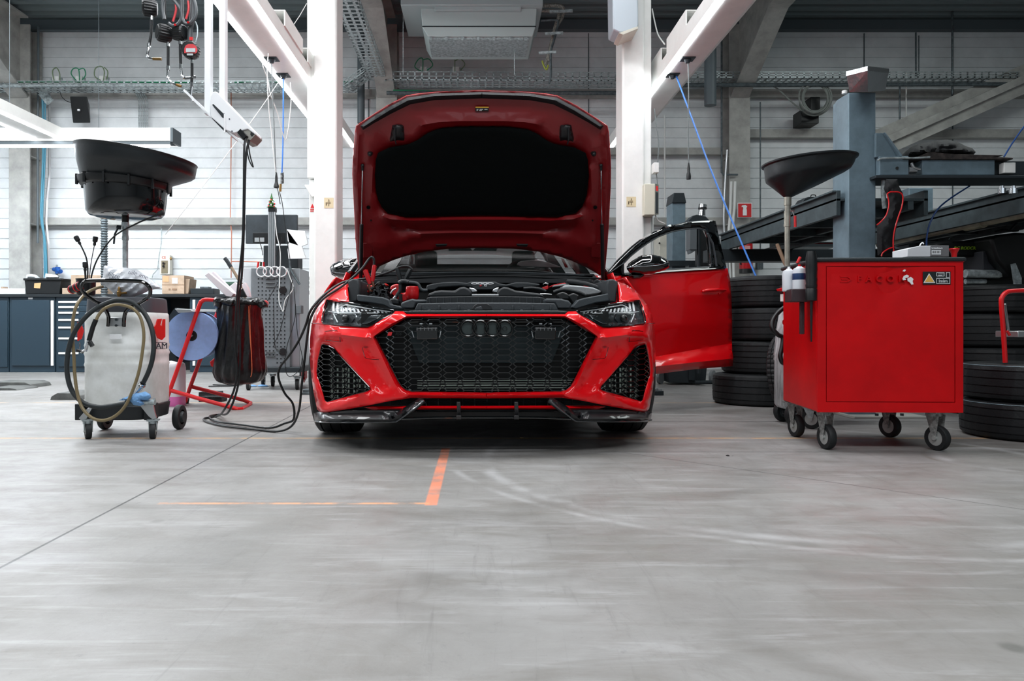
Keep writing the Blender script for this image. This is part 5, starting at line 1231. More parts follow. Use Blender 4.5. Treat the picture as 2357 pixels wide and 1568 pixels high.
bh = MB().tube([P(x, y, Y) for x, y, Y in ((290, 929, 4.0), (255, 935, 4.0), (225, 937, 4.0), (193, 928, 4.0), (167, 902, 4.0), (155, 862, 3.99), (156, 815, 3.98), (168, 772, 3.98), (190, 738, 3.98), (218, 712, 4.0), (248, 697, 4.02), (270, 691, 4.03), (298, 694, 4.03), (320, 707, 4.02), (338, 730, 4.01), (350, 760, 4.0), (354, 795, 4.0), (350, 830, 4.0), (341, 858, 4.01), (330, 881, 4.02))], .0128, 12, smooth=6).build('suction_hose', mat('hose_rubber', (40, 46, 48), .55, vary=.2), t)
MB().tube([P(x, y, Y) for x, y, Y in ((236, 660, 4.3), (215, 666, 4.2), (195, 678, 4.1), (178, 700, 4.02), (169, 730, 4.0), (167, 770, 4.0), (170, 820, 4.0), (172, 860, 3.99), (178, 905, 3.98), (190, 940, 3.97), (212, 962, 3.96), (238, 968, 3.96), (265, 958, 3.96), (288, 935, 3.96), (305, 900, 3.96), (319, 858, 3.96), (327, 815, 3.97), (331, 770, 3.98), (324, 733, 3.99), (308, 712, 4.0), (285, 703, 4.01), (262, 702, 4.01), (240, 711, 4.0), (228, 724, 3.99), (221, 737, 3.98))], .0085, 10, smooth=6).build('brown_hose', mat('hose_brown', (122, 108, 78), .4), t)
g = MB().tube([P(221, 736, 3.98), P(214, 752, 3.975), (P(205, 784, 3.97))], .0125, 12).build('hose_gun', M_black, t)
MB().tube([P(204, 784, 3.97), P(200, 797, 3.97), P(197, 808, 3.98)], .009, 10).cyl(P(197, 806, 3.98), P(186, 811, 3.99), .007, n=10).build('gun_nozzle', M_chrome, g)
MB().cyl(P(206, 786, 3.96), P(213, 797, 3.96), .012, n=10).cyl(P(177, 806, 3.99), P(192, 811, 3.99), .008, n=10).build('gun_lever', M_black, g)
MB().cyl(P(329, 883, 4.02), P(319, 897, 4.03), .017, n=16).cyl(P(319, 897, 4.03), P(310, 908, 4.04), .012, n=12).torus(P(326, 887, 4.02), P(319, 897, 4.03) - P(326, 887, 4.02), .017, .004).build('hose_fitting', M_chrome, bh)
m = MB()
for k in range(17): m.torus(P(289 + k * 2.0, 928.6 - k * .12, 4.0), (1, 0, .05), .0135, .0022, 14, 5)
m.build('spring_sleeve', M_galvd, bh)
MB().cyl(P(320, 927, 4.0), P(347, 926, 4.0), .0125, n=14).cyl(P(347, 926, 4.0), P(357, 926, 4.0), .015, n=14).cyl(P(355, 917, 4.0), P(356, 932, 4.0), .006, n=8).build('suction_tip', M_galv, bh)
# printed logos on both corners of the drum
for px, ang, txt, y in ((368, .95, 'SAM', 797), (184, -1.0, 'OA', 797)):
    xx = DX + (.199 if px > 300 else -.199); yy = DY - .12
    text_mesh('drum_print', txt, .05, M_print, P(px, y, 4.2), t, .002, (PI / 2, 0, ang))
logo = [(354, 752), (358, 746), (361, 735), (371, 734), (367, 748), (371, 752), (374, 735), (378.5, 735), (378.5, 775), (371, 783), (361, 778), (357, 766)]
MB().prism([P(x, y, 4.155 + (x - 350) * .0035) for x, y in logo], (.004, .004, 0)).build('drum_logo', M_samoa, t, smooth=0)
MB().prism([P(x, y, 4.17) for x, y in ((178, 741), (186, 748), (191, 762), (186, 780), (178, 785))], (.004, .004, 0)).build('drum_logo', M_samoa, t, smooth=0)
m = MB()
for y in (788.5, 803): m.bar(P(356, y, 4.15), P(381, y, 4.25), .002, .003)
m.build('print_line', M_print, t)
# pole, valve and the funnel with its bucket
PX, PYY = 288.5, 4.33
m = MB(); m.cyl(P(PX, 690, PYY), P(PX, 553, PYY), .0155, n=18).cyl(P(PX, 553, PYY), P(PX, 544, PYY), .019, n=18).cyl(P(PX, 516, PYY), P(PX, 544, PYY), .017, n=18).cyl(P(PX, 512, PYY), P(PX, 522, PYY), .021, n=6); m.build('pole', M_galv, t)
MB().cyl(P(PX, 513, PYY), P(PX, 497, PYY), .018, .022, n=18).build('pole_socket', M_black, t)
MB().cyl(P(277, 524, PYY - .02), P(270, 523, PYY - .02), .012, n=12).tube([P(272, 525, PYY - .03), P(268, 532, PYY - .03), P(264, 540, PYY - .03), P(262, 562, PYY - .03)], .0055, 8).build('valve_lever', M_dark, t)
M_fun = mat('funnel_black', (24, 29, 32), .36, bump=.08, bscale=30)
def rings(rows, Y, n=64, close=(True, False)):
    m = MB(); vs = []; fs = []
    for cx, cy, r, sl in rows:
        c = P(cx, cy, Y); R = r / S(Y)
        for i in range(n):
            a = 2 * PI * i / n; vs.append(c + Vector((R * math.cos(a), R * math.sin(a), -sl * R * math.cos(a))))
    for j in range(len(rows) - 1):
        for i in range(n): fs.append((j * n + i, j * n + (i + 1) % n, (j + 1) * n + (i + 1) % n, (j + 1) * n + i))
    if close[0]: fs.append(tuple(range(n - 1, -1, -1)))
    if close[1]: fs.append(tuple(range((len(rows) - 1) * n, len(rows) * n)))
    return m.add(vs, fs)
rings([(290, 501, 62, 0), (290, 498, 76, 0), (290, 490, 83, .01), (291, 460, 86, .02), (291, 430, 88.5, .04)], PYY).build('drain_bucket', mat('bucket_black', (12, 15, 17), .14, coat=.5), t, smooth=60)
m = rings([(288, 436, 92, .05), (288, 431, 97, .06), (288, 419, 99, .06), (289, 416, 95, .06)], PYY)
for a in range(0, 360, 30):
    c = P(288 + 98 * math.cos(a * PI / 180), 427 + 6 * math.cos(a * PI / 180), PYY); c.y += .25 * math.sin(a * PI / 180); m.cbox(c, (.012, .012, .06))
m.build('bucket_clamp_band', M_black, t, smooth=50)
rings([(289, 420, 92, .07), (293, 412, 98, .09), (312, 392, 121, .13), (315, 385, 125.5, .14), (316, 368, 127.5, .14), (316, 361, 128.5, .14), (316, 359.5, 130, .14), (316, 358, 130.5, .14), (316, 357, 128, .14), (316, 366, 124, .14), (313, 386, 120, .13), (292, 408, 94, .09)], PYY, close=(False, True)).build('funnel_bowl', M_fun, t, smooth=50)
# things on top of the drum
W_ = lambda x, y: .014 * noise.noise(Vector((x / 9, y / 7, 1))) + .008 * math.sin(x / 4 + y / 3)
o = inflate([(239, 610), (262, 616), (290, 616), (318, 622), (340, 638), (356, 650), (372, 664), (345, 668), (330, 676), (300, 686), (276, 684), (262, 676), (248, 663), (230, 650), (237, 636)], 4.28, .16, 4, wrinkle=W_, sharp=.6).build('plastic_bag', mat('clear_bag', (222, 226, 232), .3, vary=.08, vscale=14), smooth=50)
tag(o, 'crumpled whitish plastic bag with grey printing on top of the oil drainer', 'plastic bag')
for k, (tx, x, y, a) in enumerate((('uile', 305, 628, -.2), ('ime', 330, 636, -.35), ('filtre', 262, 634, -.3), ('Ma', 258, 642, .1))): text_mesh('bag_printing', tx, .036, mat('bag_ink', (150, 156, 168), .6), P(x, y, 4.185), o, .001, (PI / 2, -a, 0), .2)
t = T('brush_pot', 'black pot holding upright inspection lamps on the left side of the oil drainer', 'pot', pX(197, 4.35), 4.35); t.location.z = .79
m = MB(); m.lathe([(.045, 0), (.05, .01), (.053, .09), (.056, .1), (.05, .1), (.048, .02), (0, .02)], P(198, 681, 4.36), (0, 0, 1), 24); m.build('pot', M_black, t)
def probe(label, pts, head, r=.0045):
    m = MB(); m.tube([P(*p) for p in pts], r, 8, smooth=6); o = m.build('inspection_lamp', M_black); tag(o, label, 'inspection lamp', 'flexible inspection lamps')
    a = P(*pts[-1]); b = P(*head); d = (b - a).normalized(); m = MB(); m.lathe([(.006, 0), (.009, .01), (.007, .02), (.0135, .025), (.015, .05), (.012, .055)], a, d, 14); m.build('lamp_head', M_rubber, o)
probe('black flexible lamp curving left with a bulb head above the drum', [(201, 668, 4.34), (202, 620, 4.34), (198, 592, 4.34), (185, 563, 4.34)], (178, 551, 4.34))
probe('thin straight lamp with a small head beside the curved flexible lamp', [(203, 668, 4.35), (209, 610, 4.35), (217, 566, 4.35)], (219, 553, 4.35), .0025)
probe('long black flexible lamp arching right to just below the funnel', [(207, 668, 4.3), (212, 630, 4.3), (228, 590, 4.3), (262, 545, 4.28), (310, 517, 4.26), (356, 497, 4.25)], (376, 488, 4.25))
probe('short upright black lamp in the pot beside the flexible lamps', [(198, 668, 4.33), (197, 640, 4.33), (196, 625, 4.33)], (196, 612, 4.33), .006)
m = MB(); m.cyl(P(162, 668, 4.32), P(187, 658, 4.3), .022, .026, 20); o = tag(m.build('torch', M_black), 'black torch with red rings lying against the black pot', 'torch')
m = MB(); 
for f in (.1, .55, .85): c = P(162 + 25 * f, 668 - 10 * f, 4.32 - .02 * f); m.torus(c, P(187, 658, 4.3) - P(162, 668, 4.32), .0225 + .004 * f, .003, 20, 6)
m.build('red_ring', M_red, o)
m = MB(); m.lathe([(.006, 0), (.012, .012), (.012, .03), (.007, .035), (.007, .05), (.003, .06)], P(274, 684, 4.2), (0, 0, 1), 14).cyl(P(274, 676, 4.2), P(291, 674, 4.2), .007, n=10); tag(m.build('air_coupling', M_brass), 'small brass air coupling on top of the drum behind the handle', 'coupling')
tag(inflate([(273, 922), (285, 916), (296, 912), (310, 906), (325, 904), (334, 901), (346, 908), (348, 916), (340, 922), (325, 922), (334, 930), (322, 935), (306, 932), (298, 922)], 3.99, .06, 3, wrinkle=lambda x, y: .008 * noise.noise(Vector((x / 4, y / 3, 0))), sharp=.7).build('blue_cloth', mat('blue_paper_cloth', (112, 158, 205), .8), smooth=60), 'crumpled blue paper cloth tucked behind the hose end on the oil drainer', 'cloth')
# ================================================================== canister, red rubbish and roll trolley
t = T('canister', 'white plastic canister with pink liquid at the bottom, between drum and red frame', 'canister', pX(402, 5.8), 5.9)
YC = 5.75; k_ = S(YC); cx = pX(401, YC + .1); 
loft([(0, .95), (.01, 1), (.07, 1), (.075, 1)], cx, YC + .1, .075, .08).build('liquid', mat('pink_liquid', (232, 120, 190), .3), t, smooth=50)
loft([(.075, 1), (.30, 1), (.33, .92), (.35, .6), (.355, .3)], cx, YC + .1, .075, .08).build('container', mat('milky_plastic', (226, 222, 228), .35), t, smooth=50)
MB().cyl((cx, YC + .1, .355), (cx, YC + .1, .39), .022, n=16).build('cap', M_white, t)
t = T('rubbish_trolley', 'red tubular trolley frame carrying a black rubbish bag and a blue paper roll', 'trolley', pX(490, 5.7), 5.75)
m = MB(); R_ = .0155
m.tube([P(381, 924, 5.5), P(393, 893, 5.5), P(425, 803, 5.5), P(458, 706, 5.5), P(465, 694, 5.5), P(474, 690, 5.5), P(500, 691, 5.5), P(560, 693, 5.5), P(602, 694.5, 5.5)], R_, 10, smooth=4)
m.tube([P(426, 926, 5.96), P(440, 885, 5.96), P(461, 828, 5.96), P(500, 722, 5.96), P(508, 706, 5.96), P(530, 702, 5.96), P(600, 704, 5.96), P(612, 701, 5.75), P(613, 697, 5.6), P(602, 694.5, 5.5)], R_, 10, smooth=4)
m.tube([P(393, 899, 5.5), P(470, 921, 5.52), P(548, 942, 5.54), P(556, 942, 5.56), P(576, 932, 5.9), P(577, 928, 5.97), P(560, 921, 5.98), P(440, 890, 5.96)], R_, 10)
m.build('tube_frame', M_red, t)
MB().cyl(P(379, 931, 5.5), P(384, 917, 5.5), .02, n=14).build('rubber_foot', M_rubber, t)
for xx in (431,): castor_c = P(xx, 925, 6.0); mm = MB().ring([(.02, -.012), (.034, -.012), (.034, .012), (.02, .012)], Vector((castor_c.x, 6.0, .035)), (1, .4, 0), 24); mm.cyl(Vector((castor_c.x - .01, 6, .035)), Vector((castor_c.x + .01, 6, .035)), .022, n=6); mm.build('wheel', M_rubber, t)
bag_c = P(548, 885, 5.72)
def wob(a, h): return 1 + .05 * math.sin(7 * a + 5 * h) * min(1, h * 6 + .3) + .04 * math.sin(13 * a - 7 * h) + .09 * noise.noise(Vector((math.cos(a) * 3, math.sin(a) * 3, h * 5)))
zb = P(0, 884, 5.72).z; zt = P(0, 693, 5.72).z; H = zt - zb; r0 = 52 / S(5.72)
bg_ = MB().lathe([(.02, 0), (r0 * .6, .0), (r0 * .92, .02), (r0 * 1.02, .05), (r0 * 1.1, .09), (r0 * 1.09, .13), (r0 * 1.06, .18), (r0 * 1.03, .23), (r0 * 1.0, .29), (r0 * .98, .35), (r0 * .96, .41), (r0 * .93, .47), (r0 * .92, .53), (r0 * .94, H - .07), (r0 * .98, H - .03), (r0 * 1.02, H), (r0 * .9, H), (r0 * .85, H - .12), (0.01, H - .14)], (bag_c.x, 5.76, zb), (0, 0, 1), 110, wob)
M_bag = mat('black_bin_bag', (12, 14, 16), .3, bump=1, bscale=16, stretch=(1.4, 1.4, .8))
bo = bg_.build('rubbish_bag', M_bag, smooth=60); tag(bo, 'shiny black rubbish bag hanging in the red trolley ring', 'rubbish bag')
inflate([(488, 690), (497, 683), (520, 686), (545, 682), (570, 687), (595, 684), (607, 690), (616, 700), (618, 708), (600, 711), (590, 703), (560, 701), (530, 706), (512, 701), (505, 715), (492, 706)], 5.5, .09, 4, wrinkle=lambda x, y: .02 * noise.noise(Vector((x / 5, y / 5, 2))), sharp=.7).build('folded_rim', M_bag, bo, smooth=50)
m = MB(); tubeP([(577, 690), (575, 720), (577, 780), (580, 850), (577, 868)], .8, 5.53, m=m); tubeP([(572, 705), (574, 760), (579, 820)], .7, 5.535, m=m); m.build('draw_string', mat('orange_string', (206, 110, 70), .6), bo)
t2 = T('paper_roll', 'large blue paper roll on the red trolley left of the rubbish bag', 'paper roll', pX(450, 5.6), 5.7); t2.location.z = P(0, 830, 5.5).z
A = P(441, 773, 5.55); B = P(459, 771, 5.93); ax_ = (B - A)
m = MB().ring([(.04, 0), (.186, 0), (.187, .01), (.187, ax_.length), (.04, ax_.length)], A, ax_, 56); m.build('roll', mat('blue_roll', (142, 172, 222), .75, vary=.04, vscale=30), t2, smooth=40)
MB().ring([(.03, .01), (.04, .01), (.04, ax_.length - .01), (.03, ax_.length - .01)], A, ax_, 28).cyl(A + ax_ * .1, A + ax_ * .15, .035, n=20).build('cardboard_core', M_black, t2)
MB().cyl(A - ax_.normalized() * .03, B, .008, n=10).build('roll_spindle', M_galv, t)
m = MB(); m.prism([P(402, 711, 5.45), P(436, 712, 5.45), P(447, 718, 5.45), P(410, 720, 5.45)], (0.05, .45, .01)); m.build('tear_off_plate', M_alu, t, bevel=.002)
m = MB(); m.slab([(385, 733), (402, 709), (412, 711), (405, 728), (392, 745), (388, 760)], 5.62, .35); m.slab([(380, 795), (388, 790), (405, 822), (414, 835), (392, 830), (382, 812)], 5.62, .35); m.build('side_shield', M_dark, t, smooth=0)
MB().slab([(483, 833), (499, 820), (506, 826), (490, 845), (485, 843)], 6.05, .02).build('red_bracket', M_red, t, bevel=.003)
# contents sticking out of the bag
for k, (pl, lb) in enumerate((([(471, 634), (480, 627), (538, 676), (532, 684), (520, 682)], 'long pale cardboard profile sticking out of the rubbish bag, lowest'), ([(482, 631), (491, 625), (545, 680), (536, 684)], 'long pale cardboard profile sticking out of the rubbish bag, uppermost'), ([(525, 662), (541, 649), (562, 676), (566, 684), (548, 684)], 'open grey carton with a black inside sticking out of the rubbish bag'), ([(556, 655), (563, 650), (570, 663), (575, 684), (565, 684)], 'small white carton at the right of the rubbish bag opening'))):
    o = MB().slab(pl, 5.66 + k * .05, .05).build('carton_strip', mat('pale_card', (214, 212, 216), .6), bevel=.003); tag(o, lb, 'carton')
    if k == 2: MB().slab([(537, 684), (558, 664), (568, 684)], 5.64 + k * .05, .02).build('dark_inside', M_black, o, smooth=0)
o = tag(MB().tube([P(532, 615, 5.9), P(556, 655, 5.9), P(565, 690, 5.9)], .012, 8).build('broom_stick', mat('wood_stick', (150, 135, 112), .6)), 'wooden stick with a dark end standing behind the rubbish bag', 'stick')
MB().tube([P(518, 595, 5.92), P(524, 603, 5.91), P(532, 616, 5.9)], .016, 8).build('dark_grip', M_dark, o)
# ================================================================== diagnosis trolley
YT = 7.3
t = T('diagnosis_trolley', 'grey perforated workshop trolley with a mast, monitor and silver ring emblem', 'workshop trolley', pX(620, YT), YT + .25)
m = MB(); m.pbox(578, 617, 668, 846, YT, .5); pn = m.build('perforated_panel', mat('trolley_grey', (108, 114, 118), .5, vary=.06), t, bevel=.006)
m = MB()
for j in range(22):
    for i in range(8):
        x = 595 + i * 8.6; y = 642 + j * 9.2
        if 612 < x < 636 and j in (0, 1, 2, 20, 21): continue
        m.pbox(x - 1.5, y - 1.5, x + 1.5, y + 1.5, YT - .002, .004)
m.build('tool_holes', mat('hole_black', (16, 20, 22), .8), pn, smooth=0)
m = MB()
for y in (642, 651, 660, 811, 820): tubeP([(612, y + 1), (615, y), (625, y + 1), (633, y)], 1.4, YT - .01, 6, m=m, smooth=0)
m.build('hook_rail', M_black, pn)
MB().pbox(560, 617, 578, 846, YT + .03, .44).build('left_side_panel', mat('trolley_light', (186, 190, 194), .45), t, bevel=.004)
MB().pbox(668, 618, 690, 850, YT + .05, .4).build('right_side_panel', M_alu, t, bevel=.004)
MB().pbox(596, 846, 692, 858, YT - .05, .6).build('base_shelf', M_dark, t, bevel=.006)
for x, y in ((606, YT + .5), (628, YT + .45), (684, YT + .05)): castor(t, pX(x, y), y, .055, .03, .15)
sc_ = castor(t, pX(572, YT), YT, .05, .03, .1)
MB().pbox(617, 486, 633, 618, YT - .02, .05).build('mast', M_alu, t, bevel=.003)
m = MB()
for x in (621, 625, 629): m.pbox(x - .6, 486, x + .6, 616, YT - .024, .004)
m.build('mast_groove', M_galvd, t, smooth=0)
mo = MB().pbox(565, 494, 684, 561, YT + .05, .04).build('monitor', mat('monitor_back', (58, 66, 71), .45, vary=.15), t, bevel=.006)
MB().pbox(582, 536, 656, 559, YT + .035, .02).build('monitor_recess', M_black, mo, bevel=.002); MB().pbox(586, 547, 608, 557, YT + .028, .01).build('monitor_sticker', mat('sticker_grey', (150, 156, 158), .5), mo, smooth=0)
m = MB(); tubeP([(597, 545), (598, 556), (603, 575), (605, 588)], .9, YT - .02, m=m); tubeP([(650, 545), (646, 560), (636, 590)], .9, YT - .02, m=m); m.build('monitor_cable', M_black, mo)
MB().pbox(606, 565, 686, 618, YT + .25, .2).build('instrument_case', mat('case_dark', (52, 58, 62), .5), t, bevel=.008)
m = MB(); 
for k in range(4): m.torus(P(602 + k * 15.4, 625.5, YT - .02), (0, 1, 0), 11.2 / S(YT), .007, 32, 8)
m.build('four_ring_emblem', mat('polished_ring', (226, 230, 232), .2, .5), t)
for y in (668, 810): MB().cyl(P(651, y, YT - .002), P(651, y, YT - .03), 8.8 / S(YT), n=24).build('cable_puck', M_black, t, bevel=.003)
MB().pbox(678, 703, 693, 722, YT - .02, .1).build('lock_box', mat('trolley_grey'), t, bevel=.004)
m = MB(); tubeP([(668, 560), (667, 600), (671, 625), (690, 655)], 2.4, YT + .0, m=m); tubeP([(668, 560), (672, 550), (700, 556)], 2, YT, m=m); m.build('holder_arm', M_galvd, t)
m = MB(); tubeP([(633, 498), (637, 540), (645, 580), (644, 640), (642, 690), (648, 710), (652, 716), (657, 690), (675, 664), (668, 640), (660, 618)], 1.1, YT - .03, m=m); m.build('white_lead', M_wcable, t)
for pts in ([(643, 440), (650, 470), (655, 510), (662, 560), (668, 600)], [(674, 645), (660, 700), (645, 760), (632, 790), (632, 800), (645, 808)], [(676, 660), (680, 720), (672, 760), (660, 800), (657, 850), (668, 867), (690, 850), (696, 820)], [(640, 650), (600, 720), (560, 790)], [(630, 690), (631, 760), (634, 800), (645, 812)], [(680, 700), (685, 770), (697, 830), (690, 860)]):
    m = MB(); tubeP(pts, .9, YT - .05, 6, m=m); m.build('black_lead', M_black, t)
m = MB(); a = P(625, 487, YT); m.lathe([(.035, 0), (.03, .03), (.038, .032), (.03, .035)], a, (0, 0, 1), 14); tr = T('christmas_tree', 'tiny decorated christmas tree standing on top of the trolley mast', 'ornament', a.x, YT); tr.location.z = a.z
MB().pbox(617, 477, 633, 487, YT - .03, .07).build('pot', M_black, tr, bevel=.003)
m = MB(); a = P(625, 478, YT); 
for z, r in ((0, .045), (.03, .037), (.06, .027), (.09, .017)): m.lathe([(r, z), (r * .5, z + .012), (.002, z + .05)], a, (0, 0, 1), 12, lambda a_, h: 1 + .2 * math.sin(5 * a_))
m.build('branches', mat('tree_green', (40, 96, 40), .7), tr)
for k, (x, y, c_) in enumerate(((618, 474, 0), (624, 472, 1), (631, 475, 0), (621, 466, 0), (628, 465, 1), (624, 460, 0), (632, 469, 0), (617, 469, 1))): MB().sphere(P(x, y, YT - .045), .008, 10).build('bauble', M_red if c_ == 0 else M_paper, tr)
for k, (x, c_) in enumerate(((593, (200, 30, 34)), (600, (40, 60, 40)), (607, (190, 30, 40)))):
    o = MB().cyl(P(x, 617, YT + .1), P(x + 2 - k, 603, YT + .1), .01, n=10).build('marker_pen', mat('pen_%d' % k, c_, .4)); tag(o, ['red capped pen standing at the left on the perforated trolley', 'dark green pen standing between the two red pens on the trolley', 'red and white pen standing nearest the trolley mast'][k], 'pen', 'pens on the trolley')
o = tag(MB().slab([(660, 528), (702, 532), (707, 553), (708, 562), (695, 567), (704, 595), (664, 596), (662, 575), (665, 558), (674, 555), (690, 567), (662, 556)], YT - .05, .02).build('papers', M_paper, bevel=.002), 'white sheets of paper clamped on the arm right of the monitor', 'papers')
o = tag(inflate([(690, 700), (696, 690), (703, 694), (707, 720), (707, 870), (700, 882), (693, 870), (697, 800), (694, 740)], 7.9, .12, 5).build('red_cover', M_redp), 'red object partly hidden behind the left lift column', 'cover')
m = MB(); 
for x0, y0, x1, y1 in ((690, 635, 706, 642), (692, 646, 707, 652), (690, 656, 706, 660), (694, 668, 707, 676)): m.pbox(x0, y0, x1, y1, 8.35, .3)
tag(m.pbox(689, 660, 692, 866, 8.35, .3).build('tool_rack', M_black, bevel=.004), 'dark rack of tools between the trolley and the left lift column', 'rack')
# ================================================================== things on the floor, left
for k, (pl, lb, Y) in enumerate((((-40, 880, 74, 893), 'long flat grey lift pad on the floor at the left edge', 7.0), ((-40, 893, 40, 899), 'second flat grey pad lying in front of the long pad at the left edge', 6.9), ((115, 905, 186, 921), 'dark rubber lift pad on the floor left of the oil drainer', 6.2))):
    x0, y0, x1, y1 = pl; Yf = EYE * F / (y1 - CY)
    m = MB(); a = P(x0, y1, Yf); b = P(x1, y0, Yf); m.prism([(a.x, Yf, 0), (b.x, Yf, 0), (b.x - .02, Yf, b.z * .6), (b.x - .08, Yf, b.z), (a.x + .06, Yf, b.z), (a.x + .01, Yf, b.z * .5)], (0, .35, 0)); tag(m.build('lift_pad', mat('pad_grey', (92, 94, 92), .7, vary=.2), bevel=.004), lb, 'rubber pad', 'lift pads')
for k, (x0, y0, x1, y1, lb) in enumerate(((457, 903, 502, 914, 'ribbed black rubber block, rear one under the red trolley'), (457, 914, 510, 925.5, 'ribbed black rubber block, front one under the red trolley'))):
    Yf = EYE * F / (y1 - CY); m = MB(); a = P(x0, y1, Yf); b = P(x1, y0, Yf); m.box((a.x, Yf, 0), (b.x, Yf + .14, b.z * .75))
    n_ = 16
    for i in range(n_): x = a.x + (b.x - a.x) * (i + .2) / n_; m.box((x, Yf - .004, b.z * .75), (x + (b.x - a.x) / n_ * .6, Yf + .14, b.z))
    tag(m.build('rubber_block', M_rubber, bevel=.002), lb, 'rubber block', 'rubber blocks')
for k, (x, y) in enumerate(((580, 890), (606, 890))):
    c = G(x, y); o = inflate([(x - 14, y - 2), (x - 6, y - 5), (x + 6, y - 4), (x + 13, y - 1), (x + 8, y + 2), (x - 8, y + 3)], c.y, .08, 3, sharp=.7).build('paper_scrap', mat('blue_paper_cloth'), smooth=50); tag(o, ['crumpled blue paper on the floor under the rubbish bag, left piece', 'crumpled blue paper on the floor under the rubbish bag, right piece'][k], 'paper')
# ================================================================== hanging meters and the tilted white box
YG = 4.5; sg = S(YG)
def meter(label, hose, body, stem, elbow, tip, group='oil dispensing guns'):
    t = T('oil_dispenser_gun', label, 'oil gun', pX(body[0], YG), YG, group); t.location.z = P(body[0], body[1], YG).z
    return t
def gaugebody(t, cx, cy, r, yaw, face=True):
    d = Vector((math.sin(yaw), -math.cos(yaw), 0)); c = P(cx, cy, YG); R = r / sg; m = MB()
    n = 60; x, y, z = frame(d); prof = [(R * .55, -.045), (R * .85, -.04), (R * .95, -.02), (R, -.01), (R, .03), (R * .9, .04), (R * .8, .042)]
    vs = []; fs = []
    for h_, (rr, hh) in enumerate(prof):
        for i in range(n):
            a = 2 * PI * i / n; k = rr * (1.05 if (i % 3 == 0 and 1 < h_ < 5) else .98); vs.append(c + d * hh + (x * math.cos(a) + y * math.sin(a)) * k)
    for j in range(len(prof) - 1):
        for i in range(n): fs.append((j * n + i, j * n + (i + 1) % n, (j + 1) * n + (i + 1) % n, (j + 1) * n + i))
    fs.append(tuple(range(n - 1, -1, -1))); fs.append(tuple(range((len(prof) - 1) * n, len(prof) * n)))
    m.add(vs, fs); o = m.build('meter_body', M_black, t, smooth=20)
    MB().cyl(c + d * .041, c + d * .044, R * .76, n=36).build('meter_face', mat('meter_face_black', (24, 28, 30), .3), o)
    return o, c, d, R
t = T('oil_dispenser_gun', 'hanging oil gun with the red and black digital dial facing the camera', 'oil gun', pX(440, YG), YG, 'oil dispensing guns'); t.location.z = P(440, 117, YG).z
o, c, d, R = gaugebody(t, 440, 117, 19, 0)
MB().slab([(424, 112), (427, 105), (434, 101), (444, 101), (451, 106), (454, 114), (453, 120), (449, 123), (444, 122), (424, 122)], YG - .047, .004).build('red_dial', mat('dial_red', (206, 60, 66), .4), o, smooth=0)
MB().pbox(428, 111, 449, 120, YG - .051, .004).build('display', mat('lcd', (186, 196, 198), .3), o, smooth=0); MB().pbox(430, 123, 444, 127, YG - .049, .004).build('display', mat('lcd'), o, smooth=0)
m = MB(); tubeP([(437, 98), (438, 70), (442, 45), (444, 20), (444, -20)], 6, YG, 10, m=m); m.build('grip', mat('gun_grey', (70, 75, 78), .4), t)
m = MB(); tubeP([(450, 98), (454, 80), (454, 62), (449, 50)], 1.8, YG, m=m); m.build('trigger_guard', M_galv, t); MB().pbox(436, 85, 443, 92, YG - .06, .01).build('red_mark', M_red, t, smooth=0)
m = MB(); tubeP([(442, 136), (442, 146)], 3, YG, m=m); tubeP([(442, 146), (442, 170), (441, 192)], 3.4, YG, m=m); m.build('spout_hose', M_rubber, t)
m = MB(); tubeP([(441, 191), (441, 200), (440, 212), (440, 222), (445, 233)], 2.8, YG, m=m, n=10); tubeP([(441, 190), (441, 200)], 4, YG, m=m); tubeP([(442, 138), (442, 146)], 3.6, YG, m=m); m.build('spout', M_chrome, t)
for k, (cx, cy, yaw, hs, sp1, tip, lb) in enumerate((
        (378, 77, -.9, [(387, 105), (387, 130), (387, 156)], [(387, 156), (386, 172), (388, 182), (397, 192), (408, 196)], [(406, 195), (417, 199)], 'hanging oil gun whose dial is turned to the left, with a drooping brass tip'),
        (345, 18, -1.2, [(349, 44), (348, 75), (343, 104)], [(343, 102), (341, 118), (339, 128), (343, 134), (353, 136)], [(352, 135.5), (372, 136)], 'leftmost hanging oil gun, cut by the top edge, with a horizontal brass tip'),
        (413, 76, 1.3, [(415, 100), (415, 125), (416, 152)], [(416, 152), (418, 168), (421, 178), (430, 180), (448, 177)], [(440, 178), (450, 177)], 'hanging oil gun seen from behind in the middle, its spout bent to the right'))):
    t = T('oil_dispenser_gun', lb, 'oil gun', pX(cx, YG), YG, 'oil dispensing guns'); t.location.z = P(cx, cy, YG).z
    gaugebody(t, cx, cy, 19 if k != 2 else 17, yaw)
    m = MB(); tubeP(hs, 3.2, YG, m=m, n=10); m.build('spout_hose', M_rubber, t)
    m = MB(); tubeP(sp1, 2.7, YG, m=m, n=10); x, y = hs[0]; tubeP([(x, y - 7), (x, y + 2)], 4, YG, m=m); x, y = hs[-1]; tubeP([(x, y - 4), (x, y + 5)], 4.2, YG, m=m); m.build('spout', M_chrome, t)
    m = MB(); tubeP(tip, 3.2, YG, m=m, n=10, smooth=0); m.build('nozzle_tip', M_brass if k < 2 else M_chrome, t)
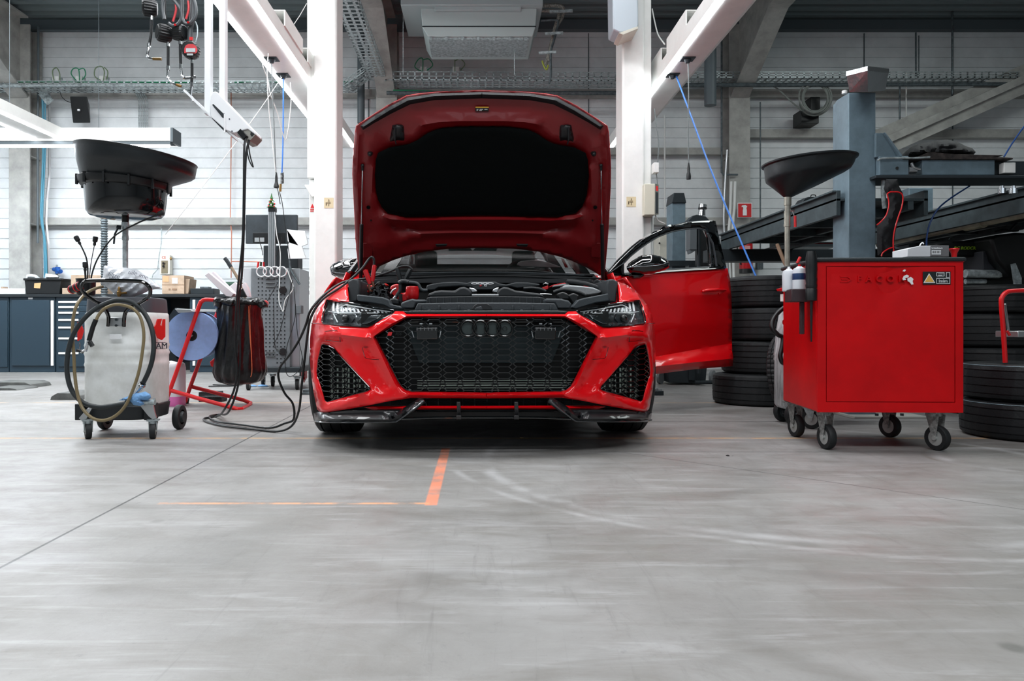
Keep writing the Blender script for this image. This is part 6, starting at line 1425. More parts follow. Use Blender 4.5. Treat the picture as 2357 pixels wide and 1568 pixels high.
for lb, pts, tr_ in ((0, [(378, 45), (374, 20), (378, -4), (390, -8), (404, 6), (416, 24), (418, 42), (410, 56), (398, 60), (388, 54)], [(404, 8), (405, 25), (398, 50)]), (1, [(420, -10), (418, 20), (420, 44), (428, 55), (440, 52), (450, 36), (450, 14), (444, -6)], [(433, 2), (434, 22), (428, 44)])):
    t = [o for o in C.objects if o.name.startswith('oil_dispenser_gun')][1 if lb == 0 else 3]
    m = MB(); tubeP(pts, 4.2, YG - .03, m=m, n=10, smooth=5); h = m.build('handle_guard', mat('gun_grey'), t)
    m = MB(); tubeP(tr_, 2.6, YG - .03, m=m, n=8); m.build('trigger', mat('trigger_red', (196, 58, 64), .4), t)
    MB().cyl(P(tr_[-1][0] + 5, tr_[-1][1] + 7, YG - .06), P(tr_[-1][0] + 5, tr_[-1][1] + 7, YG - .03), .007, n=12).build('red_stud', M_red, t)
for x in (380, 345, 415, 444):
    t = [o for o in C.objects if o.name.startswith('oil_dispenser_gun')][{444: 0, 380: 1, 345: 2, 415: 3}[x]]
    m = MB(); tubeP([(x, 45 if x != 345 else 2), (x, -30), (x + 2, -70), (x + 3, -102)], 3, YG + .03, m=m, n=8); m.build('supply_hose', M_rubber, t)
t = T('battery_charger_unit', 'tilted white box with vents and a green light hanging on two bright white bars', 'charger', pX(530, YG), YG, None); t.location.z = P(530, 320, YG).z
M_br = mat('bright_white', (246, 248, 250), .35)
m = MB(); m.slab([(484, 222), (489, 212), (495, 210), (501, 213), (571, 287), (587, 303), (588, 310), (570, 297), (538, 306), (519, 299), (484, 268)], YG - .06, .13); m.v = m.v; bx_ = m.build('case', M_br, t, bevel=.004)
m = MB(); m.slab([(570, 287), (588, 305), (588, 311), (576, 324), (565, 326), (556, 320), (545, 310), (552, 300)], YG - .05, .14); en = m.build('end_plate', mat('end_plate', (160, 158, 150), .35, .5), t, bevel=.003)
MB().slab([(577, 304), (583, 302), (585, 308), (579, 314), (576, 310)], YG - .055, .01).build('socket', M_black, en); MB().sphere(P(572, 296, YG - .055), .0045, 10).build('green_light', mat('green_led', (80, 230, 110), .4, emit=(80, 255, 120), estr=3), en)
MB().slab([(488, 241), (491, 239), (516, 263), (515, 271), (512, 271)], YG - .065, .01).build('vent_slot', M_dark, t, bevel=.002)
for x, y in ((516, 262), (528, 274), (534, 302)): MB().cyl(P(x, y, YG - .06), P(x, y, YG - .066), .004, n=10).build('screw', mat('screw_blue', (30, 36, 60), .4), t)
m = MB(); m.bar(P(423, 207, YG - .04), P(470, 253, YG - .04), .008, .012).bar(P(470, 253, YG - .04), P(560, 333, YG - .04), .008, .012).bar(P(423, 207, YG + .08), P(560, 333, YG + .08), .008, .012).bar(P(484, 268, YG + .02), P(540, 320, YG + .02), .12, .004); m.build('tray_rail', M_br, t)
m = MB(); m.bar(P(490, 272, YG - .045), P(520, 303, YG - .045), .006, .012); m.build('rail_shadow_gap', M_dark, t)
m = MB(); m.cyl(P(517, 262, YG - .07), P(517, 306, YG - .07), .005, n=8); m.build('tray_pin', M_br, t)
for x0, x1, yb in ((470, 484, 262), (504, 518, 230)): MB().pbox(x0, -106, x1, yb, YG - .03, .05).build('hanging_bar', M_br, t, bevel=.003)
m = MB(); m.bar(P(552, 302, YG - .05), P(566, 318, YG - .06), .025, .03); m.build('plug', M_black, t)
# charger cables: down to the floor, along it and up to the clamps in the engine bay
cabR = .0068
c1p = [P(566, 318, 4.44), P(562, 345, 4.42), P(561, 450, 4.42), P(558, 560, 4.42), P(545, 690, 4.42), P(541, 790, 4.43), P(546, 850, 4.45), P(538, 900, 4.47), P(515, 945, 4.52)]
c1p += [G(500, 962) + Vector((0, 0, .01)), G(470, 967) + Vector((0, 0, .01)), G(478, 975) + Vector((0, 0, .01)), G(520, 985) + Vector((0, 0, .01)), G(590, 993) + Vector((0, 0, .01)), G(640, 997) + Vector((0, 0, .01)), P(672, 980, 4.3), P(688, 945, 4.2), P(694, 890, 4.1), P(702, 820, 4.0), P(708, 770, 3.95), P(716, 730, 3.9), P(742, 690, 3.92), P(790, 657, 4.0), P(830, 622, 4.05), P(848, 598, 4.08), P(856, 592, 4.08), P(861, 598, 4.08), P(861, 612, 4.08)]
c2p = [P(574, 322, 4.45), P(566, 360, 4.44), P(563, 460, 4.44), P(560, 570, 4.44), P(556, 640, 4.43), P(549, 700, 4.44), P(553, 780, 4.45), P(552, 850, 4.46), P(545, 900, 4.5), P(525, 950, 4.6)]
c2p += [G(505, 958) + Vector((0, 0, .012)), G(482, 963) + Vector((0, 0, .012)), G(500, 975) + Vector((0, 0, .012)), G(560, 983) + Vector((0, 0, .012)), G(620, 990) + Vector((0, 0, .012)), P(655, 975, 4.4), P(676, 965, 4.35), P(674, 930, 4.3), P(655, 905, 4.25), P(641, 870, 4.2), P(645, 845, 4.18), P(668, 815, 4.1), P(690, 780, 4.05), P(705, 745, 3.95), P(715, 715, 3.9), P(745, 680, 3.94), P(790, 650, 4.05), P(845, 641, 4.1), P(890, 628, 4.1), P(920, 615, 4.1), P(938, 613, 4.1), P(948, 620, 4.1)]
o1 = tag(MB().tube(c1p, cabR, 8, smooth=5).build('jump_cable', M_black), 'black charger cable looping over the floor up to the red clamps', 'cable', 'charger cables')
o2 = tag(MB().tube(c2p, cabR, 8, smooth=5).build('jump_cable', M_black), 'black charger cable crossing the engine bay to the black clamp', 'cable', 'charger cables')
tag(MB().tube([P(574, 322, 4.47), P(569, 345, 4.46), P(574, 370, 4.46), P(583, 385, 4.46), P(576, 360, 4.46), P(572, 335, 4.46)], .004, 6, smooth=5).build('mains_lead', M_black), 'short black lead looping under the tilted white box', 'cable')
tag(MB().tube([G(490, 888) + Vector((0, 0, .01)), G(530, 888) + Vector((0, 0, .01)), G(560, 880) + Vector((0, 0, .01)), G(545, 890) + Vector((0, 0, .012)), G(480, 892) + Vector((0, 0, .01))], .008, 6, smooth=5).build('floor_cable', M_black), 'black cable lying on the floor behind the red trolley base', 'cable')
# clamps
for (nm, lb, hs, jw, mt) in (('battery_clamp', 'red battery clamp with a cable, standing in the left of the engine bay', (((840, 621), (852, 654), 5.6), ((862, 610), (857, 648), 5.0)), ((849, 653), (853, 670)), mat('clamp_red', (196, 22, 30), .45)), ('battery_clamp', 'black battery clamp standing in the engine bay right of the red one', (((914, 618), (922, 648), 5.4), ((946, 620), (932, 646), 5.4)), ((922, 650), (936, 652)), mat('clamp_black', (22, 26, 28), .4))):
    t = T(nm, lb, 'clamp', pX(hs[0][1][0], 4.08), 4.08, 'battery clamps'); t.location.z = P(hs[0][1][0], hs[0][1][1], 4.08).z
    for (a, b, w) in hs:
        p, q = P(a[0], a[1], 4.07), P(b[0], b[1], 4.07); r = w / S(4.07)
        MB().lathe([(r * .5, 0), (r * .55, .003), (r, .003), (r * 1.0, (q - p).length * .7), (r * .8, (q - p).length)], p, q - p, 10, lambda a_, h: 1 + .06 * math.cos(5 * a_)).build('handle_grip', mt, t, smooth=30)
    if nm and 'red' in lb: MB().tube([P(851, 652, 4.07), P(849, 660, 4.07), P(853, 671, 4.07)], .008, 8).tube([P(857, 647, 4.07), P(860, 658, 4.07), P(854, 671, 4.07)], .008, 8).build('jaw', M_copper, t)
    else: MB().tube([P(920, 648, 4.07), P(927, 653, 4.07), P(936, 650, 4.07)], .012, 8).build('jaw', M_dark, t)
# ================================================================== red tool trolley on the right
_a = P(1881.5, 947, 3.68); YA = 3.68
DR = Vector((1, -.035, 0)).normalized()                    # front face direction; the right end is a little nearer
DN2 = Vector((.115, 1, 0)).normalized()
A0 = Vector((pX(1881.5, YA), YA, 0)); W_C = (pX(2218, YA - .027) - A0.x); D_C = .58
zb = P(0, 949, YA).z; ztc = P(0, 603, YA).z; ztt = P(0, 593.5, YA).z
def cp(u, v, z): return A0 + DR * u + DN2 * v + Vector((0, 0, z))      # u along the front, v to the back
def cbox_(m, u0, u1, v0, v1, z0, z1):
    vs = [cp(u, v, z) for z in (z0, z1) for u, v in ((u0, v0), (u1, v0), (u1, v1), (u0, v1))]
    return m.add(vs, [(0, 3, 2, 1), (4, 5, 6, 7), (0, 1, 5, 4), (1, 2, 6, 5), (2, 3, 7, 6), (3, 0, 4, 7)])
t = T('tool_trolley', 'large red tool trolley with a black top and castors in the right foreground', 'tool trolley', A0.x + W_C / 2, YA + D_C / 2)
TRO = t
cbox_(MB(), 0, W_C, .012, D_C, zb, ztc).build('body', M_cart, t, bevel=.008)
fx = W_C / (2218 - 1881.5)
def fu(px): return (px - 1881.5) * fx
def fz(py): return P(0, py, YA).z
# front frame and the recessed sheet with a shadow gap around it
m = MB(); u0, u1, z0, z1 = fu(1901.5), fu(2200), fz(926), fz(613)
for b in ((0, u0, zb, ztc), (u1, W_C, zb, ztc), (u0, u1, zb, z0), (u0, u1, z1, ztc)): cbox_(m, b[0], b[1], 0, .014, b[2], b[3])
m.build('front_frame', M_cart, t, smooth=0)
# dented front panel as a fine grid, with the embossed name field
Nu, Nv = 70, 70; vs = []; g_ = .0036
def dent(u, z):
    px = 1881.5 + u / fx; py = CY - (z - EYE) * S(YA)
    d = math.hypot((px - 2055) / 62, (py - 640) / 62); o = .012 * math.exp(-d * d) 
    d2 = math.hypot((px - 2048) / 22, (py - 655) / 22); o += .006 * math.exp(-d2 * d2)
    d3 = math.hypot((px - 2040) / 9, (py - 618) / 10); o -= .006 * math.exp(-d3 * d3)
    if 1910 < px < 2112 and 627 < py < 657: o += .0015
    o += .0012 * noise.noise(Vector((px / 40, py / 40, 2)))
    return o
for j in range(Nv + 1):
    for i in range(Nu + 1):
        u = u0 + g_ + (u1 - u0 - 2 * g_) * i / Nu; z = z0 + g_ + (z1 - z0 - 2 * g_) * j / Nv; vs.append(cp(u, .001 + dent(u, z), z))
pn = MB().add(vs, [(j * (Nu + 1) + i, j * (Nu + 1) + i + 1, (j + 1) * (Nu + 1) + i + 1, (j + 1) * (Nu + 1) + i) for j in range(Nv) for i in range(Nu)]).build('front_panel', M_cart, t, smooth=60)
M_gap = mat('gap_dark', (24, 0, 2), .9)
cbox_(MB(), u0, u1, .0125, .0135, z0, z1).build('panel_gap', M_gap, t, smooth=0)
rz_ = math.atan2(DR.y, DR.x)
text_mesh('embossed_name', 'FACOM', .045, M_cart, cp(fu(2030), .0035, fz(643)), pn, .0042, (PI / 2, 0, rz_), 0, bold=.0008, space=1.9)
m = MB()
for k, y in enumerate((637, 643, 649)): m.add([], []); cbox_(m, fu(1934 + (k == 1) * 3), fu(1951), -.001, .006, fz(y + 1.4), fz(y - 1.4))
m.bar(cp(fu(1951), .001, fz(637)), cp(fu(1960), .001, fz(643)), .006, .006).bar(cp(fu(1951), .001, fz(649)), cp(fu(1960), .001, fz(643)), .006, .006)
m.build('embossed_mark', M_cart, pn, smooth=0)
m = MB(); cbox_(m, fu(2125), fu(2189), -.002, .001, fz(656), fz(626)); lb = m.build('warning_plate', mat('plate_black', (24, 32, 33), .35), t, bevel=.001)
m = MB(); m.prism([cp(fu(x), -.0035, fz(y)) for x, y in ((2139, 630), (2153, 652), (2126, 652))], DN2 * .0015); m.build('triangle_border', M_paper, lb, smooth=0)
m = MB(); m.prism([cp(fu(x), -.005, fz(y)) for x, y in ((2139, 633), (2150, 650), (2129, 650))], DN2 * .0015); m.build('yellow_triangle', mat('warning_yellow', (226, 178, 84), .5), lb, smooth=0)
m = MB()
for a, b, c, d in ((2156, 628, 2174, 629), (2156, 636, 2174, 637), (2156, 628, 2157, 637), (2173, 628, 2174, 637), (2178, 628, 2187, 629), (2178, 639, 2187, 640), (2178, 628, 2179, 640), (2186, 628, 2187, 640), (2156, 641, 2187, 642), (2156, 653, 2187, 654), (2156, 641, 2157, 654), (2186, 641, 2187, 654), (2160, 631, 2172, 632), (2160, 634, 2169, 635)): cbox_(m, fu(a), fu(c), -.0035, -.002, fz(d), fz(b))
m.build('plate_lines', M_paper, lb, smooth=0)
text_mesh('plate_figures', 'lmlm', .022, M_paper, cp(fu(2171), -.004, fz(648)), lb, .0005, (PI / 2, 0, rz_))
# scratches where the paint is gone
m = MB()
for pl in ([(2078, 625), (2082, 621), (2086, 622), (2083, 626)], [(2078, 642), (2081, 636), (2088, 633), (2093, 636), (2090, 640), (2084, 641), (2086, 645), (2079, 646)], [(2089, 642), (2097, 638), (2103, 643), (2101, 648), (2103, 655), (2099, 656), (2094, 650), (2090, 648)]): m.prism([cp(fu(x), .0025 - .006, fz(y)) for x, y in pl], DN2 * .004)
m.build('chipped_paint', M_paper, pn, smooth=0)
m = MB(); cbox_(m, -.012, W_C + .012, -.012, D_C + .012, ztc, ztt); m.build('top_mat', mat('top_black', (34, 40, 43), .6, bump=.3, bscale=200), t, bevel=.008)
cbox_(MB(), W_C + .012, W_C + .03, .05, .08, fz(602), fz(598)).build('lock_key', M_red, t)
for u, v in ((.07, .07), (W_C - .1, .05), (.05, D_C - .08), (W_C - .14, D_C - .08)):
    c = cp(u, v, 0); castor(t, c.x, c.y, .063, .036, .35 if u > .2 else .12, top=zb - .001, fork=mat('castor_fork', (150, 152, 150), .5, .5, vary=.3, vscale=60))
for u, v in ((.04, D_C * .52),): pass
# side fittings: can holder, spray cans, impact tool
m = MB(); hp = lambda u, v, z: cp(u, v, z)
cbox_(m, -.115, -.012, .04, .16, P(0, 694, YA).z, P(0, 664, YA).z); cbox_(m, -.05, -.03, .10, .13, P(0, 770, YA).z, P(0, 694, YA).z); ch = m.build('can_holder', mat('holder_brown', (58, 46, 50), .5), t, bevel=.004)
cn = None
for k, (u, v, zt, lb_, hh) in enumerate(((-.062, .085, 610, 'blue and white spray can with a red cap in the holder on the trolley side', 1), (-.095, .15, 613, 'pale spray can standing behind the blue and white one in the trolley holder', 0))):
    c = hp(u, v, P(0, 668, YA).z); h = P(0, zt, YA).z - c.z; q = T('spray_can', lb_, 'spray can', c.x, c.y, 'spray cans'); q.location.z = c.z
    MB().lathe([(.03, 0), (.033, .004), (.033, h - .025), (.028, h - .012), (.014, h - .004), (.012, h)], c, (0, 0, 1), 24).build('can', mat('can_white', (206, 210, 216), .35), q)
    MB().cyl(c + Vector((0, 0, h)), c + Vector((0, 0, h + .010)), .007, n=12).build('nozzle', M_red if k == 0 else M_paper, q)
    if k == 0: MB().lathe([(.0335, h * .45), (.0338, h * .46), (.0338, h * .7), (.0335, h * .71)], c, (0, 0, 1), 24).build('blue_label', mat('label_blue', (28, 56, 96), .4), q)
q = T('rubber_mallet', 'black ribbed tool handle hanging on the left side of the red trolley', 'hand tool', hp(-.02, .02, 0).x, hp(-.02, .02, 0).y); q.location.z = .69
m = MB(); m.lathe([(.004, 0), (.006, .13), (.007, .2), (.026, .205), (.028, .26), (.025, .265), (.028, .28), (.025, .29), (.028, .31), (.025, .32), (.028, .36), (.026, .42), (.02, .45)], P(1867.5, 787, YA - .01), (0, 0, 1), 18); m.build('handle', M_black, q)
# things on the top
t2 = T('parts_box', 'small white and grey cardboard box on top of the red trolley', 'carton', pX(2135, 3.8), 3.85); t2.location.z = ztt
m = MB(); m.slab([(2089, 573), (2118, 566), (2184, 565.5), (2184, 591), (2089, 591)], 3.78, .14); m.build('carton', mat('box_white', (214, 216, 220), .6), t2, bevel=.002)
MB().slab([(2142, 565), (2184.5, 565), (2184.5, 591), (2142, 591)], 3.777, .14).build('grey_end', mat('box_grey', (112, 112, 114), .6), t2, bevel=.002)
MB().pbox(2145, 576, 2166, 586, 3.774, .002).build('barcode_label', M_paper, t2, smooth=0)
m = MB()
for x in (2147, 2149, 2152, 2154, 2158, 2160, 2163): m.pbox(x, 577.5, x + 1, 583, 3.7725, .002)
m.build('barcode', M_black, t2, smooth=0)
text_mesh('box_lettering', 'Schleifblock', .012, M_paper, P(2157, 571.5, 3.774), t2, .0005); m = MB(); tubeP([(2117, 566), (2120, 561), (2124, 559), (2126, 562)], 1.4, 3.8, m=m); m.build('pull_tab', M_paper, t2)
m = MB(); m.lathe([(.012, 0), (.014, .02), (.022, .036), (.025, .04), (.024, .044), (0, .044)], P(2196, 592, 3.8), (0, 0, 1), 20); tag(m.build('funnel_cap', M_red), 'small red flared cap standing on the red trolley beside the white box', 'cap')
# ================================================================== waste oil drainer behind the trolley
PY2 = 4.72; cx2 = pX(1832, PY2)
t = T('waste_oil_drainer', 'grey oil drainer with a wide black funnel standing left behind the red trolley', 'oil drainer', cx2, PY2)
rings([(1814, 456, 6, 0), (1814, 454, 9, 0), (1834, 430, 48, -.07), (1853, 408, 84, -.10), (1858, 400, 91, -.09), (1861, 388, 94.5, -.07), (1862, 377, 97, -.06), (1862, 374, 102.5, -.06), (1862, 371, 103, -.06), (1862, 370, 101, -.06), (1862, 372, 96, -.06), (1860, 392, 91, -.07), (1840, 425, 50, -.07)], PY2, close=(True, True)).build('funnel_bowl', M_fun, t, smooth=50)
m = MB(); px_ = 1812; m.cyl(P(px_, 730, PY2), P(px_, 500, PY2), .0165, n=18).cyl(P(px_, 520, PY2), P(px_, 486, PY2), .02, n=18).cyl(P(px_ + 1, 486, PY2), P(px_ + 1, 472, PY2), .0185, n=18).cyl(P(px_ + 1, 473, PY2), P(px_ + 1, 454, PY2), .0225, n=18).cyl(P(px_, 522, PY2), P(px_, 516, PY2), .022, n=18); m.build('pole', mat('pole_grey', (168, 164, 152), .35, .6, vary=.2, vscale=12), t)
MB().cyl(P(1819, 484, PY2 - .03), P(1828, 484, PY2 - .03), .008, n=10).tube([P(1824, 486, PY2 - .03), P(1828, 496, PY2 - .03)], .004, 6).build('valve', M_chrome, t)
MB().tube([P(1830, 497, PY2 - .03), P(1830.5, 523, PY2 - .03)], .0085, 8).build('red_lever', M_red, t)
lf = loft([(.10, .9), (.12, 1), (.40, 1.0), (.41, 1.03), (.43, 1), (.44, 1.03), (.46, 1), (.60, .93), (.70, .82), (.76, .6)], pX(1850, PY2) , PY2 + .05, .145, .14, 3.2).build('drum', mat('drum_grey_dirty', (178, 182, 184), .45, vary=.28, vscale=14, stretch=(3, 3, .5)), t, smooth=50)
m = MB(); cbv = P(1819, 670, PY2 - .05); m.pbox(1803, 657, 1827, 676, PY2 - .03, .06); m.build('pole_clamp', M_black, t, bevel=.003); MB().slab([(1791, 665), (1803, 662), (1803, 671), (1793, 670)], PY2 - .03, .03).build('clamp_lever', M_red, t, bevel=.002)
MB().pbox(1803, 676, 1822, 694, PY2 - .02, .05).build('white_sleeve', M_white, t, bevel=.003)
MB().tube([P(x, y, Y) for x, y, Y in ((1835, 700, 4.5), (1815, 704, 4.5), (1795, 716, 4.5), (1780, 735, 4.48), (1778, 755, 4.46), (1790, 770, 4.45), (1802, 778, 4.45), (1800, 800, 4.44), (1796, 820, 4.43), (1803, 836, 4.42), (1818, 822, 4.42), (1832, 790, 4.42), (1836, 745, 4.43), (1834, 715, 4.45))], .014, 12, smooth=6).build('suction_hose', M_black, t)
m = MB(); m.cyl(P(1826, 738, 4.43), P(1834, 738, 4.43), .018, n=12).cyl(P(1803, 742, 4.47), P(1810, 742, 4.47), .015, n=12); m.build('hose_clamp', M_chrome, t)
for x, y, r in ((1830, 4.62, .072), (1802, 4.86, .068)):
    c = Vector((pX(x, y), y, r)); m = MB().ring([(r * .6, -.02), (r * .92, -.02), (r, -.012), (r, .012), (r * .92, .02), (r * .6, .02)], c, (.35, -1, 0), 30); w_ = m.build('wheel', M_rubber, t)
    d = Vector((.35, -1, 0)).normalized(); MB().ring([(r * .3, 0), (r * .6, .0), (r * .6, .014), (r * .5, .018), (r * .3, .01)], c, d, 28).cyl(c - d * .01, c + d * .03, r * .22, n=16).build('hub', M_galvd, w_)
castor(t, pX(1868, 4.5), 4.5, .06, .03, .9)
# ================================================================== tyres
M_sipe = M_tyre
def tyre(label, c, axis, ro=.335, w=.235, ri=.215, group=None, seg=110, name='tyre', mt=None, ng=4, sip=.0035, flat=False):
    c = Vector(c); x, y, z = frame(axis); prof = tyre_profile(ro, ri, w, ng, .007); n = len(prof)
    inner = [(ri + .008, w * .32), (ro - .02, w * .36), (ro - .016, 0), (ro - .02, -w * .36), (ri + .008, -w * .32)]
    prof2 = prof + inner; n = len(prof2); vs = []; fs = []
    for i in range(seg):
        a = 2 * PI * i / seg; 
        for j, (r, h) in enumerate(prof2):
            rr = r; aa = a
            if j < len(prof) and r > ro - .012 and abs(h) < w * .48 and i % 3 == 0: rr -= sip
            if j < len(prof) and r > ro - .02: aa = a + h * .35
            d = x * math.cos(aa) + y * math.sin(aa); vs.append(c + d * rr + z * h)
    for i in range(seg):
        for j in range(n): fs.append((i * n + j, i * n + (j + 1) % n, ((i + 1) % seg) * n + (j + 1) % n, ((i + 1) % seg) * n + j))
    o = MB().add(vs, fs).build(name, mt or M_tyre, smooth=25); return tag(o, label, 'tyre', group)
g = 'tyre stack between car door and drainer'; YS = 6.05; ss = S(YS)
xs = [1763, 1766, 1762, 1744]; ws = [.235, .262, .235, .25]; z = 0.0; labs = ['bottom tyre of the stack behind the open car door', 'second tyre from the floor in the stack behind the open car door', 'third tyre from the floor in the stack behind the open car door', 'top tyre of the stack behind the open car door, below the blue hose end']
zz = 0
for k in range(4):
    h = (.248, .268, .262, .252)[k]; x = (1744, 1763, 1766, 1764)[k]
    tyre(labs[k], (pX(x, YS), YS + .02 * (k % 2), zz + h / 2), (0, 0, 1), (.355, .345, .34, .345)[k], h - .002, .22, g, ng=(4, 5, 4, 5)[k]); zz += h
tyre('single winter tyre leaning upright against the tyre stack behind the drainer', (pX(1830, 5.35), 5.36, .29), (.8, -.75, .12), .29, .20, .19, None, 150, ng=3, sip=.006)
g = 'tyre stack at the right edge'
for k, (x, Y, z0, h, ro, lb_) in enumerate(((2373, 4.2, 0, .208, .345, 'bottom tyre of the near stack at the right edge of the photo'), (2376, 4.22, .209, .208, .345, 'second tyre of the near stack at the right edge, with a thin bright line'))):
    o = tyre(lb_, (pX(x, Y), Y, z0 + h / 2), (0, 0, 1), ro, h - .002, .22, g, mt=mat('tyre_new', (18, 21, 24), .5, bump=.2, bscale=90))
    MB().torus((pX(x, Y), Y, z0 + h - .012), (0, 0, 1), ro - .010, .002, 90, 5).build('bright_rim_line', mat('rubber_shine', (120, 140, 150), .35), o)
0 and tyre('tyre lying on top of the near right stack below the red step ladder', (pX(2330, 4.35), 4.55, .471 + .1), (0.05, .0, 1), .34, .2, .22, g, mt=mat('tyre_new'))
for k, (x, Y, z0, h) in enumerate(((2275, 5.4, 0, .24), (2280, 5.4, .24, .24), (2270, 5.42, .48, .24), (2282, 5.4, .72, .2))):
    tyre(['lowest', 'second', 'third', 'topmost'][k] + ' tyre of the dark stack between the red trolley and the step ladder', (pX(x, Y), Y, z0 + h / 2), (0, 0, 1), .34, h - .002, .22, 'dark tyre stack behind the ladder', mt=mat('tyre_dark', (15, 18, 20), .6, bump=.2, bscale=90))
# red step ladder at the right edge
t = T('step_ladder', 'red tubular step ladder with an aluminium step at the right edge', 'step ladder', pX(2350, 4.1), 4.22)
m = MB(); m.tube([P(2314, 835, 4.1), P(2310, 770, 4.1), P(2305, 700, 4.1), P(2307, 684, 4.1), P(2316, 674, 4.1), P(2332, 670, 4.1), P(2400, 668, 4.1), P(2520, 668, 4.1), P(2535, 680, 4.1), P(2540, 835, 4.1)], .0125, 10, smooth=4); m.build('front_frame', M_red, t)
MB().tube([P(2313, 700, 4.13), P(2322, 765, 4.22)], .006, 8).build('hinge_strut', M_alu, t)
m = MB(); a = P(2318, 777, 4.12); b = P(2530, 762, 4.12); m.box((a.x + .06, 4.12, a.z), (b.x, 4.3, b.z)); m.build('step', M_alu, t, bevel=.004)
m = MB(); tubeP([(2318, 762), (2324, 772)], 3, 4.11, m=m); m.build('step_hook', M_red, t)
# ================================================================== four-post lift on the right
YL = 5.1; sl = S(YL)
M_cloth = mat('black_cloth', (14, 16, 19), .85, bump=.3, bscale=25)
t = T('four_post_lift', 'blue grey four-post vehicle lift with raised ramps behind the red trolley', 'vehicle lift', pX(2150, YL), YL + 1.0)
m = MB(); x0, x1 = pX(1966, YL - .05), pX(2016, YL - .05); zt_ = P(0, 213, YL).z
m.add([P(1926, 965, YL + .22), P(1946, 965, YL - .03), P(2016, 965, YL - .03), P(2010, 965, YL + .3)], []) 
a1 = Vector((pX(1953, YL), YL, 0)); b1 = Vector((pX(2016, YL), YL, 0)); c1_ = Vector((pX(2016, YL) , YL + .3, 0)); d1 = Vector((pX(1926, YL + .17), YL + .17, 0))
m = MB(); m.prism([v + Vector((0, 0, 0)) for v in (a1, b1, c1_, d1 + Vector((0.03, .12, 0)), d1)], (0, 0, zt_)); po = m.build('front_post', M_liftg, t, bevel=.006)
m = MB(); m.add([Vector((a1.x, a1.y, zt_)), Vector((b1.x, b1.y, zt_)), Vector((c1_.x, c1_.y, zt_)), Vector((d1.x, d1.y, zt_ - .02))], [(0, 1, 2, 3)]); m.build('post_cap', M_liftg, t, smooth=0)
MB().sphere(P(1944, 212, YL + .1), .014, 12).cyl(P(1944, 216, YL + .1), P(1944, 209, YL + .1), .018, n=12).build('post_bolt', M_white, t)
m = MB(); m.box((a1.x - .02, YL - .12, 0), (b1.x + .28, YL + .4, .018)); m.build('post_base_plate', mat('pale_plate', (176, 178, 172), .6), t, bevel=.003)
for px in (2018, 2055, 2076): MB().cyl(P(px, 962, YL - .08), P(px, 952, YL - .08), .012, n=8).build('anchor_bolt', M_dark, t)
zc0, zc1 = P(0, 403, YL - .05).z, P(0, 369, YL - .05).z
m = MB(); m.box((b1.x, YL - .05, zc0), (pX(2082, YL), YL + .2, P(0, 363, YL).z)); m.slab([(2016, 306), (2036, 306), (2072, 359), (2016, 362)], YL - .03, .03).slab([(2036, 304), (2040, 306), (2078, 358), (2072, 361)], YL - .06, .06); m.build('slider_bracket', M_liftg, t, bevel=.004)
m = MB(); m.cyl(P(2065, 387, YL - .052), P(2065, 387, YL - .058), .01, n=14); m.build('bracket_hole', M_black, t)
m = MB(); m.slab([(2123, 368), (2290, 368), (2290, 403), (2123, 403)], YL - .05, .22); m.build('crossbeam', M_liftg, t, bevel=.004)
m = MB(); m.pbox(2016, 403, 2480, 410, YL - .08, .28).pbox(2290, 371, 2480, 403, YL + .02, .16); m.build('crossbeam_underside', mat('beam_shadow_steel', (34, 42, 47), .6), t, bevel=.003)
m = MB(); tubeP([(2020, 370), (2030, 365), (2060, 364), (2100, 364), (2140, 362)], 2.4, YL - .07, m=m); m.build('locking_rod', M_galv, t)
m = MB(); tubeP([(2098, 375), (2104, 386), (2118, 390)], 3.2, YL - .06, m=m); m.cyl(P(2090, 392, YL - .04), P(2108, 392, YL - .04), .022, n=14); m.build('locking_lever', M_alu, t)
MB().pbox(2311, 374, 2338, 398, YL - .06, .05).build('white_cover_plate', M_white, t, bevel=.003)
# ramps running back from the crossbeam
def ramp(x0, x1, y0, y1, z, label):
    m = MB(); m.box((x0, y0, z), (x1, y1, z + .02)); 
    m.box((x0, y0, z - .10), (x0 + .03, y1, z + .075)); m.box((x1 - .03, y0, z - .10), (x1, y1, z + .075)); m.box((x0 - .03, y0, z + .06), (x0 + .0, y1, z + .075))
    m.box((x0 + .1, y0, z - .06), (x0 + .14, y1, z)).box((x1 - .14, y0, z - .06), (x1 - .10, y1, z))
    y = y0 + .3
    while y < y1 - .2: m.box((x0 + .03, y, z - .07), (x1 - .03, y + .03, z)); y += .55
    return m.build('ramp', mat('ramp_steel', (66, 78, 82), .5, .2, vary=.2), t, bevel=.003)
ramp(2.50, 3.14, YL + .05, 7.6, 1.50, '')
ramp(3.72, 4.36, 3.9, 7.5, 1.50, '')
m = MB(); m.box((2.3, 7.35, 1.28), (4.9, 7.55, 1.40)); m.build('rear_crossbeam', M_dark, t, bevel=.003)
m = MB(); m.box((4.26, 7.3, 0), (4.50, 7.55, 2.0)); m.build('rear_post', M_liftg, t, bevel=.006)
m = MB(); m.cyl((3.80, 3.9, 1.41), (3.80, 5.6, 1.41), .032, n=14).cyl((3.80, 5.7, 1.41), (3.80, 7.0, 1.40), .028, n=14).cyl((3.80, 5.55, 1.41), (3.80, 5.75, 1.41), .042, n=14); m.build('lamp_tube', mat('dirty_lamp_tube', (172, 170, 146), .35, vary=.2), t)
for x, Y in ((2306, 4.3), (2332, 4.15)): 
    MB().cyl(P(x, 446, Y), P(x, 434, Y), .02, n=14).cyl(P(x, 434, Y), P(x, 428, Y), .012, n=10).build('ramp_bolt', M_chrome, t)
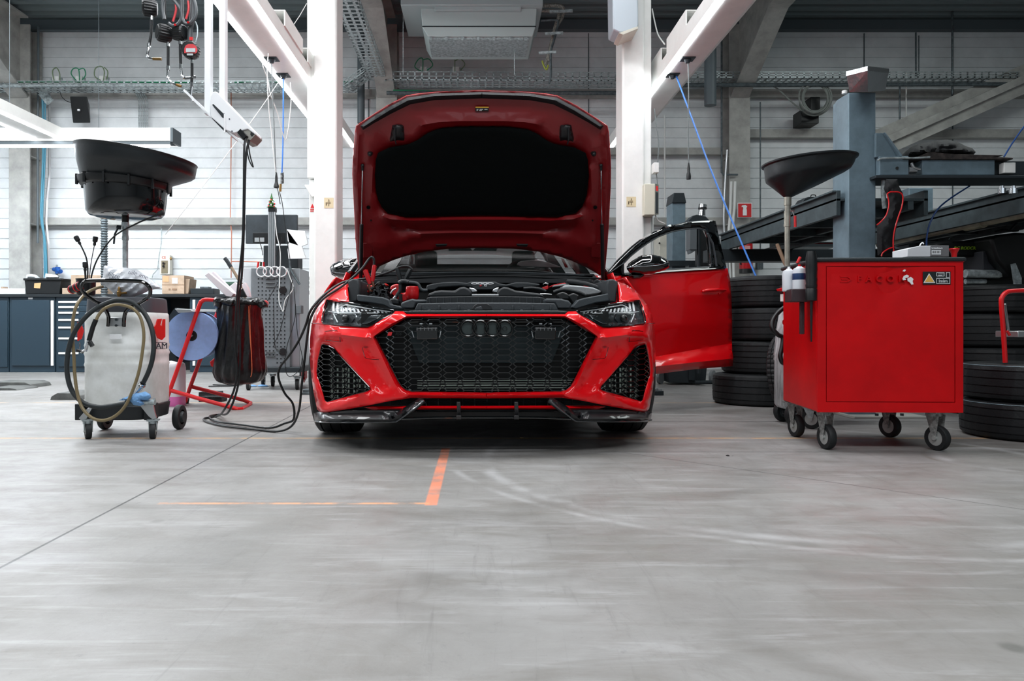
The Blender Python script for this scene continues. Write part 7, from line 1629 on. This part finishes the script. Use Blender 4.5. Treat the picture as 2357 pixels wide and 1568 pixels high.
# loads on the crossbeam
o = inflate([(2070, 364), (2085, 348), (2098, 338), (2112, 332), (2140, 328), (2160, 323), (2180, 321), (2205, 327), (2222, 336), (2238, 341), (2246, 350), (2240, 358), (2200, 360), (2140, 362), (2100, 366)], YL + .1, .35, 5, wrinkle=lambda x, y: .05 * noise.noise(Vector((x / 10, y / 8, 3))), sharp=.6).build('work_jacket', M_cloth, smooth=50); tag(o, 'crumpled black jacket lying on the lift crossbeam', 'jacket')
m = MB(); m.slab([(2080, 366), (2110, 362), (2140, 349), (2200, 355), (2312, 357), (2290, 361), (2332, 363), (2332, 367), (2140, 367)], YL - .07, .25); o = tag(m.build('rubber_mat', mat('old_mat', (52, 46, 44), .75, vary=.5, vscale=30), bevel=.003), 'worn dark rubber mat folded on the lift crossbeam', 'mat')
o = inflate([(2040, 412), (2066, 412), (2070, 430), (2078, 445), (2078, 470), (2068, 505), (2060, 540), (2058, 565), (2068, 589), (2020, 589), (2018, 545), (2019, 520), (2035, 505), (2045, 480), (2042, 450), (2034, 435)], YL - .12, .14, 5, wrinkle=lambda x, y: .02 * noise.noise(Vector((x / 8, y / 14, 3))), sharp=.6).build('hanging_cover', M_cloth, smooth=50); tag(o, 'black cloth cover with red piping hanging from the crossbeam beside the post', 'cover')
m = MB(); tubeP([(2042, 447), (2047, 443), (2054, 442), (2070, 443), (2078, 452), (2076, 475), (2066, 505), (2058, 535), (2056, 560), (2058, 589)], 1.6, YL - .2, m=m); tubeP([(2042, 447), (2046, 470), (2040, 495), (2026, 512), (2018, 518)], 1.5, YL - .2, m=m); tubeP([(2058, 569), (2045, 573), (2032, 582), (2029, 590)], 1.5, YL - .2, m=m); m.build('red_piping', M_red, o)
m = MB(); m.tube([P(2034, 412, YL), P(2033, 440, YL), P(2036, 480, YL)], .016, 8, smooth=4); tag(m.build('vertical_cable', M_galv), 'grey cable hanging behind the black cloth cover', 'cable')
cable('blue air hose hanging down from the right edge onto the crossbeam', [(2400, 240, 5.0), (2357, 292, 5.0), (2330, 330, 5.0), (2311, 361, 5.0)], 1.8, mat('blue_hose_dark', (24, 66, 128), .4), 'air_hose', 'hose')
cable('blue air hose sagging below the crossbeam down behind the white box', [(2232, 428, 5.3), (2190, 455, 5.3), (2160, 480, 5.3), (2142, 510, 5.3), (2134, 540, 5.3), (2132, 575, 5.3)], 1.9, mat('blue_hose_dark'), 'air_hose', 'hose')
# metal bucket on the post
t = T('metal_container', 'shiny dented metal container standing tilted on top of the blue grey post', 'container', pX(1995, YL), YL); t.location.z = zt_
Yb = YL - .1
vs = [P(1955, 212, Yb - .02), P(1998, 212, Yb - .1), P(2038, 208, Yb + .08), P(2000, 207, Yb + .25), P(1949, 175, Yb - .05), P(1997, 163, Yb - .17), P(2045, 168, Yb + .08), P(1996, 175, Yb + .3)]
M_tin = mat('tin', (180, 184, 188), .22, .9, bump=.4, bscale=9)
MB().add(vs, [(0, 3, 2, 1), (0, 1, 5, 4), (1, 2, 6, 5), (2, 3, 7, 6), (3, 0, 4, 7)]).build('body', M_tin, t, smooth=0, solid=.004)
m = MB(); cc = sum(vs[4:], Vector()) / 4; r_ = [cc + (v - cc) * 1.03 + Vector((0, 0, .0)) for v in vs[4:]]; up_ = Vector((0, 0, .03))
m.add(r_ + [v + up_ for v in r_], [(0, 1, 5, 4), (1, 2, 6, 5), (2, 3, 7, 6), (3, 0, 4, 7)]); m.build('rim', M_tin, t, smooth=0, solid=.006)
# ================================================================== wall on the right
t = T('wall_loudspeaker', 'black loudspeaker on the right wall behind a coiled hose', 'loudspeaker', pX(1865, 10.7), 10.8, 'wall loudspeakers'); t.location.z = P(0, 284, 10.7).z
MB().pbox(1866, 223, 1888, 262, 10.68, .2).pbox(1844, 252, 1885, 284, 10.6, .28).build('cabinet', M_black, t, bevel=.006)
m = MB(); rr = random.Random(5)
for k in range(6): cxx, cyy, R = 1876 + rr.uniform(-5, 5), 229 + rr.uniform(-4, 4), rr.uniform(28, 36); m.torus(P(cxx, cyy, 10.5 - k * .02), (rr.uniform(-.2, .2), 1, rr.uniform(-.2, .2)), R / S(10.5), .012, 40, 6)
tubeP([(1760, 186), (1790, 205), (1815, 228), (1845, 255)], 1.8, 10.5, m=m); tag(m.build('coiled_hose', mat('hose_grey', (128, 134, 130), .6)), 'grey hose coiled on the right wall in front of the loudspeaker', 'hose')
for k, (x, y0, y1, w_) in enumerate(((1530, 265, 500, 1.9), (1661, 60, 398, 2.2), (2071, 194, 282, 2.0), (2086, 165, 270, 1.6), (2108, 75, 180, 2.0), (2115, 82, 175, 1.3), (2192, 0, 230, 2.2), (1750, 235, 620, 1.6))):
    cable(['white conduit on the wall right of the cream control box', 'dark pipe beside the right steel column', 'first short grey conduit left of the diagonal brace', 'pale conduit with a bend beside the short grey conduit', 'grey conduit rising from the wall tray to a bent top', 'thin conduit beside the bent one above the wall tray', 'long steel rod hanging from the ceiling at the right', 'thin conduit with a small socket near the extinguisher'][k], [(x, y0, 10.7), (x, (y0 + y1) / 2, 10.7), (x, y1, 10.7)], w_, M_wcable if k in (0, 3) else M_galvd, 'conduit', 'pipe', smooth=0)
cable('dark pipe running along the foot of the upper right column', [(1661, 396, 10.6), (1664, 402, 10.6), (1698, 402, 10.6)], 2.2, M_duct, 'conduit', 'pipe', smooth=0)
MB_ = MB().pbox(1743, 604, 1757, 620, 10.85, .08); tag(MB_.build('wall_socket', M_duct, bevel=.003), 'small dark wall socket right of the fire extinguisher', 'socket')
for k, (pts, w_) in enumerate(((((1674, 345), (1668, 440), (1667, 530), (1678, 640)), 3), (((1683, 418), (1680, 500), (1677, 540), (1680, 640)), 3), (((1692, 418), (1690, 480), (1687, 520), (1689, 640)), 3.2))):
    cable(['pale slanted pipe beside the right column, leftmost', 'white pipe in the middle beside the right column', 'white pipe nearest the fire extinguisher sign'][k], [(a, b, 10.3) for a, b in pts], w_, M_wcable if k else M_alu, 'pipe', 'pipe', smooth=3)
t = T('fire_extinguisher_sign', 'red sign with a white fire extinguisher symbol on the right column', 'sign', pX(1714, 10.4), 10.4); t.location.z = P(0, 500, 10.4).z
MB().pbox(1698, 467, 1731, 501, 10.55, .01).build('panel', M_paper, t, smooth=0); pz = MB().pbox(1699.5, 468.5, 1729.5, 499.5, 10.54, .008).build('red_field', mat('sign_red'), t, smooth=0)
MB().slab([(1711, 480), (1710, 476), (1707, 477), (1708, 473), (1716, 472), (1720, 475), (1718, 479), (1719, 484), (1719, 496), (1710, 496), (1710, 484)], 10.53, .008).build('symbol', M_paper, t, smooth=0)
t = T('fire_extinguisher', 'red fire extinguisher standing under its sign behind the blue hose', 'fire extinguisher', pX(1720, 10.3), 10.35); t.location.z = P(0, 628, 10.3).z
k_ = S(10.3); m = MB(); h0 = P(0, 628, 10.3).z; m.lathe([(.07, 0), (.08, .01), (.085, .03), (.09, .06), (.09, .40), (.075, .45), (.03, .49), (.02, .51)], (pX(1720, 10.3), 10.35, h0), (0, 0, 1), 28); m.build('cylinder', mat('extinguisher_red', (176, 22, 30), .3), t)
m = MB(); m.cyl((pX(1720, 10.3), 10.35, h0 - .005), (pX(1720, 10.3), 10.35, h0 + .055), .092, n=28); m.build('foot_ring', M_black, t); m = MB(); tubeP([(1716, 555), (1703, 556), (1697, 570), (1700, 590), (1706, 610)], 1.8, 10.2, m=m); m.build('hose', M_black, t)
MB().pbox(1714, 566, 1727, 600, 10.255, .003).build('label', mat('ext_label', (206, 150, 150), .6), t, smooth=0)
# far lift column, alignment stand, cream column seen through the door window, bin
t = T('lift_column', 'blue grey lift column with a dark slanted cap seen through the open door window', 'vehicle lift', pX(1563, 8.4), 8.5)
MB().pbox(1547, 467, 1578, 857, 8.4, .25).build('column', M_liftg, t, bevel=.005); MB().slab([(1547, 467), (1551, 444), (1575, 444), (1580, 467)], 8.38, .28).build('cap', M_dark, t, bevel=.005)
MB().pbox(1536, 600, 1600, 612, 8.3, .4).build('arm', M_dark, t)
t = T('alignment_stand', 'dark camera stand with a silver head seen through the car door window', 'stand', pX(1610, 7.8), 7.9)
MB().cyl(P(1608, 860, 7.8), P(1608, 500, 7.8), .02, n=12).build('stand_pole', M_dark, t); MB().slab([(1584, 507), (1594, 497), (1604, 494), (1625, 498), (1634, 508), (1634, 514), (1584, 514)], 7.75, .15).build('head', M_dark, t, bevel=.006)
MB().pbox(1588, 520, 1604, 575, 7.75, .15).slab([(1588, 575), (1604, 575), (1590, 584)], 7.76, .12).build('screen_housing', mat('housing_grey', (92, 98, 102), .5), t, bevel=.004); MB().pbox(1606, 525, 1634, 614, 7.8, .1).build('dark_case', M_black, t, bevel=.004)
MB().cyl(P(1615, 497, 7.8), P(1616, 480, 7.8), .04, .035, 18).cyl(P(1616, 482, 7.8), P(1618, 471, 7.8), .042, n=18).build('silver_head', M_chrome, t); MB().cyl(P(1617, 482, 7.79), P(1617, 478, 7.79), .044, n=18).build('head_band', M_black, t)
MB().pbox(1586, 611, 1600, 875, 7.9, .04).cyl(P(1600, 880, 7.85), P(1660, 880, 7.85), .02, n=8).build('stand_foot', M_dark, t)
t = T('cream_cabinet', 'slim cream coloured cabinet on the floor seen through the open door window', 'cabinet', pX(1527, 9.2), 9.3); MB().pbox(1517, 540, 1539, 868, 9.2, .3).build('body', M_cream, t, bevel=.008); MB().cyl(P(1518, 560, 9.19), P(1518, 560, 9.17), .012, n=10).build('knob', M_black, t)
cable('white pipe on the floor side of the right lift column, seen through the door window', [(1502, 500, 7.3), (1502, 700, 7.3), (1502, 860, 7.3)], 2.5, M_wcable, 'conduit', 'pipe', smooth=0)
t = T('floor_bin', 'black bin on small wheels under the open car door', 'bin', pX(1582, 8.0), 8.1)
m = MB(); m.slab([(1536, 840), (1628, 840), (1624, 884), (1540, 881)], 7.95, .4); m.build('bin', mat('bin_dark', (32, 40, 44), .6), t, bevel=.006)
for x in (1520, 1640): c = Vector((pX(x, 8.1), 8.1, .075)); MB().ring([(.03, -.015), (.075, -.015), (.075, .015), (.03, .015)], c, (1, -.8, 0), 24).cyl(c - Vector((.005, -.004, 0)), c + Vector((.012, -.01, 0)), .045, n=16).build('wheel', mat('grey_wheel', (120, 124, 126), .5), t)
t = T('battery_block', 'small dark block with two terminals on the floor right of the front tyre', 'block', pX(1516, 6.75), 6.8)
# ================================================================== tyre changer and shelf in the dark right corner
M_mach = mat('machine_black', (13, 16, 17), .5); YM = 5.9
t = T('tyre_changer', 'dark workshop machine behind the red trolley with yellow green lettering', 'machine', pX(2290, YM), YM + .3)
m = MB(); m.slab([(2150, 590), (2153, 562), (2168, 556), (2250, 552), (2300, 556), (2310, 575), (2306, 592)], YM, .5); m.build('hood', M_mach, t, bevel=.02)
m = MB(); m.slab([(2280, 548), (2296, 540), (2340, 535), (2480, 540), (2480, 640), (2330, 640), (2296, 600), (2285, 565)], YM - .2, .6); m.build('upper_body', M_mach, t, bevel=.02)
MB().pbox(2262, 578, 2320, 622, YM - .1, .4).build('gear_box', mat('machine_grey', (46, 48, 54), .6), t, bevel=.008)
MB().pbox(2225, 592, 2480, 900, YM + .1, .5).build('cabinet', mat('machine_dim', (30, 36, 38), .6), t, bevel=.006)
text_mesh('lettering', 'RC RODCRAFT', .034, mat('lettering_green', (150, 190, 40), .5), P(2229, 571.5, YM - .002), t, .002, (PI / 2, 0, 0), .25, bold=.0008)
MB().cyl(P(2222, 630, YM - .1), P(2300, 631, YM - .1), .033, n=18).cyl(P(2296, 631, YM - .1), P(2315, 631, YM - .1), .025, n=14).build('cylinder', M_galv, t); MB().cyl(P(2222, 648, YM - .05), P(2268, 648, YM - .05), .02, n=14).build('rod', M_galv, t)
MB().slab([(2330, 608), (2338, 606), (2352, 640), (2352, 675), (2340, 675)], YM - .25, .02).build('bracket', M_galv, t)
m = MB(); tubeP([(2290, 533), (2310, 529), (2330, 532), (2344, 531)], 2, YM - .1, m=m); tubeP([(2325, 530), (2336, 518), (2346, 507)], 2.4, YM - .1, m=m); m.build('lever', M_black, t)
m = MB(); tubeP([(2184, 552), (2190, 546), (2210, 545), (2215, 549)], 1.2, YM, m=m); tubeP([(2276, 575), (2280, 568), (2288, 566), (2294, 572)], 1.8, YM - .1, m=m); m.build('hoop', M_dark, t)
t = T('red_diagnostic_cabinet', 'red and silver tool board seen under the left ramp behind the funnel pole', 'tool board', pX(1875, 9.8), 9.9); t.location.z = P(0, 560, 9.8).z
MB().pbox(1832, 527, 1930, 562, 9.8, .2).build('red_housing', mat('dark_red', (120, 16, 24), .5), t, bevel=.004); MB().slab([(1833, 541), (1850, 537), (1870, 540), (1900, 538), (1924, 540), (1924, 558), (1834, 558)], 9.75, .05).build('silver_plate', M_galv, t, bevel=.003)
MB().pbox(1906, 527, 1928, 534, 9.79, .01).build('name_label', mat('label_mauve', (190, 186, 206), .5), t, smooth=0); text_mesh('label_text', 'stärrex', .045, mat('label_ink', (90, 90, 140), .5), P(1918, 530.5, 9.785), t, .001)
for x in (1857, 1884): MB().cyl(P(x, 550, 9.75), P(x, 550, 9.72), .02, n=12).build('knob', M_chrome, t)
m = MB(); m.pbox(1800, 562, 1930, 568, 9.7, .6); tag(m.build('wall_shelf', M_dark), 'dark narrow shelf carrying the red and silver tool board', 'shelf')
m = MB(); m.slab([(1845, 466), (1852, 456), (1862, 453), (1880, 453), (1884, 458), (1876, 462), (1850, 470)], 6.6, .15); o = tag(m.build('ramp_tool', M_dark, bevel=.006), 'dark tool with a handle lying on the left ramp behind the post', 'tool'); m = MB(); tubeP([(1866, 453), (1868, 449), (1876, 449), (1878, 453)], 1.2, 6.6, m=m); m.build('carry_handle', M_black, o)
o = tag(MB().tube([P(1789, 563, 5.6), P(1806, 605, 5.5), P(1825, 637, 5.4)], .014, 8).build('broom', mat('wood_brown', (110, 84, 62), .6)), 'brown wooden handle leaning behind the drainer pole', 'stick')
o = tag(MB().tube([P(1835, 606, 3.95), P(1842, 592, 3.95)], .008, 8).build('screwdriver', M_red), 'short red handle sticking up behind the spray cans', 'hand tool')
# small debris on the floor
for k, (x, y, lb_) in enumerate(((1679, 1050, 'small black scrap on the open floor between car and red trolley'), (1205, 1009, 'small pale crumb on the floor under the front splitter'))):
    c = G(x, y); o = inflate([(x - 9, y - 2), (x - 3, y - 3), (x + 2, y), (x + 9, y - 1), (x + 8, y + 2), (x + 1, y + 2), (x - 5, y + 1)], c.y, .02, 2, sharp=.6).build('debris', M_black if k == 0 else mat('crumb', (150, 130, 90), .8)); tag(o, lb_, 'debris')
o = [o for o in C.objects if o.name == 'battery_block'][0]
MB().box((pX(1505, 6.75), 6.72, 0), (pX(1526, 6.75), 6.9, .04)).build('base', M_dark, o, bevel=.003); MB().cyl(P(1513, 902, 6.8), P(1513, 893, 6.8), .01, n=8).cyl(P(1521, 902, 6.8), P(1521, 896, 6.8), .01, n=8).build('terminals', M_galv, o)
# ------------------------------------------------------------------ added fill lights under the ceiling, out of frame
area('ceiling_fill', (-.5, -.5, 5.0), (6, 1.2), 260, col=(.96, .98, 1))
area('ceiling_fill', (0, 4.2, 5.0), (4, .8), 170, col=(.96, .98, 1))
area('ceiling_fill', (-4.6, 6.0, 4.98), (3.0, 3.0), 400, col=(.95, .98, 1))
area('ceiling_fill', (5.5, 6.5, 4.98), (3.0, 2.0), 110, col=(.92, 1, .98))
